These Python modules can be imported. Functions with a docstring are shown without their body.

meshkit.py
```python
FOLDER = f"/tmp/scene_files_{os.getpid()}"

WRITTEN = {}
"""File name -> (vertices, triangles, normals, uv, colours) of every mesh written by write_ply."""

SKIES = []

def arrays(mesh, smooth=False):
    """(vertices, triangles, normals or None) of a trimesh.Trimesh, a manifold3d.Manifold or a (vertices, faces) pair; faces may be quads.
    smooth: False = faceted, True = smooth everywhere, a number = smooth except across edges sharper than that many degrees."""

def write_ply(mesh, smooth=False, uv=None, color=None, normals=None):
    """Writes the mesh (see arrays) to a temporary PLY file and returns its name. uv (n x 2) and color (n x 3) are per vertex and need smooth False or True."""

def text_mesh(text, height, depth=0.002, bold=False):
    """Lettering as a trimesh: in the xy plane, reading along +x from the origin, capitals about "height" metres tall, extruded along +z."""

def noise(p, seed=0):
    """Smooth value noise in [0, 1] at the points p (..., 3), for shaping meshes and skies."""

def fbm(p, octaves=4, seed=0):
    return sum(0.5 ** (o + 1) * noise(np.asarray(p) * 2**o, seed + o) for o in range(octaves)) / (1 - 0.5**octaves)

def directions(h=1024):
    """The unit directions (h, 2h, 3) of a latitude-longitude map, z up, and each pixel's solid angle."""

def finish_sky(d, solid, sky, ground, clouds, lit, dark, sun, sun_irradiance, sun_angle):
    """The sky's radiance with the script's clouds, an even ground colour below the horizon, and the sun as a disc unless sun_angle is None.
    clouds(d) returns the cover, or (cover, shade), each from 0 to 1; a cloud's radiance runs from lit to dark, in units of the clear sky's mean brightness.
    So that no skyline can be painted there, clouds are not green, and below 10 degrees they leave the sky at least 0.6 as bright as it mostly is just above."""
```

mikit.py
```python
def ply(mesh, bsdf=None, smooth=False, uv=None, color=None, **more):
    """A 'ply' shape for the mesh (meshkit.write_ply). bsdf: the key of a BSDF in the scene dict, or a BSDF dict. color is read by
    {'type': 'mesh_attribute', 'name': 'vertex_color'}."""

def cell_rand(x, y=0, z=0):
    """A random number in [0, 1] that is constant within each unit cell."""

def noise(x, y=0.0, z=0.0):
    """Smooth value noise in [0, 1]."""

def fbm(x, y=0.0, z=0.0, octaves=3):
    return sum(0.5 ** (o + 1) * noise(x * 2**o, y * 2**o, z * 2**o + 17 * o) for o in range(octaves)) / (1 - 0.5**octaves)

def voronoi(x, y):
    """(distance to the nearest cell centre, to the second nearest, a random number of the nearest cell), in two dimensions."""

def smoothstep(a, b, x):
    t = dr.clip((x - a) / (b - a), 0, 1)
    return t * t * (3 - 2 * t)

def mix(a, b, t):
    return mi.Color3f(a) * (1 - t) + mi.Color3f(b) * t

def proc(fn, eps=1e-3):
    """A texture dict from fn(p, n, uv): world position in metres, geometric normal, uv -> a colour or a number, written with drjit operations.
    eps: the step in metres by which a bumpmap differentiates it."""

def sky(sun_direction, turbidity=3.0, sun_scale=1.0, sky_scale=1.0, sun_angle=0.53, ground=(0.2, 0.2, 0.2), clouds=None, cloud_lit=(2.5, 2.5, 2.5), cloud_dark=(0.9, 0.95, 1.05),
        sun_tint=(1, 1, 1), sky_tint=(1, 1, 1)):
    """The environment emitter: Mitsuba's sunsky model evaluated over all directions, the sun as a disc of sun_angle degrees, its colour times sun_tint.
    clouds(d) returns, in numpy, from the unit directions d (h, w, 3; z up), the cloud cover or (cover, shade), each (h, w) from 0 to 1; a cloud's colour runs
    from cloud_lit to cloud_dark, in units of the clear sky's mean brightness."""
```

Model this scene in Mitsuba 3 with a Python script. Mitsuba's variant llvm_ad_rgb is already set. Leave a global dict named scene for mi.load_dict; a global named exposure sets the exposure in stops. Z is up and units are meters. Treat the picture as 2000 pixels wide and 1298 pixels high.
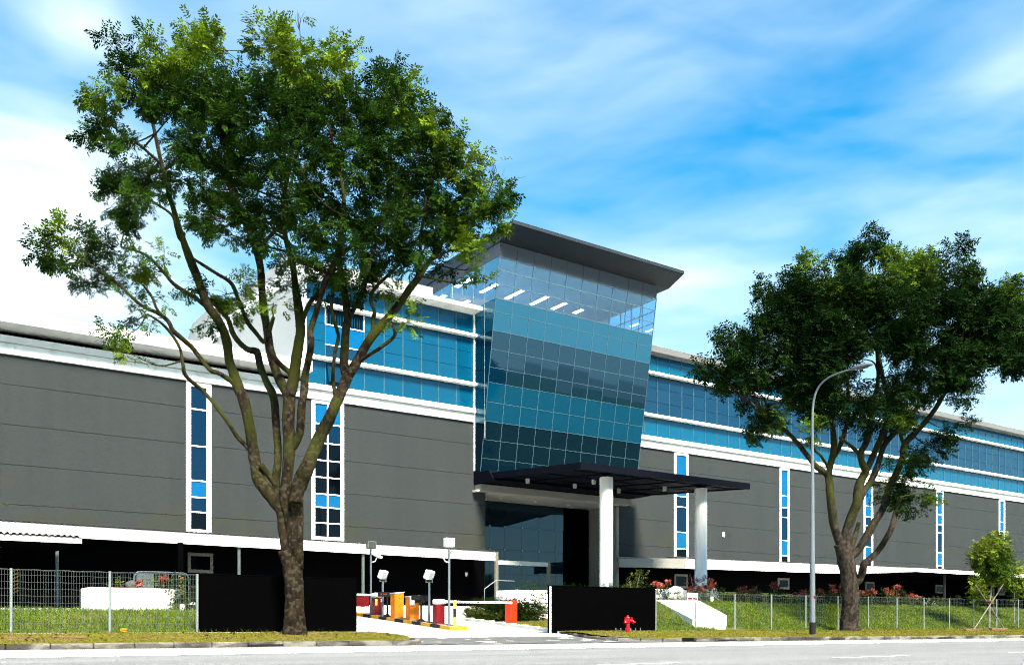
import math, numpy as np, trimesh, mitsuba as mi, drjit as dr, mikit, meshkit
from shapely.geometry import Polygon, LineString, box as sbox
from mikit import proc, noise, fbm, smoothstep, mix, cell_rand
T = mi.ScalarTransform4f
PI = math.pi
scene, labels = {}, {}
rng = np.random.default_rng(11)

# ------------------------------------------------------------------ camera, sky, exposure
ANG = math.atan(1840 / 2650)                       # the facade runs along x; the camera looks obliquely at it
CR = np.array([math.cos(ANG), -math.sin(ANG), 0])  # camera right
CD = np.array([math.sin(ANG), math.cos(ANG), 0])   # camera forward
scene['camera'] = {'type': 'perspective', 'fov': math.degrees(2 * math.atan(1000 / 1840)), 'fov_axis': 'x',
                   'principal_point_offset_y': -573 / 1298, 'near_clip': .1, 'far_clip': 5000.,
                   'to_world': T().look_at(origin=[0, 0, .6], target=[float(CD[0]), float(CD[1]), .6], up=[0, 0, 1])}
exposure = 3.25


def clouds(d):
    x, y, z = d[..., 0], d[..., 1], d[..., 2]
    el = np.degrees(np.arcsin(np.clip(z, 0, 1)))
    az = np.degrees(np.arctan2(d @ CR, d @ CD))
    # noise on the sky dome itself, gently flattened and warped, so that the wisps stay crisp
    p = np.stack([x, y, z * 1.9], -1) * 3.2
    wx = meshkit.fbm(p * .8 + 4.1, 4, 3) - .5
    wy = meshkit.fbm(p * .8 + 9.7, 4, 4) - .5
    q = p + np.stack([wx, wy, .8 * (wx - wy)], -1) * .8
    big = meshkit.fbm(q * .7 + 1.3, 4, 21)
    wisp = meshkit.fbm(q * [1.5, 1.5, 2.6] + 3.3, 6, 8)
    fine = meshkit.fbm(q * [5, 5, 9] + 1.1, 5, 12)
    w = .62 * wisp + .38 * fine
    bank = np.exp(-((az + 28) / 9) ** 2 - ((el - 20.5) / 5.0) ** 2) * 1.15 + np.exp(-((az + 24.8) / 2.6) ** 2 - ((el - 30.2) / 1.6) ** 2) * .42
    bank += np.exp(-((az - 26) / 7) ** 2 - ((el - 20.5) / 4.5) ** 2) * .38 + np.exp(-((az - 9) / 8) ** 2 - ((el - 20) / 3.0) ** 2) * .42 + np.exp(-((az - 2) / 9) ** 2 - ((el - 32) / 4) ** 2) * .20 + np.exp(-((az - 28) / 4) ** 2 - ((el - 27.5) / 2) ** 2) * .25
    clear = np.exp(-((az - 15) / 12) ** 2 - ((el - 25.5) / 4) ** 2) * .10
    low = np.clip((21.5 - el) / 18, 0, 1)
    c = .34 * (big - .5) + .66 * (w - .5) + .18 + bank * (.85 + 1.3 * (w - .5)) + .80 * low - clear
    return np.clip(c, 0, 1), np.clip(.25 * (1 - w) - .05, 0, .3)


scene['sky'] = mikit.sky([-.12, -.71, .69], turbidity=3, sun_scale=1.0, sky_scale=.50, sun_angle=16.0, clouds=clouds,
                         cloud_lit=(2.2, 2.6, 2.7), cloud_dark=(1.6, 1.95, 2.1), sky_tint=(.22, 1.40, 1.62), sun_tint=(.92, 1.0, 1.09))


# ------------------------------------------------------------------ materials
def two(d):
    return {'type': 'twosided', 'bsdf': d}


def rgb(*c):
    return {'type': 'rgb', 'value': list(c)}


def prin(col, rough=.7, spec=.3, **k):
    return two({'type': 'principled', 'base_color': rgb(*col) if isinstance(col, tuple) else col, 'roughness': rough, 'specular': spec, **k})


M = {}


def mat(name, d):
    scene['mat_' + name] = d
    M[name] = 'mat_' + name


def wall_tex(p, n, uv):
    st = fbm(p.x * .9, p.y * .9, p.z * .12, 3)
    g = fbm(p.x * 14, p.y * 14, p.z * 14, 2)
    moss = smoothstep(.57, .75, fbm(p.x * .35 + 4, p.y, p.z * .5, 3)) * smoothstep(9.5, 6.0, p.z)
    st = .65 * st + .35 * fbm(p.x * 3.1, p.y, p.z * .25, 3)
    return mix(mix((.027, .034, .037), (.039, .046, .049), st) * (.86 + .28 * g), mi.Color3f(.040, .043, .026), moss * .5)


def white_tex(p, n, uv):
    s = smoothstep(.5, .8, fbm(p.x * 2.2, p.y * 2.2, p.z * .35, 3))
    return mix((.80, .81, .79), (.62, .64, .60), s * .55)


def conc_tex(p, n, uv):
    s = fbm(p.x * 1.3, p.y * 1.3, p.z * 3, 4)
    f = fbm(p.x * 22, p.y * 22, p.z * 22, 2)
    return mix(mix((.05, .046, .04), (.20, .192, .17), smoothstep(.32, .62, s)) * (.7 + .6 * f), mi.Color3f(.03, .027, .024), .6 * smoothstep(.58, .72, noise(p.x * 1.7, p.y * 1.7, p.z * 4)))


def drive_tex(p, n, uv):
    s = fbm(p.x * .5, p.y * .5, 0, 4)
    f = fbm(p.x * 16, p.y * 16, 0, 2)
    spot = smoothstep(.76, .80, noise(p.x * 3.1, p.y * 3.1, 2))
    return mix(mix((.42, .42, .40), (.52, .52, .50), s) * (.9 + .2 * f), mi.Color3f(.25, .23, .2), spot * .6)


def asphalt_tex(p, n, uv):
    s = fbm(p.x * .35, p.y * 1.2, 0, 4)
    f = noise(p.x * 60, p.y * 60, 1)
    track = .5 + .5 * dr.cos((p.y - 14.6) * 2.0)
    return mix((.115, .118, .124), (.165, .168, .174), s) * (.82 + .36 * f) * (.93 + .07 * track)


def shoulder_tex(p, n, uv):
    s = fbm(p.x * .5, p.y * 1.5, 0, 4)
    f = noise(p.x * 60, p.y * 60, 1)
    return mix((.175, .18, .183), (.235, .24, .24), s) * (.85 + .3 * f)


def apron_tex(p, n, uv):
    s = fbm(p.x * .8, p.y * .8, 0, 4)
    f = noise(p.x * 50, p.y * 50, 1)
    spot = smoothstep(.80, .83, noise(p.x * 2.4, p.y * 2.4, 7))
    return mix(mix((.060, .063, .066), (.095, .098, .098), s) * (.8 + .4 * f), mi.Color3f(.4, .4, .38), spot * .6)


def soil_tex(p, n, uv):
    s = fbm(p.x * 1.2, p.y * 1.2, 0, 4)
    f = fbm(p.x * 18, p.y * 18, 0, 3)
    return mix((.055, .075, .010), (.095, .095, .025), smoothstep(.42, .7, s)) * (.6 + .8 * f)


def verge_tex(p, n, uv):
    s = fbm(p.x * 1.1, p.y * 1.8, 0, 4)
    f = fbm(p.x * 22, p.y * 22, 0, 3)
    return mix((.085, .085, .014), (.12, .085, .035), smoothstep(.45, .72, s)) * (.55 + .9 * f)


def bark_tex(c0, c1, lich):
    def f(p, n, uv):
        a = fbm(p.x * 9, p.y * 9, p.z * 3.0, 3)
        b = fbm(p.x * 30, p.y * 30, p.z * 16, 2)
        l = smoothstep(.60, .68, noise(p.x * 11, p.y * 11, p.z * 9))
        moss = smoothstep(3.5, 8, p.z) * smoothstep(.35, .6, fbm(p.x * 2, p.y * 2, p.z * .8, 2))
        base = mix(c0, c1, smoothstep(.25, .75, a)) * (.45 + 1.1 * b)
        return mix(mix(base, mi.Color3f(*lich), l * .55), mi.Color3f(.034, .040, .006), moss * .8)
    return f


mat('wall_gray', prin(proc(wall_tex), .85, .2))
mat('white', prin(proc(white_tex), .6, .3))
mat('white_plain', prin((.80, .81, .80), .5, .3))
mat('soffit', prin((.36, .36, .32), .7, .2))
mat('factory_wall', prin((.40, .41, .42), .8, .2))
mat('plaster', prin((.26, .26, .24), .8, .2))
mat('lightgray', prin((.50, .52, .50), .6, .3))
mat('sidewall', prin((.33, .345, .35), .85, .2))
mat('roofgray', prin((.16, .165, .17), .6, .3))
mat('bandgray', prin((.055, .058, .068), .45, .4))
mat('roofdark', prin((.019, .026, .037), .5, .4))
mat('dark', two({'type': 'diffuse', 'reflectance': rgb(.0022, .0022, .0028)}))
mat('black_panel', two({'type': 'diffuse', 'reflectance': rgb(.0012, .0012, .0014)}))
mat('navy', prin((.0022, .0034, .0085), .6, .08))
mat('beige', prin((.16, .155, .13), .8, .2))
mat('concrete', prin(proc(conc_tex), .85, .2))
mat('drive', prin(proc(drive_tex), .85, .2))
mat('asphalt', prin(proc(asphalt_tex), .8, .25))
mat('shoulder', prin(proc(shoulder_tex), .85, .2))
mat('apron', prin(proc(apron_tex), .85, .2))
mat('soil', prin(proc(soil_tex), .95, .05))
mat('verge', prin(proc(verge_tex), .95, .05))
mat('marking', prin((.75, .75, .74), .7, .2))
mat('bark', prin(proc(bark_tex((.009, .006, .004), (.030, .021, .012), (.055, .052, .040))), .9, .1))
mat('bark_gray', prin(proc(bark_tex((.015, .011, .009), (.044, .035, .029), (.065, .060, .052))), .9, .1))
mat('galv', prin((.26, .31, .32), .45, .5, metallic=.35))
mat('wire', prin((.085, .11, .11), .5, .4))
mat('pole', prin((.15, .18, .20), .45, .5, metallic=.2))
mat('lamp_pole', prin((.14, .17, .195), .45, .4))
mat('housing', prin((.74, .76, .78), .4, .4))
mat('red', prin((.17, .003, .006), .4, .4))
mat('orange', prin((.80, .20, .002), .4, .4))
mat('orange_red', prin((.70, .028, .002), .4, .4))
mat('hydrant_red', prin((.42, .003, .012), .3, .5))
mat('yellow', prin((.80, .66, .06), .5, .3))
mat('amber', prin((.50, .23, .02), .6, .3))
mat('black_paint', prin((.012, .012, .014), .6, .2))
mat('black_metal', prin((.006, .006, .006), .5, .3))
mat('lens', prin((.06, .065, .06), .15, .6))
mat('mullion_blue', prin((.075, .15, .19), .5, .4))
mat('awning_sheet', prin((.07, .075, .075), .6, .3))
mat('gray_stone', prin((.11, .11, .11), .9, .2))
mat('stone', prin(proc(lambda p, n, uv: mix((.28, .25, .22), (.62, .56, .52), fbm(p.x * 5, p.y * 5, p.z * 5, 3))), .9, .2))
mat('rag', prin(proc(lambda p, n, uv: mix((.55, .40, .36), (.85, .80, .78), smoothstep(.3, .6, fbm(p.x * 6, p.y * 6, p.z * 9, 3)))), .9, .2))
mat('sheet', prin((.80, .80, .78), .9, .2))
mat('wood', prin(proc(lambda p, n, uv: mix((.10, .055, .03), (.24, .15, .09), fbm(p.x * 3, p.y * 20, p.z * 20, 3))), .9, .1))
mat('stake', prin(proc(lambda p, n, uv: mix((.15, .14, .12), (.27, .26, .24), fbm(p.x * 6, p.y * 6, p.z * 6, 2))), .9, .1))
mat('blue', prin((.05, .10, .22), .5, .3))
mat('green_text', prin((.02, .03, .05), .7, .1))
mat('leaf', {'type': 'principledthin', 'base_color': {'type': 'mesh_attribute', 'name': 'vertex_color'}, 'roughness': .45, 'diff_trans': .45, 'spec_trans': 0.})
mat('petal', two({'type': 'diffuse', 'reflectance': {'type': 'mesh_attribute', 'name': 'vertex_color'}}))


def glass(name, col, spec=1.0, ior=1.6):
    mat(name, two({'type': 'plastic', 'diffuse_reflectance': rgb(*col), 'specular_reflectance': rgb(.50 * spec, .84 * spec, 1.0 * spec), 'int_ior': ior}))


glass('glass_left', (.001, .062, .130))
glass('glass_left_b', (.001, .055, .118))
glass('glass_right', (.001, .075, .150))
glass('glass_right_dark', (.003, .028, .066))
glass('glass_right_dark_b', (.004, .033, .074))
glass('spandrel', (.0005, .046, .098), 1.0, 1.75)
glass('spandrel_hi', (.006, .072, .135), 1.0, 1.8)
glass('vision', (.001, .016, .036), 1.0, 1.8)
glass('vision_low', (.001, .009, .020), .9, 1.5)
glass('black_glass', (.0015, .002, .003), .25)
glass('slot_blue', (.001, .095, .25), .7)
glass('slot_deep', (.001, .016, .046), .5)
glass('slot_dark', (.001, .002, .004), .30)
glass('shopfront', (.006, .016, .024))
mat('clear', {'type': 'thindielectric', 'int_ior': 1.5, 'specular_transmittance': rgb(.40, .74, .93)})
mat('room', prin((.52, .60, .66), .8, .2))
mat('room_dark', prin((.16, .21, .25), .8, .2))


# ------------------------------------------------------------------ helpers
COUNT = {}
USED = set()


def name(key):
    """key, or key_001, key_002 ... when it is taken"""
    if key not in USED:
        USED.add(key)
        return key
    i = COUNT.get(key, 1)
    while f'{key}_{i:03d}' in USED:
        i += 1
    COUNT[key] = i + 1
    k = f'{key}_{i:03d}'
    USED.add(k)
    return k


def put(key, shape, parent=None):
    k = name(f'{parent}__{key}' if parent else key)
    scene[k] = shape
    return k


def obj(key, mesh, m, parent=None, smooth=False, **kw):
    return put(key, mikit.ply(mesh, M[m], smooth, **kw), parent)


def thing(key, label, cat, group=None):
    k = name(key)
    labels[k] = {'label': label, 'category': cat}
    if group:
        labels[k]['group'] = group
    return k


def tag(k, label=None, cat=None, group=None, kind=None):
    labels[k] = {a: b for a, b in (('label', label), ('category', cat), ('group', group), ('kind', kind)) if b}
    return k


def box(x0, x1, y0, y1, z0, z1):
    m = trimesh.creation.box([x1 - x0, y1 - y0, z1 - z0])
    m.apply_translation([(x0 + x1) / 2, (y0 + y1) / 2, (z0 + z1) / 2])
    return m


def rbox(x0, x1, y0, y1, z0, z1, r=.02):
    """a box with chamfered edges"""
    v = []
    for sx in (0, 1):
        for sy in (0, 1):
            for sz in (0, 1):
                c = np.array([x1 if sx else x0, y1 if sy else y0, z1 if sz else z0], float)
                s = np.array([1 - 2 * sx, 1 - 2 * sy, 1 - 2 * sz]) * r
                for k in range(3):
                    o = s.copy()
                    o[k] = 0
                    v.append(c + o)
    return trimesh.convex.convex_hull(np.array(v))


def hexa(bottom, top):
    """a solid from two quads (four points each)"""
    return trimesh.convex.convex_hull(np.array(list(bottom) + list(top), float))


def cat(ms):
    return trimesh.util.concatenate(list(ms))


def frame_of(d):
    d = d / (np.linalg.norm(d) + 1e-12)
    a = np.cross(d, [0, 0, 1.] if abs(d[2]) < .9 else [1., 0, 0])
    a /= np.linalg.norm(a)
    return a, np.cross(d, a)


def tube(pts, rad, sides=8, cap=True):
    p = np.asarray(pts, float)
    r = np.broadcast_to(np.asarray(rad, float), (len(p),))
    t = np.gradient(p, axis=0)
    t /= np.linalg.norm(t, axis=1, keepdims=True) + 1e-12
    a, b = frame_of(t[0])
    ang = np.arange(sides) * 2 * PI / sides
    v = []
    for i in range(len(p)):
        a = a - t[i] * (a @ t[i])
        a /= np.linalg.norm(a)
        b = np.cross(t[i], a)
        v.append(p[i] + r[i] * (np.cos(ang)[:, None] * a + np.sin(ang)[:, None] * b))
    v = np.vstack(v)
    f = []
    for i in range(len(p) - 1):
        for j in range(sides):
            k = (j + 1) % sides
            A, B, C_, D_ = i * sides + j, i * sides + k, (i + 1) * sides + k, (i + 1) * sides + j
            f += [[A, B, C_], [A, C_, D_]]
    if cap:
        n = len(v)
        v = np.vstack([v, p[0], p[-1]])
        for j in range(sides):
            k = (j + 1) % sides
            f += [[n, k, j], [n + 1, (len(p) - 1) * sides + j, (len(p) - 1) * sides + k]]
    return trimesh.Trimesh(v, np.array(f), process=False)


def spline(pts, n):
    """a smooth polyline through rows of numbers (Catmull-Rom)"""
    p = np.asarray(pts, float)
    if len(p) < 3:
        return p
    q = np.vstack([2 * p[0] - p[1], p, 2 * p[-1] - p[-2]])
    out = []
    for i in range(1, len(q) - 2):
        for t in np.arange(n) / n:
            out.append(.5 * (2 * q[i] + (q[i + 1] - q[i - 1]) * t + (2 * q[i - 1] - 5 * q[i] + 4 * q[i + 1] - q[i + 2]) * t * t + (3 * q[i] - q[i - 1] - 3 * q[i + 1] + q[i + 2]) * t ** 3))
    return np.array(out + [p[-1]])


def cyl(x, y, z0, z1, r, r1=None, sides=16):
    return tube([[x, y, z0], [x, y, z1]], [r, r if r1 is None else r1], sides)


CACHE = {}


def piece(key, x0, x1, y0, y1, z0, z1, m, parent, tilt=0., chamfer=0.):
    """a box-shaped piece; alike pieces share one ply dict"""
    d = (round(x1 - x0, 3), round(y1 - y0, 3), round(z1 - z0, 3), m, chamfer)
    if d not in CACHE:
        h = np.array(d[:3]) / 2
        CACHE[d] = mikit.ply(rbox(-h[0], h[0], -h[1], h[1], -h[2], h[2], chamfer) if chamfer else box(-h[0], h[0], -h[1], h[1], -h[2], h[2]), M[m])
    w = T().translate([(x0 + x1) / 2, (y0 + y1) / 2, (z0 + z1) / 2])
    if tilt:
        w = w.rotate([0, 0, 1], float(rng.normal() * tilt)).rotate([1, 0, 0], float(rng.normal() * tilt))
    return put(key, {**CACHE[d], 'to_world': w}, parent)


def sheet(poly, z, size=1.0):
    v, f = trimesh.creation.triangulate_polygon(poly, engine='earcut')
    v = np.column_stack([v, np.zeros(len(v))])
    v, f = trimesh.remesh.subdivide_to_size(v, f, size, max_iter=14)
    m = trimesh.Trimesh(v, f, process=False)
    m.merge_vertices()
    v = np.array(m.vertices)
    v[:, 2] = z(v[:, 0], v[:, 1])
    m = trimesh.Trimesh(v, m.faces, process=False)
    if m.face_normals[:, 2].mean() < 0:
        m.invert()
    return m


def ss(a, b, x):
    t = np.clip((x - a) / (b - a), 0, 1)
    return t * t * (3 - 2 * t)


# ------------------------------------------------------------------ the ground
def yk(x):
    return 26.4 - .052 * x                          # the kerb's road edge


def z_road(x, y):
    return np.where(y < 7, -.045 * (7 - np.maximum(y, -9)), 0.) + 0 * x


def z_verge(x, y):
    return .155 + .225 * ss(0, 1, (y - yk(x)) / (30.0 - yk(x))) + .03 * (meshkit.noise(np.stack([x * .9, y * .9, 0 * x], -1)) - .5) * ss(.2, .6, y - yk(x))


def z_drive(x, y):
    return np.where(y < 32, .02 + .31 * ss(0, 1, (y - yk(x)) / (31.5 - yk(x))), .33 + .075 * (np.minimum(y, 54) - 32)) + 0 * x


def z_left(x, y):
    return np.where(y < 34.3, .38 + .74 * ss(30.2, 34.3, y), 1.12 + .022 * (y - 34.3)) + np.where(y < 34.2, .10 * (meshkit.fbm(np.stack([x * 1.1, y * 1.1, 0 * x], -1), 3) - .5) * ss(30.3, 31, y), 0)


def z_right(x, y):
    return np.where(y < 35, .38 + 1.42 * ss(30.0, 35.2, y), 1.80 + .006 * (y - 35)) + np.where(y < 35, .14 * (meshkit.fbm(np.stack([x * 1.0, y * 1.0, 0 * x], -1), 3) - .5) * ss(30.4, 31.2, y), 0)


def z_garden(x, y):
    return z_drive(x, y) + .16 + .25 * ss(24.6, 30, x) + 0 * y


tag(obj('ground', sheet(sbox(-900, -900, 1100, 1100), lambda x, y: 0 * x - .82, 200), 'soil'), kind='structure')
gx = np.concatenate([np.linspace(-120, -12, 20), np.arange(-11, 70, 1.0), np.linspace(71, 220, 25)])
gy = np.array([-16, -9, -4, 0, 3, 6, 7, 8, 10, 12, 14, 16, 18, 20, 22, 24, 26.0, 34.0])
X, Y = np.meshgrid(gx, gy, indexing='ij')
I = np.arange(X.size).reshape(X.shape)
Yc = np.minimum(Y, yk(X) + .05)
road_v = np.stack([X, Yc, z_road(X, Yc)], -1).reshape(-1, 3)
road_f = np.vstack([np.stack([I[:-1, :-1], I[1:, :-1], I[1:, 1:], I[:-1, 1:]], -1).reshape(-1, 4)])
tag(obj('road', (road_v, road_f), 'asphalt'), kind='structure')
sh_lo = 19.95
tag(obj('road_shoulder', sheet(Polygon([(-90, sh_lo), (160, sh_lo), (160, yk(160) - 0), (90, yk(90)), (-90, yk(-90))]), lambda x, y: 0 * x + .004, 6), 'shoulder'), kind='structure')
mk = [sbox(-90, 19.80, 160, 19.95)]
mk_m = [sheet(m, lambda x, y: 0 * x + .005, 8) for m in mk]
tag(obj('edge_line', cat(mk_m), 'marking'), 'long white painted line along the near edge of the road shoulder', 'road marking', kind='structure')
for i in range(-4, 9):
    x0 = 15.0 + 6.4 * i
    tag(obj('lane_dash', sheet(sbox(x0, 11.0, x0 + 2.4, 11.12), lambda x, y: 0 * x + .005, 3), 'marking'), 'white lane dash painted on the grey road', 'road marking', 'lane dashes on the road', 'structure')

# verges (grass strips between kerb and fence line)
vl = Polygon([(-60, yk(-60) + .16), (12.6, yk(12.6) + .16), (13.7, yk(13.6) + .35), (14.6, 26.75), (15.0, 27.6), (15.1, 28.6), (14.95, 30.0), (14.4, 30.12), (-60, 30.12)])
tag(obj('grass_verge', sheet(vl, z_verge, .8), 'verge', smooth=True), kind='structure')
vr = Polygon([(23.35, 28.9), (23.0, 27.6), (23.1, 26.6), (23.7, 25.75), (24.7, yk(24.7) + .25), (26, yk(26) + .16), (140, yk(140) + .16), (140, 30.12), (23.2, 30.12)])
tag(obj('grass_verge', sheet(vr, z_verge, .9), 'verge', smooth=True), kind='structure')
# apron and driveway
ap = Polygon([(10.6, yk(10.6) - .02), (27.2, yk(27.2) - .02), (25.0, 25.6), (23.6, 26.2), (23.3, 28.7), (14.9, 28.7), (14.8, 27.0), (13.4, 26.1)])
tag(obj('driveway_apron', sheet(ap, lambda x, y: np.maximum(z_drive(x, np.maximum(y, yk(x))), .02) + .004, .6), 'apron'), kind='structure')
dw = Polygon([(14.2, 28.6), (24.0, 28.6), (24.25, 33), (24.3, 39.0), (25.2, 40.2), (27.5, 41.0), (33, 42), (48, 42), (48, 54.3), (14.2, 54.3)])
tag(obj('driveway', sheet(dw, z_drive, 1.0), 'drive'), kind='structure')
# embankments and forecourts
tag(obj('grass_bank', sheet(sbox(-60, 30.05, 14.2, 34.3), z_left, .7), 'soil', smooth=True), kind='structure')
tag(obj('forecourt', sheet(sbox(-60, 34.25, 14.25, 54), z_left, 3), 'drive'), kind='structure')
tag(obj('grass_bank', sheet(Polygon([(28.2, 30.05), (140, 30.05), (140, 35.05), (28.2, 35.05)]), z_right, .8), 'soil', smooth=True), kind='structure')
tag(obj('forecourt', sheet(Polygon([(48, 35), (140, 35), (140, 54), (47.9, 54), (47.9, 42), (30, 42), (30, 35)]), z_right, 3), 'drive'), kind='structure')
gd = Polygon([(24.3, 31.4), (28.6, 31.2), (30.4, 35), (30.4, 42), (27.5, 41.0), (25.2, 40.2), (24.45, 39.2)])
tag(obj('garden_bed', sheet(gd, z_garden, .6), 'verge', smooth=True), kind='structure')
# low side walls that hold the banks beside the sunk driveway
tag(obj('retaining_wall', box(14.18, 14.4, 30.5, 53, .2, 1.7), 'concrete'), kind='structure')

# kerb: stones one by one
kb = thing('kerb', 'grey concrete kerb stones along the grass verges', 'kerb')
labels[kb] = {'label': 'weathered grey concrete kerb of single stones along the grass verges', 'category': 'kerb', 'kind': 'structure'}
stone = mikit.ply(rbox(-.49, .49, 0, .16, -.12, .155, .022), M['concrete'])


def kerb_at(x, y, yaw, zz=0., key='stone'):
    put(key, {**stone, 'to_world': T().translate([x, y, zz + float(rng.normal() * .004)]).rotate([0, 0, 1], math.degrees(yaw) + float(rng.normal() * .5))}, kb)


sl = math.atan(-.052)
for x in np.arange(-11.5, 12.6, 1.0):
    kerb_at(x, yk(x), sl)
for x in np.arange(26.3, 86, 1.0):
    kerb_at(x, yk(x), sl)
tag(obj('far_stone', hexa([(86.3, yk(86.3), -.1), (150, yk(150), -.1), (150, yk(150) + .16, -.1), (86.3, yk(86.3) + .16, -.1)], [(86.3, yk(86.3), .155), (150, yk(150), .155), (150, yk(150) + .16, .155), (86.3, yk(86.3) + .16, .155)]), 'concrete', kb), kind='stuff')
lcv = spline([(12.62, yk(12.62)), (13.6, yk(13.4) + .05), (14.6, 26.3), (15.15, 27.2), (15.27, 28.3), (15.1, 30.0)], 8)
rcv = spline([(23.2, 29.6), (22.85, 28.3), (22.8, 27.0), (23.3, 26.0), (24.4, 25.35), (25.85, yk(25.85))], 8)
for cv in (lcv, rcv):
    ln = LineString(cv)
    s = .42
    while s < ln.length - .2:
        a, b = ln.interpolate(s - .05), ln.interpolate(s + .05)
        yaw = math.atan2(b.y - a.y, b.x - a.x)
        h = rbox(-.41, .41, 0, .16, -.12, .155, .022)
        put('stone', {**CACHE.setdefault('kst', mikit.ply(h, M['concrete'])), 'to_world': T().translate([a.x, a.y, float(z_drive(np.array(a.x), np.array(max(a.y, yk(a.x)))) - .02) * .7]).rotate([0, 0, 1], math.degrees(yaw))}, kb)
        s += .85
for x in (-4.6, 9.0, 26.9, 33.2, 40.6, 47.2, 56.0):
    tag(obj('drain_inlet', hexa([(x, yk(x) - .006, .03), (x + 1, yk(x + 1) - .006, .03), (x + 1, yk(x + 1) + .05, .03), (x, yk(x) + .05, .03)], [(x, yk(x) - .006, .085), (x + 1, yk(x + 1) - .006, .085), (x + 1, yk(x + 1) + .05, .085), (x, yk(x) + .05, .085)]), 'black_paint', kb), 'dark slot of a drain inlet in the kerb face')
# thin concrete footing under the fence line
tag(obj('fence_footing', cat([box(-60, 14.36, 30.13, 30.24, .1, .40), box(23.2, 140, 30.13, 30.24, .1, .39)]), 'lightgray'), kind='structure')

# garden kerb along the right of the driveway
gk = thing('garden_kerb', 'pale kerb of short stones curving round the shrub bed by the driveway', 'kerb')
ln = LineString(spline([(24.1, 31.2), (24.3, 33), (24.34, 36), (24.4, 38.6), (24.8, 39.8), (26.0, 40.5), (28, 41.1)], 8))
s = .45
while s < ln.length - .3:
    a, b = ln.interpolate(s - .05), ln.interpolate(s + .05)
    z = float(z_drive(np.array(a.x), np.array(a.y)))
    put('stone', {**CACHE.setdefault('gst', mikit.ply(rbox(-.44, .44, -.08, .08, -.15, .16, .02), M['lightgray'])), 'to_world': T().translate([a.x, a.y, z]).rotate([0, 0, 1], math.degrees(math.atan2(b.y - a.y, b.x - a.x)))}, gk)
    s += .9

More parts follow.
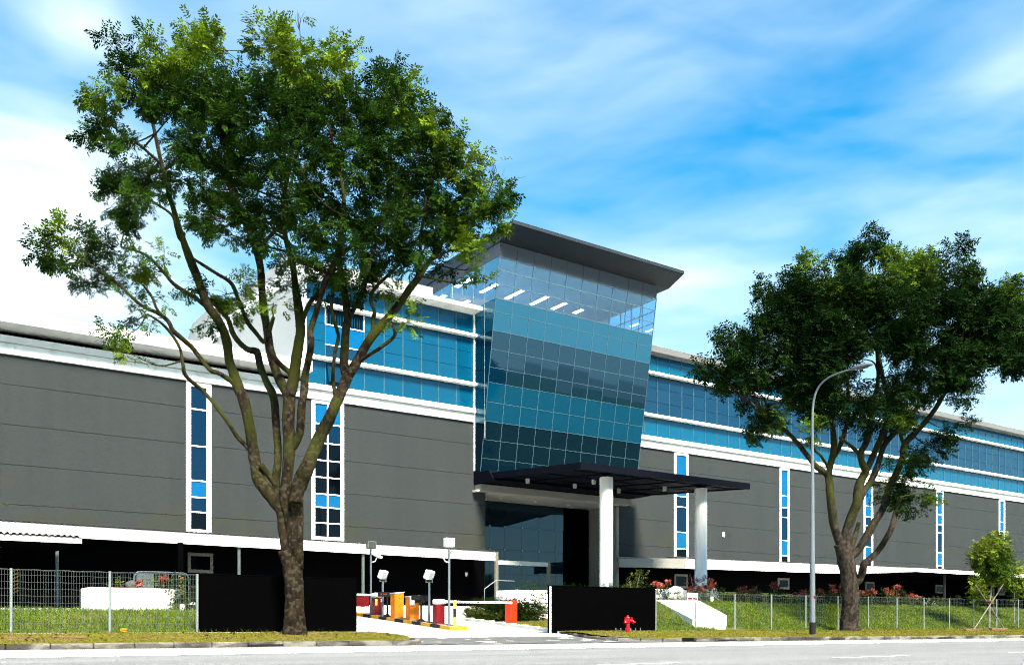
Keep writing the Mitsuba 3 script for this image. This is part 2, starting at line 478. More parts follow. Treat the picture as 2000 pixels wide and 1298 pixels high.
# ------------------------------------------------------------------ the building
B = thing('office_building', 'long grey panelled building with blue glass upper storeys and a leaning glass entrance tower', 'building')
YF = 53.0
SEC = [(-14, 2.4), (2.43, 14.88), (16.26, 22.22), (24.31, 33.69), (46.45, 52.12), (53.68, 64.55), (65.82, 76.32), (77.73, 88.21), (89.49, 100.02), (101.27, 126)]
ZR = [5.3, 6.68, 8.67, 10.66, 12.66, 14.13]
fw = obj('facade_wall', cat([box(-14, 34.43, YF + .09, YF + 1.0, 1, 15.2), box(46.45, 126, YF + .09, YF + 1.0, 1, 15.2), box(34.44, 46.44, YF + .09, YF + .9, 10.0, 15.2)]), 'dark', B)
for x0, x1 in SEC:
    for z0, z1 in zip(ZR[:-1], ZR[1:]):
        a, b = x0, x1
        if abs(x1 - 33.69) < .01 and z1 < 10.7:
            b = 34.62
        piece('panel', a, b, YF, YF + .085, z0 + .011, z1 - .011, 'wall_gray', fw)
# ground floor (dark, set under the awnings)
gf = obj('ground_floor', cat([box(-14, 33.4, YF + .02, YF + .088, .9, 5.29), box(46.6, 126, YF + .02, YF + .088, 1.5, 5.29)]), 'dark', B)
for x0, x1, z0, z1 in ((14.98, 16.36, 3.55, 4.93), (52.15, 53.6, 3.55, 4.96), (64.35, 65.8, 3.75, 5.02), (76.6, 78.0, 3.8, 5.1), (88.05, 89.55, 3.85, 5.15), (99.9, 101.3, 3.9, 5.1)):
    z1 = min(z1, 4.66) if x0 < 60 else min(z1, 4.70)
    w = obj('ground_floor_window', cat([box(x0, x0 + .16, YF - .06, YF + .03, z0, z1), box(x1 - .16, x1, YF - .06, YF + .03, z0, z1), box(x0 + .16, x1 - .16, YF - .06, YF + .03, z1 - .18, z1), box(x0 + .16, x1 - .16, YF - .06, YF + .03, z0, z0 + .18)]), 'beige', B)
    piece('pane', x0 + .15, x1 - .15, YF - .012, YF + .018, z0 + .17, z1 - .17, 'black_glass', w)
# slot windows
RA = [(13.86, 12.62, 'slot_deep'), (12.62, 10.58, 'slot_deep'), (10.58, 8.66, 'slot_deep'), (8.66, 7.74, 'slot_blue'), (7.74, 6.92, 'slot_deep'), (6.92, 5.96, 'slot_dark')]
RB = [(13.92, 12.72, 'slot_blue'), (12.72, 11.58, 'slot_deep'), (11.58, 10.54, 'slot_dark'), (10.54, 9.52, 'slot_dark'), (9.52, 8.52, 'slot_dark'), (8.52, 7.72, 'slot_blue'), (7.72, 6.78, 'slot_dark'), (6.78, 5.96, 'slot_dark')]
RC = [(13.92, 11.72, 'slot_blue'), (11.72, 10.72, 'slot_blue'), (10.72, 9.90, 'slot_deep'), (9.90, 7.92, 'slot_deep'), (7.92, 6.62, 'slot_blue'), (6.62, 5.96, 'slot_dark')]
for x0, x1, rows, cols in ((14.88, 16.26, RA, 1), (22.22, 24.31, RB, 2), (52.12, 53.68, RC, 1), (64.55, 65.82, RC, 1), (76.32, 77.73, RC, 1), (88.21, 89.49, RC, 1), (100.02, 101.27, RC, 1)):
    fr = .26 if x0 < 20 else .22
    parts = [box(x0, x0 + fr, YF - .07, YF + .086, 5.4, 14.12), box(x1 - fr, x1, YF - .07, YF + .086, 5.4, 14.12), box(x0 + fr, x1 - fr, YF - .07, YF + .086, rows[0][0], 14.12), box(x0 + fr, x1 - fr, YF - .07, YF + .086, 5.4, rows[-1][1])]
    xs = np.linspace(x0 + fr, x1 - fr, cols + 1)
    for r in rows[:-1]:
        parts.append(box(x0 + fr, x1 - fr, YF - .03, YF + .08, r[1] - .04, r[1] + .04))
    for x in xs[1:-1]:
        for r in rows:
            parts.append(box(x - .045, x + .045, YF - .032, YF + .08, r[1] + .04, r[0] - (.04 if r is not rows[0] else 0)))
    w = obj('slot_window', cat(parts), 'white_plain', B)
    for r in rows:
        for c in range(cols):
            piece('pane', xs[c] + (.045 if c else 0), xs[c + 1] - (.045 if c + 1 < cols else 0), YF + .015, YF + .05, r[1] + .04, r[0] - .04, r[2], w, tilt=.10)

# white cornice between the grey wall and the glass storeys
cn = obj('cornice', cat([box(-14, 33.66, YF - .02, YF + .2, 14.14, 15.0), box(47.4, 126, YF - .02, YF + .2, 14.14, 15.0)]), 'white', B)
for a, b in ((-14, 33.66), (47.62, 126)):
    n = round((b - a) / 3.3)
    xs = np.linspace(a, b, n + 1)
    for x0, x1 in zip(xs[:-1], xs[1:]):
        piece('cornice_panel', x0 + .008, x1 - .008, YF - .16, YF - .022, 14.135, 14.66, 'white', cn)
        piece('cornice_cap', x0 + .006, x1 - .006, YF - .36, YF - .021, 14.70, 15.0, 'white', cn)

# left wing roof: a white slab over a dark gap
rf = obj('wing_roof', rbox(-14, 21.75, 51.65, 75, 15.36, 16.02, .03), 'white', B)
obj('wing_roof_gap', box(-14, 21.6, 53.4, 54.2, 14.99, 15.37), 'dark', B)
tag(rf, 'white flat roof slab over the left wing')

# central block behind: grey side wall with white coping, plant room and stair core
obj('block_side_wall', cat([box(21.9, 22.25, 53.5, 79, 15.0, 21.9)]), 'sidewall', B)
obj('block_coping', hexa([(21.85, 55.2, 21.9), (22.3, 55.2, 21.9), (22.3, 79, 21.9), (21.85, 79, 21.9)], [(21.85, 55.2, 22.8), (22.3, 55.2, 22.8), (22.3, 79, 22.8), (21.85, 79, 22.8)]), 'white', B)
obj('plant_room', box(22.4, 33, 57.2, 74, 21, 24.2), 'sidewall', B)
stair = Polygon([(79.0, 15), (79.0, 24.2), (77.6, 25.1), (72.5, 25.1), (72.5, 15)])
sm = trimesh.creation.extrude_polygon(stair, 6, engine='earcut')
sv = np.array(sm.vertices)
sm = trimesh.Trimesh(np.column_stack([22.3 + sv[:, 2] + 0, sv[:, 0], sv[:, 1]]), sm.faces)
sm.fix_normals()
obj('stair_core', sm, 'sidewall', B)
obj('block_roof', cat([box(22.3, 33.7, YF + .3, 79, 20.9, 21.3), box(47.4, 126, YF + .3, 75, 20.9, 21.25)]), 'roofgray', B)

# curtain walls
def curtain(xs, rows, back, ledges, side):
    cw = obj('curtain_wall', cat([box(xs[0] - .02, xs[-1] + .02, YF + .10, YF + .3, 15.01, 21.3)]), 'dark', B)
    for i, (x0, x1) in enumerate(zip(xs[:-1], xs[1:])):
        for z0, z1, ms in rows:
            if side == 'left' and i in (1, 2) and not (16.6 > z1 and z0 < 15.5):
                continue
            m = ms[int(rng.integers(len(ms)))]
            piece('pane', x0 + .012, x1 - .012, YF + .03, YF + .06, z0 + .012, z1 - .012, m, cw, tilt=.16)
    for x in xs:
        piece('mullion', x - .016, x + .016, YF - .012, YF + .058, 15.005, 21.28, 'mullion_blue', cw)
    for z in ledges:
        lx0, lx1 = (xs[0] - .25 if side == 'left' else xs[0] - .2), xs[-1] + (.28 if side == 'left' else 0)
        n = max(1, round((lx1 - lx0) / 6))
        e = np.linspace(lx0, lx1, n + 1)
        for a, b in zip(e[:-1], e[1:]):
            piece('ledge', a + .004, b - .004, YF - .42, YF - .024, z - .10, z + .10, 'white', cw, chamfer=.02)
    return cw


XL = [21.9, 23.12, 24.40, 25.68, 27.05, 28.38, 29.70, 31.0, 32.32, 33.64]
LL = ['glass_left', 'glass_left', 'glass_left_b']
cwl = curtain(XL, [(15.02, 16.5, LL), (16.7, 17.72, LL), (17.72, 18.78, LL), (18.78, 19.72, LL), (19.92, 21.28, LL)], None, (16.6, 19.82), 'left')
# the opening window group of the left curtain wall
for x0, x1 in ((23.12, 24.40), (24.40, 25.68)):
    for z0, z1, m in ((16.7, 17.55, 'glass_right_dark'), (17.55, 18.75, 'slot_blue'), (18.75, 19.72, 'slot_dark'), (19.92, 20.5, 'slot_dark'), (20.5, 21.28, 'glass_left')):
        w = piece('pane', x0 + .012, x1 - .012, YF + .03, YF + .06, z0 + .012, z1 - .012, m, cwl, tilt=.15)
fr = [box(23.10, 25.70, YF - .028, YF + .028, 18.72, 18.79), box(23.10, 25.70, YF - .028, YF + .028, 17.52, 17.58)]
fr += [box(23.09, 23.16, YF - .0275, YF + .0275, 18.79, 19.70), box(25.64, 25.71, YF - .0275, YF + .0275, 18.79, 19.70), box(24.36, 24.44, YF - .0275, YF + .0275, 18.79, 19.70)]
obj('window_frame', cat(fr), 'white_plain', cwl)
bl = [box(x, x + .04, YF + .012, YF + .027, 18.80, 19.45) for x in np.concatenate([np.arange(23.25, 24.3, .17), np.arange(24.52, 25.6, .17)])]
tag(obj('blind_slats', cat(bl), 'glass_left', cwl), kind='stuff')
hop = rbox(23.2, 24.34, -.03, 0.0, -1.2, 0, .008)
hop.apply_transform(trimesh.transformations.rotation_matrix(math.radians(-14), [1, 0, 0]))
hop.apply_translation([0, YF - .03, 16.42])
tag(obj('hopper_window', hop, 'glass_right_dark', cwl), 'tilted open window pane')
XR = list(np.arange(47.75, 122, 1.31))
RR = ['glass_right']
DD = ['glass_right_dark', 'glass_right_dark', 'glass_right_dark_b']
cwr = curtain(XR, [(15.02, 16.5, RR), (16.7, 17.72, DD), (17.72, 18.78, DD), (18.78, 19.72, DD), (19.92, 21.24, RR)], None, (16.6, 19.82), 'right') if len(XR) < 60 else None
obj('parapet', rbox(47.3, 126, 52.25, 54, 21.25, 21.75, .03), 'roofgray', B)
obj('parapet', hexa([(21.6, 51.95, 21.30), (33.75, 51.95, 21.30), (33.75, 54, 21.30), (21.6, 54, 21.30)], [(21.6, 51.95, 21.55), (33.75, 51.95, 21.55), (33.75, 54, 21.75), (21.6, 54, 21.75)]), 'white', B)
obj('corner_fin', box(21.80, 21.872, YF - .14, YF + .45, 15.01, 21.28), 'white_plain', B)
obj('end_fin', box(33.655, 33.72, YF - .16, YF - .002, 10.9, 21.3), 'white_plain', B)

# the leaning glass tower
TX0, TX1 = 33.73, 47.45


def yl(z):
    return 52.16 - .166 * (z - 11.29)               # its front plane


tw = obj('glass_tower', hexa([(TX0 + .1, yl(10.75) + .14, 10.75), (TX1 - .1, yl(10.75) + .14, 10.75), (TX1 - .1, 57, 10.75), (TX0 + .1, 57, 10.75)],
                             [(TX0 + .1, yl(21.6) + .14, 21.6), (TX1 - .1, yl(21.6) + .14, 21.6), (TX1 - .1, 60, 21.6), (TX0 + .1, 60, 21.6)]), 'room_dark', B)
cols = np.linspace(TX0, TX1, 11)
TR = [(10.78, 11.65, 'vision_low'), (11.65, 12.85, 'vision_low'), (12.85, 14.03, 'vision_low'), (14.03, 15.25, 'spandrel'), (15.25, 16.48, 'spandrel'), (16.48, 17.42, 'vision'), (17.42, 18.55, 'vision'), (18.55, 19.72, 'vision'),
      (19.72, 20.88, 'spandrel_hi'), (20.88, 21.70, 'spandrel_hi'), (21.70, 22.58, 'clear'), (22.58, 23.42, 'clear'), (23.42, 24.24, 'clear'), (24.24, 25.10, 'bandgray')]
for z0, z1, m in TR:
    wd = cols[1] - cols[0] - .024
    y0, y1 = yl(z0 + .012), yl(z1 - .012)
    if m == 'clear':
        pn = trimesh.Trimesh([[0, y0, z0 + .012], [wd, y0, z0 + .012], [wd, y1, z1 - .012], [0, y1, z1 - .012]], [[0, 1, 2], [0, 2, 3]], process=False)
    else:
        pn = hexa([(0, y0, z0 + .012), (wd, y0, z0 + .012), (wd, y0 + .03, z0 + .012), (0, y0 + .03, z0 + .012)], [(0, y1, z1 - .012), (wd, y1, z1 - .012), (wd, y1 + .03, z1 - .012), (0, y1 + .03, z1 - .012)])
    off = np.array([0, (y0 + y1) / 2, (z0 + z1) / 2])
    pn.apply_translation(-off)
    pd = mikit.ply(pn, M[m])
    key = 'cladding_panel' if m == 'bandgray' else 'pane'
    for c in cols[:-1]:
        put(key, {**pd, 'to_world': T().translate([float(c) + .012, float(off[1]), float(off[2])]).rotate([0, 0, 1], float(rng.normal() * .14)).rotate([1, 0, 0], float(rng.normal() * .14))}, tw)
for c in cols:
    w = .011
    obj('mullion', hexa([(c - w, yl(10.78) - .03, 10.78), (c + w, yl(10.78) - .03, 10.78), (c + w, yl(10.78) + .06, 10.78), (c - w, yl(10.78) + .06, 10.78)],
                        [(c - w, yl(24.24) - .03, 24.24), (c + w, yl(24.24) - .03, 24.24), (c + w, yl(24.24) + .06, 24.24), (c - w, yl(24.24) + .06, 24.24)]), 'mullion_blue', tw)
for z0, z1, m in TR[1:]:
    w = .010 if m != 'clear' else .020
    piece('transom', TX0, TX1, yl(z0) - .018, yl(z0) + .05, z0 - w, z0 + w, 'mullion_blue', tw)
# left flank of the tower: upright panes between the facade and the leaning front; above the roof it runs back
sy = [53.0, 54.4, 55.8, 57.2, 58.6, 60.0]
fl = []
for z0, z1, m in TR:
    segs = [(yl((z0 + z1) / 2) if False else None, 51.7), (51.7, 53.0)]
    if z0 >= 21.6:
        segs += list(zip(sy[:-1], sy[1:]))
    for a, b in segs:
        q = [(yl(z0) + .012 if a is None else a + .012, z0 + .012), (b - .012, z0 + .012), (b - .012, z1 - .012), (yl(z1) + .012 if a is None else a + .012, z1 - .012)]
        if a is None and q[0][0] > b - .1:
            if q[3][0] > b - .1:
                continue
            q[0] = (b - .05, q[0][1])
        if a == 51.7 and yl(z0) > 51.7:
            q[0] = (yl(z0) + .012, q[0][1])
            q[3] = (max(yl(z1) + .012, 51.712), q[3][1])
        x = TX0 - .03
        if m == 'clear':
            pn = trimesh.Trimesh([[x, *p] for p in q], [[0, 1, 2], [0, 2, 3]], process=False)
        else:
            pn = trimesh.convex.convex_hull(np.array([[x + dx, *p] for p in q for dx in (0, .03)]))
        obj('side_panel' if m == 'bandgray' else 'side_pane', pn, m, tw)
obj('side_mullion', cat([box(TX0 - .045, TX0 + .03, 51.68, 51.72, 12.9, 24.24)] + [box(TX0 - .045, TX0 + .03, y - .02, y + .02, 21.7, 24.24) for y in sy]), 'galv', tw)
# the tower's top storey: floor, ceiling, back wall, strip lamps, glazed right side
obj('storey_floor', hexa([(TX0 + .02, yl(21.62) + .1, 21.61), (TX1 - .02, yl(21.62) + .1, 21.61), (TX1 - .02, 62, 21.61), (TX0 + .02, 62, 21.61)], [(TX0 + .02, yl(21.62) + .1, 21.66), (TX1 - .02, yl(21.62) + .1, 21.66), (TX1 - .02, 62, 21.66), (TX0 + .02, 62, 21.66)]), 'room_dark', tw)
obj('storey_ceiling', box(TX0 + .02, TX1 - .02, 50.35, 62, 24.30, 25.0), 'room', tw)
obj('storey_back_wall', cat([box(TX0 + .02, TX1 - .02, 60.1, 60.3, 21.66, 24.3), box(TX1 - .15, TX1 - .02, 55.2, 60.1, 21.66, 24.3)]), 'room', tw)
for k in range(3):
    piece('right_side_frame', TX1 - .05, TX1 + .02, 50.1 + .3 - k * .13, 55.2, 22.56 + k * .84 - .03, 22.56 + k * .84 + .03, 'galv', tw)
for y in (51.5, 52.7, 53.9):
    piece('right_side_frame', TX1 - .05, TX1 + .015, y - .03, y + .03, 21.7, 24.3, 'galv', tw)
for z0, z1 in ((21.7, 22.53), (22.59, 23.37), (23.43, 24.24)):
    obj('right_side_pane', trimesh.Trimesh([[TX1, yl(z0) + .03, z0], [TX1, 55.2, z0], [TX1, 55.2, z1], [TX1, yl(z1) + .03, z1]], [[0, 1, 2], [0, 2, 3]], process=False), 'clear', tw)
for i, (x, ya, yb) in enumerate([(34.4, 54.4, 56.4), (36.4, 54.2, 56.3), (38.6, 54.2, 56.3), (40.8, 54.2, 56.3), (42.7, 54.6, 56.2), (44.6, 55.0, 56.0), (34.6, 58.2, 59.8), (36.6, 58.2, 59.6)]):
    lm = trimesh.Trimesh([[x - .16, ya, 24.28], [x + .16, ya, 24.28], [x + .16, yb, 24.28], [x - .16, yb, 24.28]], [[0, 2, 1], [0, 3, 2]], process=False)
    put('strip_lamp', {**mikit.ply(lm, 'mat_white_plain'), 'emitter': {'type': 'area', 'radiance': rgb(5, 5.2, 5.4)}}, tw)
# roof slab of the tower: thin edge, thick root
obj('tower_roof', trimesh.convex.convex_hull(np.array([(x, y, z) for x in (33.62, 48.5) for y, z in ((48.35, 25.70), (48.35, 25.93), (62.5, 25.93), (62.5, 25.12), (49.86, 25.12))])), 'roofdark', tw)
obj('tower_rear', cat([box(TX0 + .05, TX1 - .05, 56.6, 64, 9, 21.6), box(TX0 + .02, TX1 - .02, 50.2, 62, 25.02, 25.12)]), 'bandgray', tw)
piece('roof_edge', 33.60, 48.53, 48.30, 48.36, 25.73, 25.95, 'roofdark', tw)
# black soffit under the tower
obj('tower_soffit', hexa([(33.68, 50.6, 10.05), (47.4, 50.6, 10.05), (47.4, 53.2, 10.05), (33.68, 53.2, 10.05)], [(33.68, 51.2, 10.74), (47.4, 51.2, 10.74), (47.4, 53.2, 10.74), (33.68, 53.2, 10.74)]), 'navy', tw)

# entrance: recess with glass, white slab, canopy on two columns
en = obj('entrance_slab', rbox(33.78, 47.08, 52.3, 56.15, 9.53, 9.99, .025), 'plaster', B)
obj('entrance_slab_ledge', box(33.58, 33.775, 52.4, 52.99, 9.50, 9.60), 'white_plain', B)
obj('entrance_slab_soffit', box(34.66, 46.18, 52.5, 56.1, 9.50, 9.528), 'soffit', B)
for x in (36.8, 39.8, 42.8):
    obj('downlight', cyl(x, 54.4, 9.46, 9.498, .12), 'white_plain', B)
sf = obj('entrance_glazing', cat([box(35.0, 46.5, 56.26, 56.5, 1.6, 9.52), box(34.45, 34.62, 53.12, 56.3, 1.5, 9.5)]), 'dark', B)
ex = [35.9, 37.05, 38.35, 39.9, 41.45, 43.0, 43.75]
for x0, x1 in zip(ex[:-1], ex[1:]):
    for z0, z1 in ((1.9, 4.35), (4.35, 6.1), (6.1, 7.75), (7.75, 9.49)):
        piece('pane', x0 + .008, x1 - .008, 56.20, 56.23, z0 + .008, z1 - .008, 'shopfront', sf, tilt=.12)
obj('dark_bay', box(43.76, 46.19, 56.16, 56.255, 1.6, 9.49), 'dark', sf)
for x in ex[1:-1]:
    for z in (6.1, 7.75):
        piece('glass_fitting', x - .06, x + .06, 56.15, 56.195, z - .06, z + .06, 'galv', sf)
obj('entrance_pier', rbox(46.2, 46.44, 52.96, 56.3, 1.6, 9.495, .01), 'plaster', B)
cp = obj('entrance_canopy', hexa([(33.75, 41.75, 9.53), (47.95, 41.75, 9.53), (47.95, 41.95, 9.545), (33.75, 41.95, 9.545)], [(33.75, 41.75, 9.92), (47.95, 41.75, 9.92), (47.95, 41.95, 9.935), (33.75, 41.95, 9.935)]), 'navy', B)


def cz(y):
    return 9.53 + .0692 * (y - 41.75)


def slope_box(x0, x1, y0, y1, lo, hi):
    return hexa([(x0, y0, cz(y0) + lo), (x1, y0, cz(y0) + lo), (x1, y1, cz(y1) + lo), (x0, y1, cz(y1) + lo)], [(x0, y0, cz(y0) + hi), (x1, y0, cz(y0) + hi), (x1, y1, cz(y1) + hi), (x0, y1, cz(y1) + hi)])


obj('canopy_sheet', slope_box(33.8, 47.9, 41.96, 52.0, .08, .38), 'navy', cp)
for x in (33.86, 36.8, 39.8, 42.3, 44.8, 47.8):
    obj('canopy_beam', slope_box(x - .11, x + .11, 41.97, 51.95, 0, .078), 'navy', cp)
for y in (43.1, 46.0, 48.8, 50.5):
    for a, b in ((33.98, 36.68), (36.92, 39.68), (39.92, 42.18), (42.42, 44.68), (44.92, 47.68)):
        obj('canopy_purlin', slope_box(a, b, y - .06, y + .06, .02, .077), 'navy', cp)
for x, y in ((35.6, 49.5), (38.4, 46.2), (39.5, 49.5), (43.4, 49.5), (44.0, 45.6)):
    obj('canopy_lamp', cyl(x, y, cz(y) - .24, cz(y) + .05, .13), 'lightgray', cp)
for i, (x, y) in enumerate(((36.8, 43.1), (44.8, 43.1))):
    c = obj('canopy_column', tube([[x, y, .9], [x, y, 5.98], [x, y, 5.981], [x, y, 5.999], [x, y, 6.0], [x, y, cz(y) - .15]], [.40, .40, .392, .392, .40, .40], 40), 'white_plain', B, smooth=40)
    obj('column_cap', cyl(x, y, cz(y) - .15, cz(y) - .002, .30, sides=32), 'navy', c, smooth=40)


# awnings: white fascia, corrugated sheet
def corrugated(x0, x1, y0, z0a, z0b, y1, z1, pitch=.24, amp=.035):
    n = int((x1 - x0) / pitch * 4)
    xs = np.linspace(x0, x1, n + 1)
    ph = np.arange(n + 1) % 4
    h = np.where((ph == 1) | (ph == 2), amp, -amp)
    zf = np.interp(xs, [x0, x1], [z0a, z0b]) + h
    v = np.vstack([np.column_stack([xs, 0 * xs + y0, zf]), np.column_stack([xs, 0 * xs + y1, z1 + h])])
    i = np.arange(n)
    return (v, np.column_stack([i, i + 1, i + n + 2, i + n + 1]))


def fascia(x0, x1, y, za, zb, ba, bb, th=.12):
    return hexa([(x0, y, ba), (x1, y, bb), (x1, y + th, bb), (x0, y + th, ba)], [(x0, y, za), (x1, y, zb), (x1, y + th, zb), (x0, y + th, za)])


def lin(x, x0, x1, a, b):
    return a + (b - a) * (x - x0) / (x1 - x0)


aw = obj('left_awning', corrugated(-14, 33.7, 50.2, 5.715, 5.385, YF - .02, 5.62), 'awning_sheet', B)
for x0, x1 in ((-14, -5.2), (-5.19, 4.4), (4.41, 14.2), (14.21, 24.36), (24.38, 33.62)):
    e = .02 if x0 > 24.37 else 0
    obj('fascia', fascia(x0, x1, 50.28 + e, lin(x0, -14, 33.7, 5.68, 5.34) + 0, lin(x1, -14, 33.7, 5.68, 5.34), lin(x0, -14, 33.7, 5.05, 4.78), lin(x1, -14, 33.7, 5.05, 4.78)), 'white', aw)
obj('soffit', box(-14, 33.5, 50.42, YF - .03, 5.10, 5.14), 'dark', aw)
for x in (8.0, 17.0, 24.4):
    obj('post', box(x - .07, x + .07, 50.45, 50.59, 1.3, 5.0), 'wire', aw)
for x in (6.12, 13.78):
    p = obj('hazard_post', box(x - .13, x + .13, 50.02, 50.20, 1.3, 4.95), 'dark', aw)
    for k in range(7):
        z = 2.1 + k * .17
        obj('stripe', hexa([(x - .13, 50.01, z), (x + .13, 50.01, z + .14), (x + .13, 50.018, z + .14), (x - .13, 50.018, z)], [(x - .13, 50.01, z + .07), (x + .13, 50.01, z + .21), (x + .13, 50.018, z + .21), (x - .13, 50.018, z + .07)]), 'amber', p)
sa = obj('low_awning', corrugated(-14, 8.0, 43.9, 4.42, 4.46, 50.0, 4.50), 'roofgray', B)
obj('fascia', fascia(-14, 7.95, 44.0, 4.36, 4.40, 4.13, 4.15), 'lightgray', sa)
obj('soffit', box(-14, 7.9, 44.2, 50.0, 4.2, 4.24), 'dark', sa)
ra = obj('right_awning', corrugated(51.4, 72.0, 50.92, 5.75, 5.97, YF - .02, 5.98), 'awning_sheet', B)
obj('fascia', fascia(51.36, 60, 51.0, 5.70, 5.80, 4.93, 5.04), 'white', ra)
obj('fascia', fascia(60.01, 72.0, 51.0, 5.80, 5.92, 5.04, 5.16), 'white', ra)
obj('plain_fascia', fascia(44.75, 47.9, 51.0, 5.44, 5.56, 4.81, 4.88), 'plaster', ra)
obj('plain_fascia', fascia(47.91, 51.35, 51.0, 5.56, 5.70, 4.88, 4.93), 'plaster', ra)
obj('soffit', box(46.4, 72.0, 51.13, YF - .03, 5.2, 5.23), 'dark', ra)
obj('top_sheet', hexa([(44.75, 51.13, 5.5), (51.3, 51.13, 5.6), (51.3, 52.9, 5.7), (46.4, 52.9, 5.7)], [(44.75, 51.13, 5.54), (51.3, 51.13, 5.64), (51.3, 52.9, 5.74), (46.4, 52.9, 5.74)]), 'plaster', ra)
pa = obj('porch_awning', corrugated(72.05, 126, 44.95, 5.45, 5.51, YF - .02, 5.75), 'awning_sheet', B)
obj('fascia', fascia(72.05, 126, 45.0, 5.40, 5.46, 5.09, 5.12), 'white', pa)
obj('side_fascia', hexa([(72.02, 45.13, 5.09), (72.14, 45.13, 5.09), (72.14, 51.0, 5.15), (72.02, 51.0, 5.15)], [(72.02, 45.13, 5.40), (72.14, 45.13, 5.40), (72.14, 51.0, 5.95), (72.02, 51.0, 5.95)]), 'white', pa)
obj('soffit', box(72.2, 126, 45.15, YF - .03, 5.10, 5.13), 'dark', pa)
for x in (78., 86., 94., 102.):
    obj('post', box(x - .08, x + .08, 46.0, 46.16, 1.6, 5.1), 'black_paint', pa)
# white portal by the entrance
pt = obj('portal', box(33.87, 37.86, 50.31, 50.47, 4.56, 4.83), 'lightgray', B)
obj('post', box(33.64, 33.86, 50.3, 50.48, 1.7, 5.36), 'beige', pt)
obj('post', box(37.87, 38.06, 50.3, 50.48, 1.7, 4.86), 'beige', pt)
obj('wall_box', rbox(57.5, 57.78, YF - .1, YF - .002, 7.8, 8.18, .02), 'white_plain', B)

